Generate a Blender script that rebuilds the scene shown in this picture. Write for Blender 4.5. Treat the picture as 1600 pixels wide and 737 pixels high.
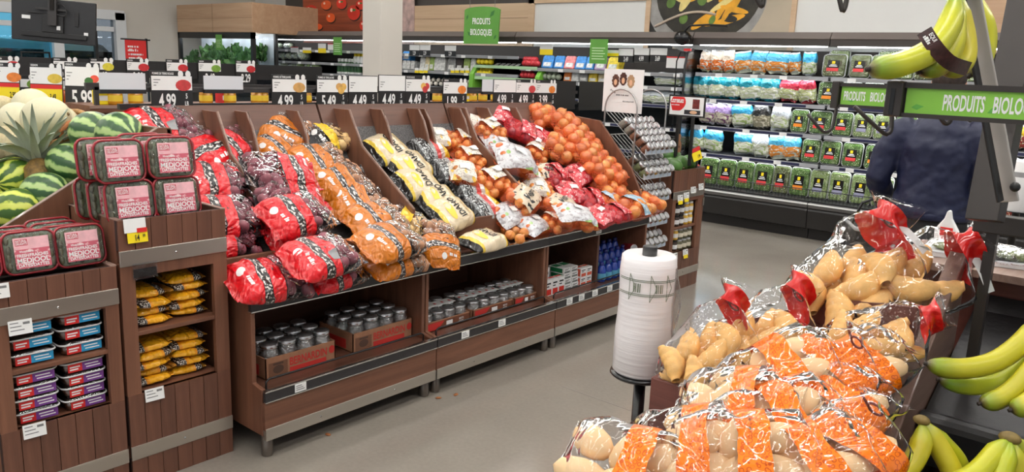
import bpy, math, random
import numpy as np
from mathutils import Vector, Matrix, Euler
PI = math.pi
for o in list(bpy.data.objects): bpy.data.objects.remove(o)
scene = bpy.context.scene
C = scene.collection
# ------------------------------------------------------------------ camera
cam_d = bpy.data.cameras.new('camera'); cam_d.sensor_width = 36.0; cam_d.lens = 36.0*1250/1600
cam_d.clip_start = .02; cam_d.clip_end = 100
cam = bpy.data.objects.new('camera', cam_d); C.objects.link(cam); scene.camera = cam
def _cam():
    yaw, pit, rol = .70299, .20637, .0402
    fw = Vector((-math.sin(yaw)*math.cos(pit), math.cos(yaw)*math.cos(pit), -math.sin(pit)))
    r0 = Vector((math.cos(yaw), math.sin(yaw), 0)); u0 = r0.cross(fw)
    r = r0*math.cos(rol)+u0*math.sin(rol); u = -r0*math.sin(rol)+u0*math.cos(rol)
    m = Matrix((r, u, -fw)).transposed().to_4x4(); m.translation = (0, 0, 1.6)
    return m
cam.matrix_world = _cam()
# ------------------------------------------------------------------ world, exposure
w = bpy.data.worlds.new('store_world'); scene.world = w; w.use_nodes = True
w.node_tree.nodes['Background'].inputs[0].default_value = (.93, .96, 1, 1)
w.node_tree.nodes['Background'].inputs[1].default_value = .5
scene.view_settings.view_transform = 'Standard'; scene.view_settings.look = 'None'
scene.view_settings.gamma = 1; scene.view_settings.use_curve_mapping = False
scene.view_settings.exposure = 0.25
CEILING_LAMP = 36.0      # emission of the ceiling strips
COOLER_LAMP = 14.0        # emission of the cooler canopy tubes
# ------------------------------------------------------------------ builder
def V(*a): return Vector(a)
class B:
    def __init__(s): s.v = []; s.f = []; s.m = []; s.uv = {}; s.sm = []
    def face(s, idx, m=0, uv=None, smooth=False):
        if uv: s.uv[len(s.f)] = uv
        s.f.append(tuple(idx)); s.m.append(m); s.sm.append(smooth)
    def add(s, vs, fs, m=0, M=None, smooth=False, uvs=None):
        o = len(s.v)
        for p in vs:
            s.v.append(tuple(M @ Vector(p)) if M is not None else tuple(p))
        for k, f in enumerate(fs):
            s.face([o+i for i in f], m, uvs[k] if uvs else None, smooth)
        return s
    def box(s, x0, x1, y0, y1, z0, z1, m=0, M=None):
        vs = [(x, y, z) for z in (z0, z1) for y in (y0, y1) for x in (x0, x1)]
        fs = [(0, 2, 3, 1), (4, 5, 7, 6), (0, 1, 5, 4), (2, 6, 7, 3), (0, 4, 6, 2), (1, 3, 7, 5)]
        return s.add(vs, fs, m, M)
    def cbox(s, c, d, m=0, M=None):
        return s.box(c[0]-d[0]/2, c[0]+d[0]/2, c[1]-d[1]/2, c[1]+d[1]/2, c[2]-d[2]/2, c[2]+d[2]/2, m, M)
    def quad(s, a, b, c, d, m=0, M=None):
        return s.add([a, b, c, d], [(0, 1, 2, 3)], m, M, uvs=[((0, 0), (1, 0), (1, 1), (0, 1))])
    def prism(s, poly, d0, d1, axis='y', m=0, M=None):
        n = len(poly)
        def P(a, b, d): return {'y': (a, d, b), 'x': (d, a, b), 'z': (a, b, d)}[axis]
        vs = [P(a, b, d0) for a, b in poly]+[P(a, b, d1) for a, b in poly]
        fs = [tuple(range(n)), tuple(range(2*n-1, n-1, -1))]+[(i, n+i, n+(i+1) % n, (i+1) % n) for i in range(n)]
        return s.add(vs, fs, m, M)
    def tube(s, pts, r, n=8, m=0, M=None, cap=True, closed=False):
        pts = [Vector(p) for p in pts]; k = len(pts)
        rr = r if isinstance(r, (list, tuple)) else [r]*k
        vs = []; up = None
        for i, p in enumerate(pts):
            a = pts[(i-1) % k] if (closed or i > 0) else p
            b = pts[(i+1) % k] if (closed or i < k-1) else p
            t = (b-a).normalized()
            if up is None: up = t.orthogonal().normalized()
            up = (up-t*up.dot(t))
            up = up.normalized() if up.length > 1e-6 else t.orthogonal().normalized()
            sd = t.cross(up)
            for j in range(n):
                a_ = 2*PI*j/n; vs.append(p+up*(rr[i]*math.cos(a_))+sd*(rr[i]*math.sin(a_)))
        fs = []
        for i in range(k if closed else k-1):
            for j in range(n):
                i2 = (i+1) % k
                fs.append((i*n+j, i*n+(j+1) % n, i2*n+(j+1) % n, i2*n+j))
        if cap and not closed:
            fs.append(tuple(range(n-1, -1, -1))); fs.append(tuple((k-1)*n+j for j in range(n)))
        return s.add(vs, fs, m, M, smooth=True)
    def lathe(s, prof, n=16, m=0, M=None, cap=True, mats=None):
        k = len(prof)
        vs = [(r*math.cos(2*PI*j/n), r*math.sin(2*PI*j/n), z) for r, z in prof for j in range(n)]
        o = len(s.v); 
        for p in vs: s.v.append(tuple(M @ Vector(p)) if M is not None else p)
        for i in range(k-1):
            for j in range(n):
                uv = ((j/n, prof[i][1]), ((j+1)/n, prof[i][1]), ((j+1)/n, prof[i+1][1]), (j/n, prof[i+1][1]))
                s.face([o+i*n+j, o+i*n+(j+1) % n, o+(i+1)*n+(j+1) % n, o+(i+1)*n+j], mats[i] if mats else m, uv, True)
        if cap:
            if prof[0][0] > 1e-5: s.face([o+j for j in range(n-1, -1, -1)], mats[0] if mats else m)
            if prof[-1][0] > 1e-5: s.face([o+(k-1)*n+j for j in range(n)], mats[-1] if mats else m)
        return s
    def grid(s, P, m=0, M=None, wrapv=False, smooth=True, uvf=None, mf=None):
        """P: array (nu, nv, 3)"""
        nu, nv = P.shape[:2]; o = len(s.v)
        for row in P:
            for p in row: s.v.append(tuple(M @ Vector(p)) if M is not None else tuple(float(c) for c in p))
        nvv = nv if wrapv else nv-1
        for i in range(nu-1):
            for j in range(nvv):
                j2 = (j+1) % nv
                u0, u1, v0, v1 = i/(nu-1), (i+1)/(nu-1), j/nvv, (j+1)/nvv
                mm = m if mf is None else mf(u0, v0)
                s.face([o+i*nv+j, o+(i+1)*nv+j, o+(i+1)*nv+j2, o+i*nv+j2], mm, ((u0, v0), (u1, v0), (u1, v1), (u0, v1)), smooth)
        return s
    def ball(s, c, r, nu=8, nv=10, m=0, M=None):
        rx, ry, rz = r if isinstance(r, (tuple, list)) else (r, r, r)
        th = np.linspace(0, PI, nu+1); ph = np.linspace(0, 2*PI, nv, endpoint=False)
        P = np.zeros((nu+1, nv, 3)); P[..., 0] = c[0]+rx*np.sin(th)[:, None]*np.cos(ph)
        P[..., 1] = c[1]+ry*np.sin(th)[:, None]*np.sin(ph); P[..., 2] = c[2]-rz*np.cos(th)[:, None]
        return s.grid(P, m, M, wrapv=True)
    def text(s, t, o, right, up, h, m=0, sx=1.0, align='c', M=None):
        vs, fs, wd = text_mesh(t)
        right = Vector(right).normalized(); up = Vector(up).normalized(); o = Vector(o)
        off = {'c': -wd/2, 'l': 0, 'r': -wd}[align]
        return s.add([o+right*((x+off)*h*sx)+up*(y*h) for x, y in vs], fs, m, M)
    def mesh(s, name, mats):
        me = bpy.data.meshes.new(name); me.from_pydata(s.v, [], s.f)
        for mt in mats: me.materials.append(mt)
        me.polygons.foreach_set('material_index', s.m); me.polygons.foreach_set('use_smooth', s.sm)
        if s.uv:
            uvl = me.uv_layers.new(name='UVMap').data
            flat = np.zeros((len(me.loops), 2), dtype=np.float32)
            for p in me.polygons:
                u = s.uv.get(p.index)
                if u: flat[p.loop_start:p.loop_start+p.loop_total] = u
            uvl.foreach_set('uv', flat.ravel())
        me.update(); return me
_TX = {}
def text_mesh(t):
    """glyph outline mesh of the built-in font, heavier and condensed; cap height 1"""
    if t in _TX: return _TX[t]
    cu = bpy.data.curves.new('t', 'FONT'); cu.body = t; cu.offset = .024; cu.resolution_u = 3; cu.size = 1
    ob = bpy.data.objects.new('t', cu); C.objects.link(ob)
    dg = bpy.context.evaluated_depsgraph_get(); dg.update()
    me = bpy.data.meshes.new_from_object(ob.evaluated_get(dg))
    vs = [(v.co.x/.72, v.co.y/.72) for v in me.vertices]; fs = [tuple(p.vertices) for p in me.polygons]
    x0 = min((v[0] for v in vs), default=0); x1 = max((v[0] for v in vs), default=0)
    _TX[t] = ([(x-x0, y) for x, y in vs], fs, x1-x0)
    bpy.data.objects.remove(ob); bpy.data.curves.remove(cu); bpy.data.meshes.remove(me)
    return _TX[t]
for _t in ('0 1 2 3 4 5 6 7 8 9 LB 4.99 5.49 4.49 1.99 3.99 5.99 2.29 2.69 2.99 2.49 PRODUITS BIOLOGIQUES BIOLO BERNARDIN MEDJOOL IDAHO VIDAL '
           'FRESH/FRAICHES DATES/DATTES NATURAL DELIGHTS Yukon 8.99 3.49 3.69 14 99 5 3 INC SMOOTH KOCHER OPEN 6.49 9.99').split()+['FRESH/FRAÎCHES', 'PRODUITS BIOLO', 'Whole/Entieres', 'POMME DE TERRE ROUGE',
           'POMMES DE TERRE JAUNES', 'PATATE DOUCE', 'OIGNON', 'Une assiette', 'remplie de', 'fruits et legumes', 'bien sains.', 'PERRO', 'Vegpro', 'A fleur de sel', 'LES', 'COUSINES', 'WIDE MOUTH', '5 LB', '3 LB']:
    text_mesh(_t)
def scribble(b, o, right, up, h, wd, seed=1, m=0, n=None):
    """a line of unreadable small print: short uneven bars"""
    r = random.Random(seed); right = Vector(right).normalized(); up = Vector(up).normalized(); o = Vector(o); x = -wd/2
    while x < wd/2:
        w_ = min(h*r.uniform(.25, .7), wd/2-x); hh = h*r.choice((.7, .7, .7, 1.0))
        b.add([o+right*x, o+right*(x+w_), o+right*(x+w_)+up*hh, o+right*x+up*hh], [(0, 1, 2, 3)], m); x += w_+h*r.choice((.12, .12, .12, .45))
    return b
# ------------------------------------------------------------------ objects
def link(name, data, parent=None, loc=(0, 0, 0), rot=(0, 0, 0), scale=None):
    o = bpy.data.objects.new(name, data); C.objects.link(o)
    o.location = loc; o.rotation_euler = rot
    if scale is not None: o.scale = scale if isinstance(scale, (tuple, list)) else (scale,)*3
    if parent is not None: o.parent = parent
    return o
PRINT = {'lettering', 'sticker', 'printed_lines', 'leaf_print', 'printed_tomatoes', 'printed_plate', 'price_digits', 'printed_picture', 'price_print', 'header_seam', 'windscreen', 'stretch_mesh', 'shelf_ticket', 'grommets', 'rivet_heads', 'barcode'}
def obj(name, b, mats, parent=None, loc=(0, 0, 0), rot=(0, 0, 0), bev=0, scale=None):
    me = b if isinstance(b, bpy.types.Mesh) else b.mesh(name, mats if isinstance(mats, (list, tuple)) else [mats])
    o = link(name, me, parent, loc, rot, scale)
    if name in PRINT: o['kind'] = 'stuff'
    if bev:
        md = o.modifiers.new('bevel', 'BEVEL'); md.width = bev; md.segments = 2; md.limit_method = 'ANGLE'; md.angle_limit = .7
    return o
def tag(o, label, cat, group=None, kind=None):
    o['label'] = label; o['category'] = cat
    if group: o['group'] = group
    if kind: o['kind'] = kind
    return o
def thing(name, label, cat, loc=(0, 0, 0), rot=(0, 0, 0), group=None):
    if not isinstance(rot, (tuple, list, Euler)): rot = (0, 0, rot)
    return tag(link(name, None, None, loc, rot), label, cat, group)
def struct(name, b, mats, parent=None, bev=0, label=None):
    o = obj(name, b, mats, parent, bev=bev)
    if parent is None: o['kind'] = 'structure'
    if label: o['label'] = label
    return o
def dup(root, label=None, loc=None, rot=None, scale=None, group=None):
    r = root.copy(); C.objects.link(r)
    if loc is not None: r.location = loc
    if rot is not None: r.rotation_euler = rot if isinstance(rot, (tuple, list, Euler)) else (0, 0, rot)
    if scale is not None: r.scale = (scale,)*3
    if label: r['label'] = label
    if group: r['group'] = group
    def rec(src, dst):
        for ch in KIDS.get(src.name, ()):
            c = ch.copy(); C.objects.link(c); c.parent = dst; rec(ch, c)
    rec(root, r); return r
KIDS = {}
def proto(root):
    """remember the children of a thing so that copies are quick"""
    def rec(o):
        KIDS[o.name] = [c for c in bpy.data.objects if c.parent == o]
        for c in KIDS[o.name]: rec(c)
    rec(root); return root
ORD = ['first', 'second', 'third', 'fourth', 'fifth', 'sixth', 'seventh', 'eighth', 'ninth', 'tenth', 'eleventh', 'twelfth', 'thirteenth', 'fourteenth', 'fifteenth',
       'sixteenth', 'seventeenth', 'eighteenth', 'nineteenth', 'twentieth']
# ------------------------------------------------------------------ materials
_M = {}
def nt(m): return m.node_tree.nodes, m.node_tree.links
def srgb(r, g, b): 
    f = lambda c: (c/255/12.92 if c/255 <= .04045 else ((c/255+.055)/1.055)**2.4)
    return (f(r), f(g), f(b), 1)
def mat(name, col, rough=.5, metal=0, bump=0, bscale=60, var=0, vscale=8, coat=0, stretch=(1, 1, 1), spec=.5, trans=0, emit=None, es=0, rvar=0, alpha=1, coord='Object'):
    """principled material with procedural colour variation and fine relief"""
    if name in _M: return _M[name]
    m = bpy.data.materials.new(name); m.use_nodes = True; N, L = nt(m); p = N['Principled BSDF']; _M[name] = m
    col = tuple(col)+(1,) if len(col) == 3 else col
    p.inputs['Base Color'].default_value = col; p.inputs['Roughness'].default_value = rough; p.inputs['Metallic'].default_value = metal
    p.inputs['Coat Weight'].default_value = coat; p.inputs['Coat Roughness'].default_value = .1; p.inputs['Specular IOR Level'].default_value = spec
    p.inputs['Transmission Weight'].default_value = trans; p.inputs['Alpha'].default_value = alpha
    if emit: p.inputs['Emission Color'].default_value = emit; p.inputs['Emission Strength'].default_value = es
    tc = N.new('ShaderNodeTexCoord'); mp = N.new('ShaderNodeMapping'); L.new(tc.outputs[coord], mp.inputs[0]); mp.inputs['Scale'].default_value = stretch
    last = None
    if var:
        n = N.new('ShaderNodeTexNoise'); n.inputs['Scale'].default_value = vscale; n.inputs['Detail'].default_value = 5; L.new(mp.outputs[0], n.inputs['Vector'])
        r = N.new('ShaderNodeMapRange'); r.inputs[1].default_value = .3; r.inputs[2].default_value = .7; r.inputs[3].default_value = 1-var; r.inputs[4].default_value = 1+var
        L.new(n.outputs['Fac'], r.inputs[0])
        h = N.new('ShaderNodeMix'); h.data_type = 'RGBA'; h.blend_type = 'MULTIPLY'; h.inputs[0].default_value = 1; h.inputs[6].default_value = col
        L.new(r.outputs[0], h.inputs[7]); L.new(h.outputs[2], p.inputs['Base Color'])
    if bump:
        n = N.new('ShaderNodeTexNoise'); n.inputs['Scale'].default_value = bscale; n.inputs['Detail'].default_value = 3; L.new(mp.outputs[0], n.inputs['Vector'])
        b = N.new('ShaderNodeBump'); b.inputs['Strength'].default_value = bump; b.inputs['Distance'].default_value = .01; L.new(n.outputs['Fac'], b.inputs['Height'])
        L.new(b.outputs[0], p.inputs['Normal'])
    return m
def wood_mat(name, c1, c2, rough=.45, axis=2, scale=7, bump=.08, coat=0.1):
    """straight-grained wood laminate, grain along one object axis"""
    m = bpy.data.materials.new(name); m.use_nodes = True; N, L = nt(m); p = N['Principled BSDF']; _M[name] = m
    tc = N.new('ShaderNodeTexCoord'); mp = N.new('ShaderNodeMapping'); L.new(tc.outputs['Object'], mp.inputs[0])
    s = [scale*3]*3; s[axis] = scale*.18; mp.inputs['Scale'].default_value = s
    n = N.new('ShaderNodeTexNoise'); n.inputs['Scale'].default_value = 1; n.inputs['Detail'].default_value = 8; n.inputs['Roughness'].default_value = .65; n.inputs['Distortion'].default_value = .6
    L.new(mp.outputs[0], n.inputs['Vector'])
    r = N.new('ShaderNodeValToRGB'); r.color_ramp.elements[0].position = .3; r.color_ramp.elements[0].color = c1; r.color_ramp.elements[1].position = .72; r.color_ramp.elements[1].color = c2
    L.new(n.outputs['Fac'], r.inputs[0]); L.new(r.outputs[0], p.inputs['Base Color'])
    p.inputs['Roughness'].default_value = rough; p.inputs['Coat Weight'].default_value = coat
    b = N.new('ShaderNodeBump'); b.inputs['Strength'].default_value = bump; b.inputs['Distance'].default_value = .005; L.new(n.outputs['Fac'], b.inputs['Height']); L.new(b.outputs[0], p.inputs['Normal'])
    return m
WOOD = wood_mat('brown_laminate', srgb(98, 62, 46), srgb(132, 88, 66))
WOODX = wood_mat('brown_laminate_along', srgb(98, 62, 46), srgb(132, 88, 66), axis=1)
WOOD_IN = wood_mat('brown_laminate_inside', srgb(84, 54, 42), srgb(110, 74, 58), axis=1)
RED_WOOD = wood_mat('reddish_table_wood', srgb(88, 48, 42), srgb(124, 74, 64), axis=0)
EDGE = wood_mat('pale_worn_edge', srgb(120, 92, 80), srgb(160, 135, 122), axis=1)
OAK = wood_mat('light_oak_panel', srgb(196, 164, 130), srgb(214, 186, 154), axis=0, scale=3)
OAK2 = wood_mat('tan_header_wood', srgb(176, 140, 108), srgb(198, 164, 132), axis=0, scale=3)
ALU = mat('brushed_aluminium', srgb(196, 190, 180), .32, .9, bump=.04, bscale=220, stretch=(1, .05, 1), var=.06, vscale=5)
CHROME = mat('bright_steel', srgb(215, 215, 215), .18, 1)
WIRE = mat('grey_wire', srgb(176, 176, 174), .35, .8)
BLACK = mat('black_plastic', srgb(30, 29, 29), .42, bump=.05, bscale=180)
BLACK_G = mat('black_gloss', srgb(22, 21, 21), .25)
DARK = mat('dark_grey_plastic', srgb(52, 49, 48), .45, var=.08, vscale=20)
FRAME = mat('dark_taupe_metal', srgb(56, 51, 48), .4, .2, var=.05, vscale=12)
FRAME_L = mat('grey_flat_bar', srgb(176, 172, 166), .45, .2, var=.06, vscale=12)
MAT_GREY = mat('grey_speckled_mat', srgb(96, 94, 94), .85, var=.9, vscale=260, bump=.5, bscale=240)
WHITE = mat('white_card', srgb(236, 236, 234), .45, var=.02)
WHITE_G = mat('white_gloss', srgb(242, 242, 240), .25)
GREY = mat('grey_tag_holder', srgb(150, 150, 150), .35)
LGREY = mat('light_grey_plastic', srgb(205, 205, 205), .35)
YEL = mat('yellow_tag', srgb(247, 220, 28), .45)
RED = mat('red_card', srgb(214, 40, 38), .45)
GREEN = mat('green_sign', srgb(96, 158, 62), .45, var=.06, vscale=6)
GREEN_L = mat('lime_sign', srgb(136, 196, 72), .4, var=.08, vscale=7)
GREEN_D = mat('dark_green_print', srgb(58, 122, 52), .5)
INK = mat('black_ink', srgb(26, 26, 26), .5)
INK_G = mat('grey_ink', srgb(120, 120, 120), .5)
BLUE_D = mat('navy_strip', srgb(44, 46, 78), .35)
def glass_mat(name, tint=(.95, .97, 1, 1), fac=.12, rough=.02, bump=0, bscale=20, base=0.0):
    """thin clear film or pane: transparent with fresnel reflection, optional wrinkles"""
    m = bpy.data.materials.new(name); m.use_nodes = True; N, L = nt(m); _M[name] = m
    N.remove(N['Principled BSDF']); out = N['Material Output']
    tr = N.new('ShaderNodeBsdfTransparent'); tr.inputs[0].default_value = tint
    gl = N.new('ShaderNodeBsdfGlossy'); gl.inputs['Roughness'].default_value = rough; gl.inputs[0].default_value = (1, 1, 1, 1)
    lw = N.new('ShaderNodeLayerWeight'); lw.inputs[0].default_value = fac
    mx = N.new('ShaderNodeMixShader')
    ad = N.new('ShaderNodeMath'); ad.operation = 'ADD'; ad.use_clamp = True; ad.inputs[1].default_value = base
    L.new(lw.outputs['Fresnel'], ad.inputs[0]); L.new(ad.outputs[0], mx.inputs[0])
    L.new(tr.outputs[0], mx.inputs[1]); L.new(gl.outputs[0], mx.inputs[2]); L.new(mx.outputs[0], out.inputs[0])
    if bump:
        tc = N.new('ShaderNodeTexCoord'); n = N.new('ShaderNodeTexNoise'); n.inputs['Scale'].default_value = bscale; n.inputs['Detail'].default_value = 4; n.inputs['Distortion'].default_value = 1.2
        L.new(tc.outputs['Object'], n.inputs['Vector'])
        b = N.new('ShaderNodeBump'); b.inputs['Strength'].default_value = bump; b.inputs['Distance'].default_value = .02
        L.new(n.outputs['Fac'], b.inputs['Height']); L.new(b.outputs[0], gl.inputs['Normal']); L.new(b.outputs[0], lw.inputs['Normal'])
    return m
GLASS = glass_mat('clear_glass', fac=.12)
CLAM = glass_mat('clear_plastic_clamshell', fac=.22, rough=.06, bump=.35, bscale=30, base=.05)
JARGLASS = glass_mat('jar_glass', tint=(.93, .95, .95, 1), fac=.4, rough=.06, base=.25, bump=.5, bscale=60)
FILM = glass_mat('crinkled_clear_film', fac=.25, rough=.09, bump=.8, bscale=22, base=.05)
# ------------------------------------------------------------------ photograph pixel -> point on a plane (used to read places off the photograph)
_CM = cam.matrix_world.copy()
def ray(x, y):
    return (_CM.to_3x3() @ Vector(((x-800)/1250, (368.5-y)/1250, -1)))
def atY(x, y, Y): d = ray(x, y); return Vector((0, 0, 1.6))+d*(Y/d.y)
def atX(x, y, X): d = ray(x, y); return Vector((0, 0, 1.6))+d*(X/d.x)
def atZ(x, y, Z): d = ray(x, y); return Vector((0, 0, 1.6))+d*((Z-1.6)/d.z)
def dep(x, y, D): return Vector((0, 0, 1.6))+ray(x, y)*D
# ------------------------------------------------------------------ floor, ceiling, walls
def floor_mat():
    m = bpy.data.materials.new('polished_concrete'); m.use_nodes = True; N, L = nt(m); p = N['Principled BSDF']
    tc = N.new('ShaderNodeTexCoord')
    n1 = N.new('ShaderNodeTexNoise'); n1.inputs['Scale'].default_value = 1.3; n1.inputs['Detail'].default_value = 6
    n2 = N.new('ShaderNodeTexNoise'); n2.inputs['Scale'].default_value = 55; n2.inputs['Detail'].default_value = 4
    for n in (n1, n2): L.new(tc.outputs['Object'], n.inputs['Vector'])
    mx = N.new('ShaderNodeMix'); mx.data_type = 'FLOAT'; mx.inputs[0].default_value = .28; L.new(n1.outputs['Fac'], mx.inputs[2]); L.new(n2.outputs['Fac'], mx.inputs[3])
    r = N.new('ShaderNodeValToRGB'); e = r.color_ramp.elements; e[0].position = .2; e[0].color = srgb(126, 118, 108); e[1].position = .8; e[1].color = srgb(154, 147, 137)
    L.new(mx.outputs[0], r.inputs[0]); L.new(r.outputs[0], p.inputs['Base Color'])
    rr = N.new('ShaderNodeMapRange'); rr.inputs[3].default_value = .08; rr.inputs[4].default_value = .2; L.new(n1.outputs['Fac'], rr.inputs[0]); L.new(rr.outputs[0], p.inputs['Roughness'])
    p.inputs['Specular IOR Level'].default_value = .5
    b = N.new('ShaderNodeBump'); b.inputs['Strength'].default_value = .03; b.inputs['Distance'].default_value = .01; L.new(n2.outputs['Fac'], b.inputs['Height']); L.new(b.outputs[0], p.inputs['Normal'])
    return m
CEIL_Z = 4.4
struct('floor', B().box(-19, 6, -5, 10.2, -.08, 0), floor_mat())
# expansion joint cut across the concrete and a few dry leaf scraps
struct('trim_1', B().box(-2.3, 2.5, 3.16, 3.166, 0, .0006), mat('joint_line', srgb(120, 112, 104), .6))
CEILM = mat('ceiling_white', srgb(226, 226, 222), .8, var=.03)
struct('ceiling', B().box(-19, 6, -5, 10.2, CEIL_Z, CEIL_Z+.1), CEILM)
WALLM = mat('wall_paint_beige', srgb(206, 200, 190), .7, var=.03, vscale=2)
WALLW = mat('wall_paint_white', srgb(222, 222, 218), .6, var=.02, vscale=2)
WALL_D = mat('wall_dark_band', srgb(70, 64, 60), .6)
WY = 9.1
struct('wall_back', B().box(-19, 6, WY, WY+.15, 0, CEIL_Z), WALLW)
# side wall by the entrance, with an opening for the glazed doors
DX = -14.6
yw0 = atX(192, 20, DX).y
wl = B(); wl.box(DX-.2, DX, yw0, WY, 0, CEIL_Z); ztop = atX(100, 14, DX).z
wl.box(DX-.2, DX, -5, yw0, ztop, CEIL_Z)
struct('wall_left', wl, WALLM)
# ceiling lamps: long strip fixtures (their own light)
LAMP = mat('lamp_diffuser', srgb(255, 252, 246), .5, emit=(1, .975, .94, 1), es=CEILING_LAMP)
lamp_me = B().box(-.035, .035, -5.4, 5.4, -.012, 0).mesh('diffuser', [LAMP])
lamp_bd = B().box(-.08, .08, -5.45, 5.45, 0, .05).mesh('housing', [WHITE])
for x, where in ((1.4, 'right of the camera over the banana table'), (-.6, 'over the bread table'), (-2.0, 'over the aisle'), (-3.8, 'over the potato bench'), (-5.9, 'over the second produce island'), (-8.3, 'over the aisle by the column'), (-11.2, 'nearest the entrance')):
    t = thing('ceiling_lamp', 'long white strip lamp hung under the ceiling '+where, 'ceiling lamp', (x, 2.2, CEIL_Z-.5), 0, 'strip lamps under the ceiling')
    link('diffuser', lamp_me, t); link('housing', lamp_bd, t)
    for yy in (-4.5, -1.5, 1.5, 4.5): obj('hanger', B().tube([(0, yy, .05), (0, yy, .5)], .004, 5), WIRE, t)
# ------------------------------------------------------------------ wall panels and printed pictures above the cooler
PY = 8.62
def px(x, y=30, Y=PY): return atY(x, y, Y).x
ZP0, ZP1 = 1.9, atY(900, 4, PY).z
ZT = 3.3
bulk = B().box(px(476)-.6, 3, PY+.02, WY, 1.6, ZT); struct('wall_bulkhead', bulk, WALL_D)
def panel(name, x0, x1, m, z0=ZP0, z1=ZP1, t=.03, y=PY):
    return struct(name, B().box(x0, x1, y-t, y+.02, z0, z1), m)
xs = [px(v) for v in (650, 828, 835, 1013, 1018, 1190, 1237, 1245, 1530)]
panel('trim_2', xs[0], xs[1], OAK, z1=atY(740, 7, PY).z)
for i, (a, b_) in enumerate(((xs[1], xs[2]+.02), (xs[3]-.02, xs[4]), (xs[6], xs[7]))):
    panel('trim_%d' % (3+i), a, b_, OAK, t=.045, z1=ZT)
struct('trim_6', B().box(xs[1], xs[4], PY-.045, PY, ZP1, ZP1+.06), OAK)
panel('wall_panel', xs[2], xs[3], WALLW, t=.02); bpy.data.objects['wall_panel']['kind'] = 'structure'
panel('wall_panel_right', xs[7], xs[8]+.6, WALLW, t=.02, z1=ZT)
panel('trim_7', px(1530), px(1575), OAK2, t=.12, z1=ZT)
struct('trim_8', B().box(xs[0], xs[1], PY-.034, PY-.03, atY(740, 29, PY).z-.003, atY(740, 29, PY).z+.003), mat('panel_seam', srgb(150, 122, 94), .6))
# picture of tomatoes on a wooden board
def ell(b, cx, cz, rx, rz, y, m, n=20, a=0.0):
    vs = [(cx+rx*math.cos(t)*math.cos(a)-rz*math.sin(t)*math.sin(a), y, cz+rx*math.cos(t)*math.sin(a)+rz*math.sin(t)*math.cos(a)) for t in [2*PI*i/n for i in range(n)]]
    b.add(vs, [tuple(range(n))], m)
    return b
tom = thing('tomato_picture', 'large wall picture of red tomatoes on dark wood, left of the column', 'picture', (0, 0, 0))
tx0, tx1 = px(476), px(640)
obj('picture_board', B().box(tx0, tx1, PY-.03, PY, ZP0, ZT), wood_mat('printed_red_wood', srgb(110, 44, 24), srgb(176, 84, 48), axis=0, scale=2, bump=0), tom)
pb = B()
TM = [mat('print_tomato', srgb(206, 46, 26), .5, var=.2, vscale=4), mat('print_tomato_orange', srgb(224, 88, 36), .5, var=.2, vscale=4), mat('print_shine', srgb(246, 200, 176), .5), mat('print_dark', srgb(40, 20, 16), .5), GREEN_D]
for (x, y, rw, rh, mi) in ((488, 16, 10, 10, 0), (484, 30, 8, 10, 0), (512, 8, 8, 9, 1), (536, 6, 8, 10, 0), (519, 28, 7, 9, 1), (555, 20, 10, 14, 0), (566, 8, 8, 9, 0), (499, 42, 7, 6, 1), (570, 40, 6, 9, 0), (498, -12, 9, 9, 0), (530, -14, 9, 9, 1), (556, -16, 9, 9, 0)):
    c = atY(x, y, PY); sc = (atY(x+10, y, PY)-c).x/10
    ell(pb, c.x+.02, c.z-.02, rw*sc*1.02, rh*.0085, PY-.031, 3)
    ell(pb, c.x, c.z, rw*sc, rh*.0085, PY-.032, mi); ell(pb, c.x-rw*sc*.35, c.z+rh*.003, rw*sc*.2, rh*.0022, PY-.033, 2, 10)
    if mi == 0: ell(pb, c.x+.01, c.z+rh*.003, rw*sc*.28, rh*.0014, PY-.0335, 4, 7)
obj('printed_tomatoes', pb, TM, tom)
ob = B().box(px(628), px(650), PY-.04, PY-.03, ZP0, ZT)
tag(obj('pink_stone_picture', ob, mat('pink_stone_print', srgb(188, 160, 152), .5, var=.35, vscale=9)), 'narrow strip of pinkish picture right beside the column', 'picture')
# picture of a plate of squash and greens
veg = thing('vegetable_picture', 'large wall picture of a plate of squash and greens above the cooler', 'picture')
obj('picture_board', B().box(xs[4], xs[6], PY-.03, PY, ZP0, ZT), mat('print_beige_table', srgb(186, 172, 150), .5, var=.12, vscale=2), veg)
vb = B(); cpl = atY(1105, -8, PY); y_ = PY-.031
VM = [mat('print_plate', srgb(150, 148, 144), .5, var=.25, vscale=6), mat('print_bowl_dark', srgb(44, 40, 30), .5, var=.5, vscale=9), mat('print_squash', srgb(232, 166, 34), .5, var=.2, vscale=9),
      mat('print_squash_pale', srgb(226, 206, 130), .5, var=.15, vscale=9), mat('print_leaf', srgb(92, 122, 48), .5, var=.3, vscale=14), mat('print_rim', srgb(196, 178, 160), .5), mat('print_dark_ground', srgb(24, 22, 20), .5)]
vb.box(xs[4], xs[4]+.33, PY-.0312, PY-.03, ZP0, ZT, 6)  # dark background strip printed left of the plate
ell(vb, cpl.x-.02, cpl.z, .76, .66, y_-.0005, 0, 40); ell(vb, cpl.x+.02, cpl.z+.03, .66, .55, y_-.001, 1, 40)
rnd = random.Random(4)
for i in range(46):
    a = rnd.uniform(0, 2*PI); r = rnd.uniform(.05, .84)**.6; m_ = rnd.choice((2, 2, 3, 4, 4, 1))
    big = m_ in (2, 3)
    ell(vb, cpl.x+.02+.56*r*math.cos(a), cpl.z+.03+.47*r*math.sin(a), rnd.uniform(.10, .22) if big else rnd.uniform(.05, .1), rnd.uniform(.03, .06), y_-.0015-.00004*i, m_, 14, rnd.uniform(-.4, 1.3))
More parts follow.
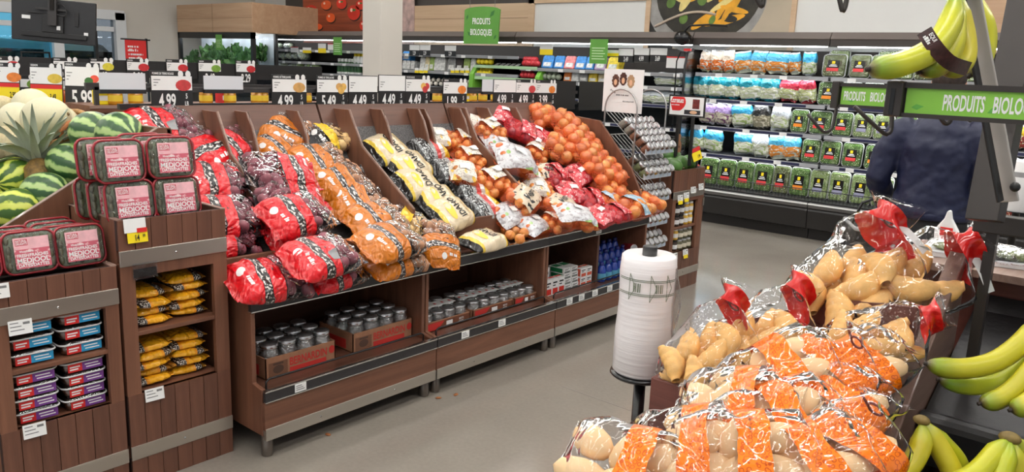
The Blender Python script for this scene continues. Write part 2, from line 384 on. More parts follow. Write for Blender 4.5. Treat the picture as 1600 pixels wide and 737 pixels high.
arc = [(cpl.x-.45+.02*math.cos(t)+.5*t-.2, y_-.004, cpl.z-.35+.16*math.sin(1.4*t)) for t in np.linspace(0, 1.6, 14)]
vb.tube(arc, .016, 6, 5)
obj('printed_plate', vb, VM, veg)
# ------------------------------------------------------------------ entrance doors
DAYLIGHT_GLASS = glass_mat('daylight_tinted_glass', tint=(.45, .85, 1, 1), fac=.12, base=.02)  # blue of the daylight outside is put into the pane tint
DAYLIGHT_GLASS2 = glass_mat('pale_daylight_tinted_glass', tint=(.75, .95, 1, 1), fac=.12, base=.02)  # paler tint, also standing in for daylight behind the pane
DGLASS = glass_mat('grey_door_glass', tint=(.55, .6, .64, 1), fac=.2, base=.05)
dr = B(); y0 = atX(-60, 50, DX).y; ys = [atX(v, 60, DX).y for v in (0, 82, 98, 150, 178, 190)]
dr.box(DX-.15, DX+.06, ys[4]+.02, yw0+.02, 0, ztop); dr.box(DX-.15, DX+.05, ys[1], ys[2], 0, ztop-.1); dr.box(DX-.15, DX+.06, -3, yw0, ztop-.12, ztop+.04); dr.box(DX-.12, DX+.03, -3, ys[4], ztop-.32, ztop-.24); dr.box(DX-.12, DX+.02, y0-.5, y0-.42, 0, ztop)
FRW = mat('white_door_frame', srgb(222, 224, 226), .4)
d1 = struct('door_1', dr, FRW)
for (a, b_, g, nm) in ((-3, ys[1], DAYLIGHT_GLASS, 'pane'), (ys[2], ys[3], DAYLIGHT_GLASS2, 'pane'), (ys[3], ys[4]+.02, DGLASS, 'pane')):
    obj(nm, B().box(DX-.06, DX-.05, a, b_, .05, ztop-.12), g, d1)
hb = B(); hz = 1.45
for (a, b_) in ((ys[0]+.25, ys[1]-.1), (ys[2]+.02, ys[3]-.5)):
    hb.tube([(DX+.1, a, 1.2), (DX+.1, a, hz+.1), (DX+.1, b_, hz+.1), (DX+.1, b_, 1.2)], .02, 6)
obj('door_rail', hb, BLACK, d1)
obj('door_edge', B().box(DX-.05, DX+.02, ys[3]-.03, ys[3]+.02, 0, ztop-.2), BLACK, d1)
# bright white van parked outside the glass
van = thing('parked_van', 'white van parked outside behind the daylight-tinted entrance glass', 'van', (DX-3.2, atX(40, 80, DX-3.2).y, 0))
vp = [(-2.2, .35), (2.2, .35), (2.3, .9), (1.7, 1.15), (1.1, 1.75), (-2.1, 1.8), (-2.3, 1.0)]
obj('body', B().prism(vp, -.9, .9, 'x'), WHITE_G, van, bev=.06)
obj('windscreen', B().box(.9, .93, .2, 1.3, 1.15, 1.6).box(.9, .93, -1.8, 0, 1.15, 1.6), BLACK_G, van)
for yy in (-1.4, 1.4):
    obj('wheel', B().lathe([(.05, -.1), (.33, -.1), (.34, 0), (.33, .1), (.05, .1)], 18, M=Matrix.Translation((.82, yy, .34)) @ Matrix.Rotation(PI/2, 4, 'Y')), BLACK, van)
# red promotion sign by the door
rs = thing('red_promotion_sign', 'red sign with white writing on a black stand beside the entrance', 'sign', atX(214, 92, -11.4))
a = atX(195, 62, -11.4); b_ = atX(229, 93, -11.4); o_ = rs.location
yy0, yy1, zz0, zz1 = a.y-o_.y, b_.y-o_.y, b_.z-o_.z, a.z-o_.z
obj('panel', B().box(-.01, .01, yy0, yy1, zz0, zz1), RED, rs)
tb = B()
for i, (c0, c1) in enumerate(((.10, .62), (.10, .58), (.12, .82), (.12, .78))):
    scribble(tb, (.012, yy0+(yy1-yy0)*(c0+c1)/2, zz1-.1-.052*i), (0, 1, 0), (0, 0, 1), .034, (yy1-yy0)*(c1-c0), i+2)
obj('lettering', tb, WHITE, rs)
obj('stand', B().box(-.02, .015, yy1, yy1+.02, -o_.z, zz1+.03).box(-.02, .015, yy0-.05, yy1+.06, zz1, zz1+.02).box(-.2, .2, yy1-.1, yy1+.12, -o_.z, -o_.z+.02), BLACK, rs)
# ------------------------------------------------------------------ hanging screen seen from behind
tv = thing('hanging_screen', 'black flat screen seen from behind, hanging from a ceiling pole', 'screen', dep(85, 33, 8.2))
tvM = Matrix.Rotation(.80, 4, 'Z')
tv.rotation_euler = (-.06, .05, .86)
TVB = mat('screen_back', srgb(34, 34, 36), .45, var=.1, vscale=6)
obj('back_shell', B().box(-.40, .40, -.02, .02, -.215, .215), TVB, tv, bev=.008)
obj('ridge', B().box(-.30, .32, -.045, -.02, -.17, -.12).box(-.1, .1, -.05, -.02, -.12, .06).box(-.24, -.05, -.035, -.02, .06, .075).box(.2, .24, -.034, -.02, -.04, .1), BLACK, tv, bev=.004)
obj('bracket', B().box(-.03, .05, -.09, -.05, -.05, .2).box(-.16, .14, -.06, -.045, .1, .12), DARK, tv)
obj('hanging_pole', B().tube([(0.01, -.08, .1), (0.01, -.08, 2.05)], .025, 10), DARK, tv)
cbl = [(0.02+.12*math.sin(t*2.2), -.07, .16-.08*t+.03*math.sin(5*t)) for t in np.linspace(0, 1.5, 12)]
obj('cable', B().tube(cbl, .006, 6), BLACK, tv)
obj('sticker', B().box(-.30, -.22, -.0215, -.02, -.0, .035).box(.04, .075, -.0515, -.05, -.09, -.05).box(.29, .33, -.0215, -.02, -.12, -.09), WHITE, tv)
# ------------------------------------------------------------------ column
cb = B(); cc = dep(595, 60, 8.0); s_ = .29
struct('column', cb.box(cc.x-s_, cc.x, cc.y, cc.y+s_, 0, CEIL_Z), WALLM, bev=.01); bpy.data.objects['column']['label'] = 'square beige column standing behind the price rail'
# ------------------------------------------------------------------ multideck cooler along the back wall
CY = 8.09       # front of the base
CX0, CX1 = -11.83, 1.2
SHELF_Z = (.76, 1.06, 1.36, 1.64); SHELF_Y = 8.27
INNER = mat('cooler_black_liner', srgb(20, 20, 21), .55, bump=.1, bscale=80)
CANOPY = mat('cooler_canopy_taupe', srgb(104, 94, 88), .5, var=.04)
CANOPY_D = mat('cooler_canopy_dark', srgb(60, 54, 50), .5)
BASE_M = mat('cooler_base_black', srgb(34, 32, 31), .4, var=.1, vscale=3)
SHELFM = mat('cooler_shelf_grey', srgb(84, 86, 90), .45)
TUBE = mat('cooler_tube', srgb(255, 255, 255), .5, emit=(.95, .98, 1, 1), es=COOLER_LAMP)
zb, zt = 1.945, 2.07
bays = [-13.4, -9.9, -7.0, -4.42, -2.92, -.9, 1.2]
for i in range(len(bays)-1):
    x0, x1 = bays[i]+.004, bays[i+1]-.004
    desc = ('far left, left of the column', 'behind the column', 'in the middle under the green hanging sign', 'on the right beside the glass divider', 'behind the person in navy', 'at the far right edge')[i]
    t = thing('open_cooler', 'dark open produce cooler section '+desc, 'cooler', (0, 0, 0), 0, 'cooler sections along the back wall')
    obj('base', B().prism([(CY+.08, .0), (CY+.9, 0), (CY+.9, .34), (CY, .34), (CY-.02, .30), (CY+.0, .12), (CY+.08, .1)], x0, x1, 'x'), BASE_M, t)
    obj('bumper', B().box(x0, x1, CY-.03, CY+.03, .33, .385), mat('cooler_bumper', srgb(96, 94, 92), .35, .3), t, bev=.008)
    obj('bumper_strip', B().box(x0, x1, CY-.034, CY-.028, .365, .38), WHITE_G, t)
    obj('liner', B().box(x0, x1, CY+.72, CY+.78, .34, zt).box(x0, x1, CY, CY+.74, .335, .40).box(x0, x1, CY+.1, CY+.74, zb, zb+.02), INNER, t)
    obj('canopy', B().prism([(CY+.06, zb+.06), (CY+.10, zt), (PY, zt+.02), (PY, zb+.02), (CY+.1, zb+.02)], x0, x1, 'x'), CANOPY, t)
    obj('canopy_lip', B().box(x0, x1, CY+.07, CY+.12, zb-.01, zb+.06), CANOPY_D, t)
    obj('canopy_tube', B().tube([(x0+.05, CY+.16, zb-.005), (x1-.05, CY+.16, zb-.005)], .014, 8), TUBE, t)
    for z in (SHELF_Z if i >= 3 else ((.7, 1.0, 1.40, 1.575, 1.775), (.7, 1.0, 1.30, 1.52, 1.76), (.7, 1.0, 1.26, 1.465, 1.62))[i]):
        zz = z
        sh = obj('shelf', B().box(x0+.01, x1-.01, SHELF_Y, CY+.72, zz-.028, zz-.006), SHELFM, t)
        obj('shelf_rail', B().box(x0+.01, x1-.01, SHELF_Y-.012, SHELF_Y, zz-.042, zz-.002), mat('shelf_rail_grey', srgb(164, 166, 170), .35), sh)
        obj('ticket_strip', B().box(x0+.2, x1-.2, SHELF_Y-.014, SHELF_Y-.011, zz-.036, zz-.010), BLUE_D if z < 1.4 else GREY, sh)
        if i >= 3: obj('shelf_lamp', B().box(x0+.1, x1-.1, SHELF_Y+.02, SHELF_Y+.04, zz-.04, zz-.028), TUBE, sh)
        tk = B(); rr = random.Random(i*7+int(z*100))
        for q in range(int((x1-x0)/.42)):
            xx = x0+.12+q*.42+rr.uniform(0, .15); tk.box(xx, xx+.08, SHELF_Y-.017, SHELF_Y-.013, zz-.045, zz-.008)
        obj('shelf_ticket', tk, WHITE, sh)['kind'] = 'stuff'
# tall end panel of glass between the sections
gd = thing('glass_divider', 'clear glass divider with black edge standing between two cooler sections', 'divider', (-4.42, 0, 0))
obj('pane', B().box(-.004, .004, CY-.05, CY+.6, .4, zb-.06), GLASS, gd)
obj('edge_trim', B().tube([(0, CY-.05, .38), (0, CY-.06, 1.7), (0, CY-.02, 1.84), (0, CY+.1, 1.88)], .014, 8).tube([(-.14, CY+.02, 1.0), (-.14, CY-.0, 1.75), (-.10, CY+.0, 1.85), (-.05, CY, 1.85), (-.02, CY-.0, 1.75)], .008, 6), BLACK, gd)
obj('clip', B().box(-.03, .05, CY-.06, CY-.03, 1.86, 1.885), RED, gd)
cl = thing('camera_dome', 'black security camera dome and cable on the cooler canopy', 'camera', (-4.5, CY-.02, 2.0))
obj('dome', B().ball((0, 0, 0), (.1, .08, .08), 8, 14), BLACK_G, cl)
cb_ = [(0, 0, .05), (.08, .0, .13), (.3, .02, .14), (.5, .05, .13)]
obj('cable', B().tube(cb_, .012, 6), BLACK, cl); obj('arm', B().box(-.06, .06, -.04, .2, -.02, .03), BLACK, cl)
# ------------------------------------------------------------------ mist cabinet at the far left
MX1, MX0, MY = -11.85, -14.3, 7.32
mc = thing('mist_cabinet', 'cooler cabinet of leafy greens in mist with tan wooden header', 'cooler', (0, 0, 0))
hd = obj('header', B().box(MX0, MX1, MY, WY-.05, 2.0, 2.47), OAK2, mc, bev=.01)
obj('header_seam', B().box(MX0, MX1, MY-.003, MY, 2.228, 2.234).box((MX0+MX1)/2-.004, (MX0+MX1)/2+.004, MY-.003, MY, 2.0, 2.47), mat('panel_seam2', srgb(140, 112, 86), .6), hd)
obj('frame', B().box(MX0, MX1, MY, MY+.06, 1.9, 2.0).box(MX0, MX0+.06, MY, MY+.06, .3, 2.0).box(MX1-.06, MX1, MY, MY+.06, .3, 2.0).box(MX1-.05, MX1, 7.74, 7.79, .3, 2), BLACK, mc)
obj('cabinet_base', B().box(MX0, MX1, MY, 7.79, 0, .95), BASE_M, mc)
obj('back_panel', B().box(MX0, MX1-.06, 7.77, 7.79, .95, 2.0), mat('misty_mirror', srgb(212, 224, 232), .35, var=.25, vscale=3), mc)
obj('side_pane', B().box(MX1-.03, MX1-.02, MY+.06, 7.74, .95, 1.95), GLASS, mc)
obj('cabinet_tube', B().tube([(MX0+.1, MY+.15, 1.93), (MX1-.1, MY+.15, 1.93)], .016, 8), TUBE, mc)
LEAFM = mat('leafy_green', srgb(74, 118, 56), .5, var=.5, vscale=25)
LEAFL = mat('lettuce_green', srgb(150, 178, 96), .5, var=.35, vscale=22)
def leaf_bunch(seed, r=.16, n=26, m=0):
    rr = random.Random(seed); b = B()
    for i in range(n):
        a = rr.uniform(0, 2*PI); e = rr.uniform(.15, 1.45); L = r*rr.uniform(.7, 1.15); wd = L*rr.uniform(.22, .34)
        d = Vector((math.cos(a)*math.cos(e), math.sin(a)*math.cos(e), math.sin(e))); s = d.orthogonal().normalized(); s = (Matrix.Rotation(rr.uniform(0, 6), 3, d) @ s); n_ = d.cross(s)
        P = np.zeros((5, 3, 3))
        for u in range(5):
            t = u/4; c = d*(L*t)+n_*(L*.25*t*t*(1 if i % 2 else -1))
            ww = wd*math.sin(PI*min(1, .12+t*.86))*(1+.25*(u % 2))
            for v in range(3): P[u, v] = c+s*(ww*(v-1))+n_*(.02*(1 if v == 1 else -1)*(.4+rr.random()))
        b.grid(P, m)
    return b
lb1 = leaf_bunch(1).mesh('leaf_bunch', [LEAFM]); lb2 = leaf_bunch(2, .2, 30).mesh('leaf_bunch', [LEAFM])
pos = ['left end', 'left of centre', 'centre', 'right of centre', 'right end', 'far right end']
for i in range(6):
    for j in range(2):
        o = link('leafy_greens', lb1 if (i+j) % 2 else lb2, None, (MX0+.28+i*.375, 7.46+.2*j, 1.44+.14*j), (0, 0, i*1.7), (1.15, .75, 1.3))
        tag(o, 'bunch of dark leafy greens in the mist cabinet, %s row, %s' % (('front', 'back')[j], pos[i]), 'greens', 'leafy greens in the mist cabinet')
        if j == 0:
            obj('riser', B().box(MX0+.01, MX1-.06, 7.42, 7.76, .95, 1.44), INNER, mc) if i == 0 else None
obj('glass_front', B().box(MX0+.06, MX1-.06, MY+.02, MY+.026, 1.35, 1.9), glass_mat('misted_pane', tint=(.92, .96, 1, 1), fac=.05, rough=.12, base=.01), mc)
# ------------------------------------------------------------------ green tags hanging from the canopy
def green_flag(x0, x1, y0, y1, Y, label, lines=5):
    a = atY(x0, y0, Y); b_ = atY(x1, y1, Y)
    t = thing('green_shelf_flag', label, 'sign', ((a.x+b_.x)/2, Y, b_.z))
    w_, h_ = (b_.x-a.x)/2, a.z-b_.z
    obj('panel', B().box(-w_, w_, -.004, .004, 0, h_), GREEN, t)
    lb = B()
    for k in range(lines): lb.box(-w_*.75, w_*(.75-.2*(k % 2)), -.006, -.0045, h_*(.62-.11*k), h_*(.62-.11*k)+h_*.035)
    obj('printed_lines', lb, mat('pale_green_ink', srgb(200, 226, 180), .5), t)
green_flag(521, 534, 58, 86, 8.12, 'small green hanging tag in front of the lettuce heads')
green_flag(923, 948, 61, 100, 8.12, 'green hanging tag with white lines above the berry packs')
green_flag(337, 347, 54, 78, 7.28, 'small green tag on the mist cabinet glass')
def organic_sign():
    a = atY(726, 12, 7.9); b_ = atY(780, 69, 7.9)
    t = thing('organic_sign', 'green hanging sign reading PRODUITS BIOLOGIQUES above the cooler', 'sign', ((a.x+b_.x)/2, 7.9, b_.z))
    W, H_ = (b_.x-a.x)/2, a.z-b_.z
    poly = [(-W, 0), (W*.93, 0), (W, H_*.93)]+[(W*math.cos(q)*.95, H_*.93+H_*.09*math.sin(q)) for q in np.linspace(.2, PI-.2, 9)]+[(-W*.97, H_*.93)]
    obj('panel', B().prism(poly, -.008, .008, 'y'), GREEN, t)
    lf = B()
    for (x, z, a_, s) in ((.45, .72, .8, .16), (.5, .5, 2.2, .12), (-.55, .2, 2.4, .12), (.7, .12, .9, .1), (-.85, .65, 1.2, .1)):
        cx, cz = x*W, z*H_; L_ = s*H_
        lf.add([(cx, -.009, cz), (cx+L_*math.cos(a_-.4), -.009, cz+L_*math.sin(a_-.4)), (cx+1.7*L_*math.cos(a_), -.009, cz+1.7*L_*math.sin(a_)), (cx+L_*math.cos(a_+.4), -.009, cz+L_*math.sin(a_+.4))], [(0, 1, 2, 3)])
    obj('leaf_print', lf, GREEN_D, t)
    obj('lettering', B().text('PRODUITS', (0, -.010, H_*.54), (1, 0, -.02), (0, 0, 1), H_*.17, sx=.62).text('BIOLOGIQUES', (0, -.010, H_*.24), (1, 0, -.02), (0, 0, 1), H_*.17, sx=.55), WHITE, t)
    obj('hanging_wire', B().tube([(-W*.7, 0, H_*.95), (-W*.7, 0, CEIL_Z-b_.z)], .003, 5).tube([(W*.7, 0, H_*.95), (W*.7, 0, CEIL_Z-b_.z)], .003, 5), WIRE, t)
organic_sign()
# ------------------------------------------------------------------ produce benches (face +X, run along Y)
FX, LX = -2.665, -2.75            # front of the lower tray, front of the upper lip
RAILB = mat('black_ticket_rail', srgb(46, 44, 46), .3, var=.1, vscale=40)
LEGM = mat('satin_steel_leg', srgb(120, 112, 104), .35, .7)
def ticket(parent, x, y, z, w_=.055, h=.035, m=None, rx=0.0):
    o = obj('shelf_ticket', B().box(-.001, .001, -w_/2, w_/2, -h/2, h/2), m or WHITE, parent, (x, y, z), (0, rx, 0))
    o['kind'] = 'thing'; q = B()
    for k in range(3): q.box(.0011, .0015, -w_*.4, w_*(.1+.12*k), h*(.22-.24*k), h*(.32-.24*k))
    obj('printed_lines', q, INK_G, o); return o
def bench(y0, y1, label, tickets, part_y=None):
    t = thing('produce_bench', label, 'display bench', (0, 0, 0), 0, 'brown produce benches in a row')
    prof = [(FX-.022, .10), (FX-.022, .298), (LX, .31), (LX, .655), (-3.735, .66), (-3.735, .10)]
    for yy in (y0, y1-.02): obj('side_panel', B().prism(prof, yy, yy+.02, 'y'), WOOD, t, bev=.003)
    obj('front_panel', B().box(FX-.02, FX, y0, y1, .13, .252), WOODX, t)
    band = obj('metal_band', B().box(FX-.02, FX+.004, y0+.002, y1-.002, .085, .137), ALU, t, bev=.002)
    for q in (.28, .72):
        obj('rivet', B().lathe([(.0, .003), (.004, .002), (.005, 0)], 8, M=Matrix.Translation((FX+.004, y0+(y1-y0)*q, .112)) @ Matrix.Rotation(PI/2, 4, 'Y')), CHROME, band)
    rail = obj('tray_rail', B().box(FX-.012, FX+.006, y0, y1, .252, .298), RAILB, t, bev=.003)
    obj('rail_edge', B().box(FX-.014, FX+.009, y0, y1, .294, .300).box(FX-.014, FX+.009, y0, y1, .250, .2545), CHROME, rail)['kind'] = 'stuff'
    obj('tray', B().box(-3.35, FX-.012, y0+.02, y1-.02, .262, .282), WOOD_IN, t)
    obj('back_board', B().box(-3.37, -3.35, y0+.02, y1-.02, .262, .6), WOOD_IN, t)
    obj('top_deck', B().box(-3.74, LX-.01, y0+.02, y1-.02, .60, .62), WOOD_IN, t)
    lip = obj('lip_rail', B().box(LX-.012, LX+.010, y0-.004, y1+.004, .612, .662), RAILB, t, bev=.004)
    obj('lip_edge', B().box(LX-.014, LX+.013, y0-.004, y1+.004, .657, .664).box(LX-.014, LX+.013, y0-.004, y1+.004, .609, .614), CHROME, lip)['kind'] = 'stuff'
    wz = .325
    obj('wire_guard', B().tube([(FX-.05, y0+.04, .285), (FX-.05, y0+.04, wz-.01), (FX-.05, y0+.055, wz), (FX-.05, y1-.055, wz), (FX-.05, y1-.04, wz-.01), (FX-.05, y1-.04, .285)], .0045, 6), BLACK, t)
    for yy in (y0+.035, y1-.035):
        for xx in (FX-.045, -3.6): obj('leg', B().lathe([(.022, 0), (.024, .004), (.024, .10), (.02, .10)], 12, M=Matrix.Translation((xx, yy, 0))), LEGM, t)
    if part_y: obj('partition', B().box(-3.35, LX-.03, part_y-.01, part_y+.01, .282, .60), WOOD_IN, t)
    for (yy, up) in tickets: ticket(t, (LX+.014) if up else (FX+.010), yy, .637 if up else .276)
    # sloping bin above
    d0, d1 = (-2.96, .70), (-3.44, 1.05)
    obj('bin_front', B().box(-2.965, -2.945, y0+.004, y1-.004, .62, .79), WOODX, t, bev=.003)
    obj('sloping_deck', B().prism([d0, d1, (d1[0]-.01, d1[1]-.03), (d0[0], d0[1]-.03)], y0+.004, y1-.004, 'y'), MAT_GREY, t)
    obj('back_rest', B().prism([(-3.44, 1.05), (-3.56, 1.25), (-3.585, 1.25), (-3.465, 1.05)], y0+.004, y1-.004, 'y'), MAT_GREY, t)
    obj('upper_board', B().prism([(-3.56, 1.25), (-3.62, 1.37), (-3.65, 1.37), (-3.585, 1.25)], y0+.004, y1-.004, 'y'), WOOD_IN, t)
    obj('rear_panel', B().box(-3.76, -3.74, y0+.004, y1-.004, .1, 1.3), WOOD, t)
    return t
b1 = bench(1.657, 2.606, 'brown bench of red and orange potato bags, jar trays on its lower shelf', ((1.82, 0),), None)
b2 = bench(2.612, 3.556, 'brown bench of cream potato bags and net bags, three jar trays below', ((2.80, 0), (3.08, 0)))
b3 = bench(3.562, 4.66, 'brown bench heaped with onions, small boxes and blue bottles below', ((3.68, 0), (3.80, 0), (3.94, 0), (4.10, 0), (4.06, 1)), 4.13)
obj('end_panel', B().prism([(-2.75, .66), (-2.76, .72), (-2.90, .97), (-3.18, 1.27), (-3.45, 1.29), (-3.6, 1.25), (-3.6, .66)], 4.64, 4.66, 'y'), WOOD, b3, bev=.003)
def divider(parent, y, long, hole=False):
    if long: poly = [(-2.955, .72), (-2.95, .885), (-2.98, .905), (-3.36, 1.165), (-3.47, 1.35), (-3.6, 1.35), (-3.44, 1.02)]
    else: poly = [(-3.40, 1.04), (-3.40, 1.13), (-3.425, 1.21), (-3.455, 1.28), (-3.50, 1.345), (-3.60, 1.345), (-3.46, 1.05)]
    o = obj('bin_divider', B().prism(poly, y-.008, y+.008, 'y'), WOOD, parent, bev=.002)
    e = [p for p in poly if p[1] > .8 and p[0] > -3.55]
    obj('pale_edge', B().tube([(x+.002, y, z) for x, z in (e if not long else e[:4])], .006, 6), EDGE, o)
    return o
for y, lg, p_ in ((1.95, 1, b1), (2.12, 0, b1), (2.41, 0, b1), (2.71, 1, b2), (2.96, 0, b2), (3.24, 0, b2), (3.29, 0, b2), (3.585, 0, b3), (3.60, 1, b3), (3.84, 0, b3), (4.12, 0, b3)):
    divider(p_, y, lg)
for (pa, y0, y1) in ((b1, 1.657, 2.606), (b2, 2.612, 3.556), (b3, 3.562, 4.66)):   # feet of the rail
    for yy in (y0+.2, y1-.2): obj('rail_post', B().box(-3.68, -3.655, yy-.012, yy+.012, 1.28, 1.48), BLACK, pa)
# ------------------------------------------------------------------ price rail and price signs
RX = -3.63
pr_ = thing('price_rail', 'long black price rail running above the potato and onion benches', 'rail', (0, 0, 0))
obj('rail_bar', B().box(RX-.03, RX-.006, 1.58, 5.0, 1.352, 1.378), BLACK, pr_)
obj('rail_channel', B().box(RX-.03, RX-.012, 1.58, 5.0, 1.43, 1.452), DARK, pr_)
SIGNB = mat('sign_black', srgb(34, 33, 33), .4)
def blob(b, y, z, ry, rz, m, x=.0035, n=14):
    b.add([(x, y+ry*math.cos(2*PI*i/n), z+rz*math.sin(2*PI*i/n)) for i in range(n)], [tuple(range(n))], m)
PICS = {n: mat('pic_'+n, srgb(*c), .5, var=.15, vscale=40) for n, c in dict(red=(196, 62, 62), tan=(206, 158, 92), yellow=(226, 178, 92), onion=(226, 128, 50), apple=(190, 40, 44), green=(120, 160, 60), melon=(226, 84, 60), pine=(216, 186, 70), dgreen=(60, 110, 50), pear=(214, 200, 60)).items()}
def price_sign(loc, w_, h, price, label, pics=(), sub='5', head=True, title='OIGNON', rot=(0, 0, 0), group='price signs', yellow=False, cat='price sign', digits=True):
    """origin: middle of the bottom edge; faces +X"""
    t = thing('price_sign', label, cat, loc, rot, group)
    zc = h*.50
    obj('backing', B().box(-.006, 0, -w_/2, w_/2, 0, h), SIGNB, t, bev=.001)
    if head is not None:
        obj('card', B().box(0, .002, -w_/2+.003, w_/2-.003, zc+.002, h-(.022 if head else .004)), WHITE, t)
    ib = B(); 
    for k in range(3): ib.box(.002, .0026, -w_*.44, -w_*(.28+.05*k), h*(.80-.07*k)-.006, h*(.80-.07*k)-.002)
    obj('printed_lines', ib, INK_G, t)
    if head: obj('lettering', B().text(title, (.0015, -w_*.46, h-.016), (0, 1, 0), (0, 0, 1), .010, sx=.62, align='l'), WHITE, t)
    if pics:
        pb = B(); ms = [PICS[n] for n in pics]+[WHITE]
        n = len(pics); 
        for i in range(n):
            a = 2*PI*i/max(1, n)+.5; r = 0 if n == 1 else .016
            blob(pb, w_*.27+r*math.cos(a), h*.64+r*.8*math.sin(a), .038 if n == 1 else .022, .026 if n == 1 else .02, i, .003+.0002*i)
        for k in (-1, 1): blob(pb, w_*.30+.018*k, h*.93, .013, .016, n, .0036)
        obj('printed_picture', pb, ms, t)
    if yellow:
        obj('yellow_card', B().box(0, .002, -w_/2+.003, w_/2-.003, .004, zc-.002), YEL, t); obj('red_band', B().box(.002, .003, -w_/2+.003, w_/2-.003, zc*.78, zc-.002), RED, t)
        obj('price_digits', B().text(price, (.003, w_*.2, zc*.25), (0, 1, 0), (0, 0, 1), zc*.3, sx=.4), INK, t)
    elif digits:
        db = B(); ch = zc*.70
        db.text(price, (.002, -w_*.13 if sub else 0, zc*.16), (0, 1, 0), (0, 0, 1), ch, sx=.54 if w_ < .2 else .62)
        if sub:
            db.text(sub, (.002, w_*.34, zc*.60), (0, 1, 0), (0, 0, 1), ch*.38, sx=.6); db.text('LB', (.002, w_*.34, zc*.22), (0, 1, 0), (0, 0, 1), ch*.34, sx=.6)
        obj('price_digits', db, WHITE, t)
    return t
def rail_sign(x0, x1, y0, y1, price, label, **k):
    a = atX(x0, y0, RX); b_ = atX(x1, y1, RX); c = atX((x0+x1)/2, (y0+y1)/2, RX)
    return price_sign((RX+.004, c.y, c.z-(a.z-b_.z)/2), b_.y-a.y-.004, a.z-b_.z, price, label, **k)
rail_sign(234, 303, 111, 172, '4.99', 'price sign 4.99 with a red potato picture, leftmost on the bench rail', pics=('red',), title='POMME DE TERRE ROUGE')
rail_sign(424, 480, 117, 171, '4.99', 'price sign 4.99 with a brown oblong potato picture', pics=('tan',), title='POMMES DE TERRE JAUNES')
rail_sign(494, 544, 118, 171, '5.49', 'price sign 5.49 with three small yellow potatoes', pics=('yellow', 'tan', 'yellow'), title='POMMES DE TERRE JAUNES')
rail_sign(544, 590, 118, 170, '4.49', 'plain white price sign 4.49 right beside the 5.49 sign', head=False)
rail_sign(591, 633, 117, 168, '4.49', 'plain white price sign 4.49 in front of the column', head=False)
rail_sign(633, 672, 118, 168, '4.49', 'price sign 4.49 with red and yellow small potatoes', pics=('red', 'yellow', 'red'), title='PATATE DOUCE')
rail_sign(692, 729, 123, 170, '1.99', 'price sign 1.99 with an orange onion picture', pics=('onion',))
rail_sign(771, 805, 124, 165, '4.99', 'plain white price sign 4.99 right of the empty clear holder', head=False, sub='3')
rail_sign(806, 837, 124, 166, '4.99', 'price sign 4.99 with a reddish onion picture', pics=('red',), sub='3')
rail_sign(837, 868, 125, 166, '3.99', 'price sign 3.99 with an orange onion picture, rightmost of the prices', pics=('onion',))
def blank(x0, x1, y0, y1, label, m, nm='sign_holder', xx=RX):
    a = atX(x0, y0, xx); b_ = atX(x1, y1, xx)
    t = thing(nm, label, 'sign holder', (xx, (a.y+b_.y)/2, b_.z)); w_ = (b_.y-a.y)/2; h = a.z-b_.z
    obj('plate', B().box(-.003, .0, -w_, w_, 0, h), m, t); obj('foot_clip', B().box(-.012, .004, -w_, w_, -.018, 0), BLACK, t); return t
CLEARP = mat('frosted_clear_plastic', srgb(214, 216, 220), .3)
blank(154, 228, 113, 140, 'empty clear plastic sign holder left of the red potato sign', CLEARP)
blank(318, 380, 118, 140, 'empty clear plastic sign holder right of the red potato sign', CLEARP)
blank(754, 770, 124, 143, 'small empty clear sign holder beside the plain 4.99 sign', CLEARP)
blank(868, 898, 126, 167, 'empty black sign plate right of the 3.99 sign', SIGNB)
blank(906, 942, 127, 168, 'empty black sign plate at the right end of the rail', SIGNB)
# ------------------------------------------------------------------ back shelf with jars behind the rail
SX = -4.15
bs = thing('back_shelf', 'brown shelf with a pale edge behind the price rail, carrying jars', 'shelf', (0, 0, 0))
zs = atX(400, 163, SX).z
obj('shelf_board', B().box(SX-.3, SX, 1.66, 5.2, zs-.035, zs), WOODX, bs); obj('pale_edge', B().box(SX, SX+.004, 1.66, 5.2, zs-.014, zs), EDGE, bs)
obj('shelf_body', B().box(SX-.3, SX-.02, 1.66, 5.2, 0, zs-.035), WOOD_IN, bs)
obj('upper_rail', B().box(SX-.05, SX-.03, 1.66, 5.2, zs+.075, zs+.11), DARK, bs)
for yy in (1.7, 3.4, 5.0): obj('rail_post', B().box(SX-.05, SX-.03, yy, yy+.02, zs, zs+.09), DARK, bs)
HONEY = mat('honey_amber', srgb(206, 140, 30), .2, coat=.5, var=.15, vscale=30); HONEYL = mat('yellow_label', srgb(240, 204, 60), .5)
def jar_mesh(r, h, cont, lid, label, n=12):
    return B().lathe([(r*.9, 0), (r, .006), (r, h*.72), (r*.8, h*.8), (r*.8, h*.82)], n, mats=[0, 0, 0, 0, 0]).lathe([(r*1.005, h*.2), (r*1.01, h*.22), (r*1.01, h*.55), (r*1.005, h*.57)], n, 1, cap=False).mesh('jar_body', [cont, label]), B().lathe([(r*.84, h*.82), (r*.86, h*.83), (r*.86, h*.98), (r*.8, h), (0, h)], n).mesh('lid', [lid])
jb, jl = jar_mesh(.036, .085, HONEY, mat('yellow_lid', srgb(232, 190, 40), .35), HONEYL)
spots = [(183, 'left of'), (215, 'right of'), (268, 'under'), (325, 0), (362, 0), (405, 0), (413, 0), (481, 0), (686, 0), (741, 0), (757, 0), (776, 0)]
where = ['leftmost on the shelf behind the blank holder', 'second from the left behind the blank holder', 'behind the red potato sign', 'just right of the red potato sign', 'below the right blank holder', 'left of the brown potato sign', 'behind the left edge of the brown potato sign', 'between the brown potato and 5.49 signs', 'left of the orange onion sign', 'first right of the orange onion sign', 'second right of the orange onion sign', 'third right of the orange onion sign']
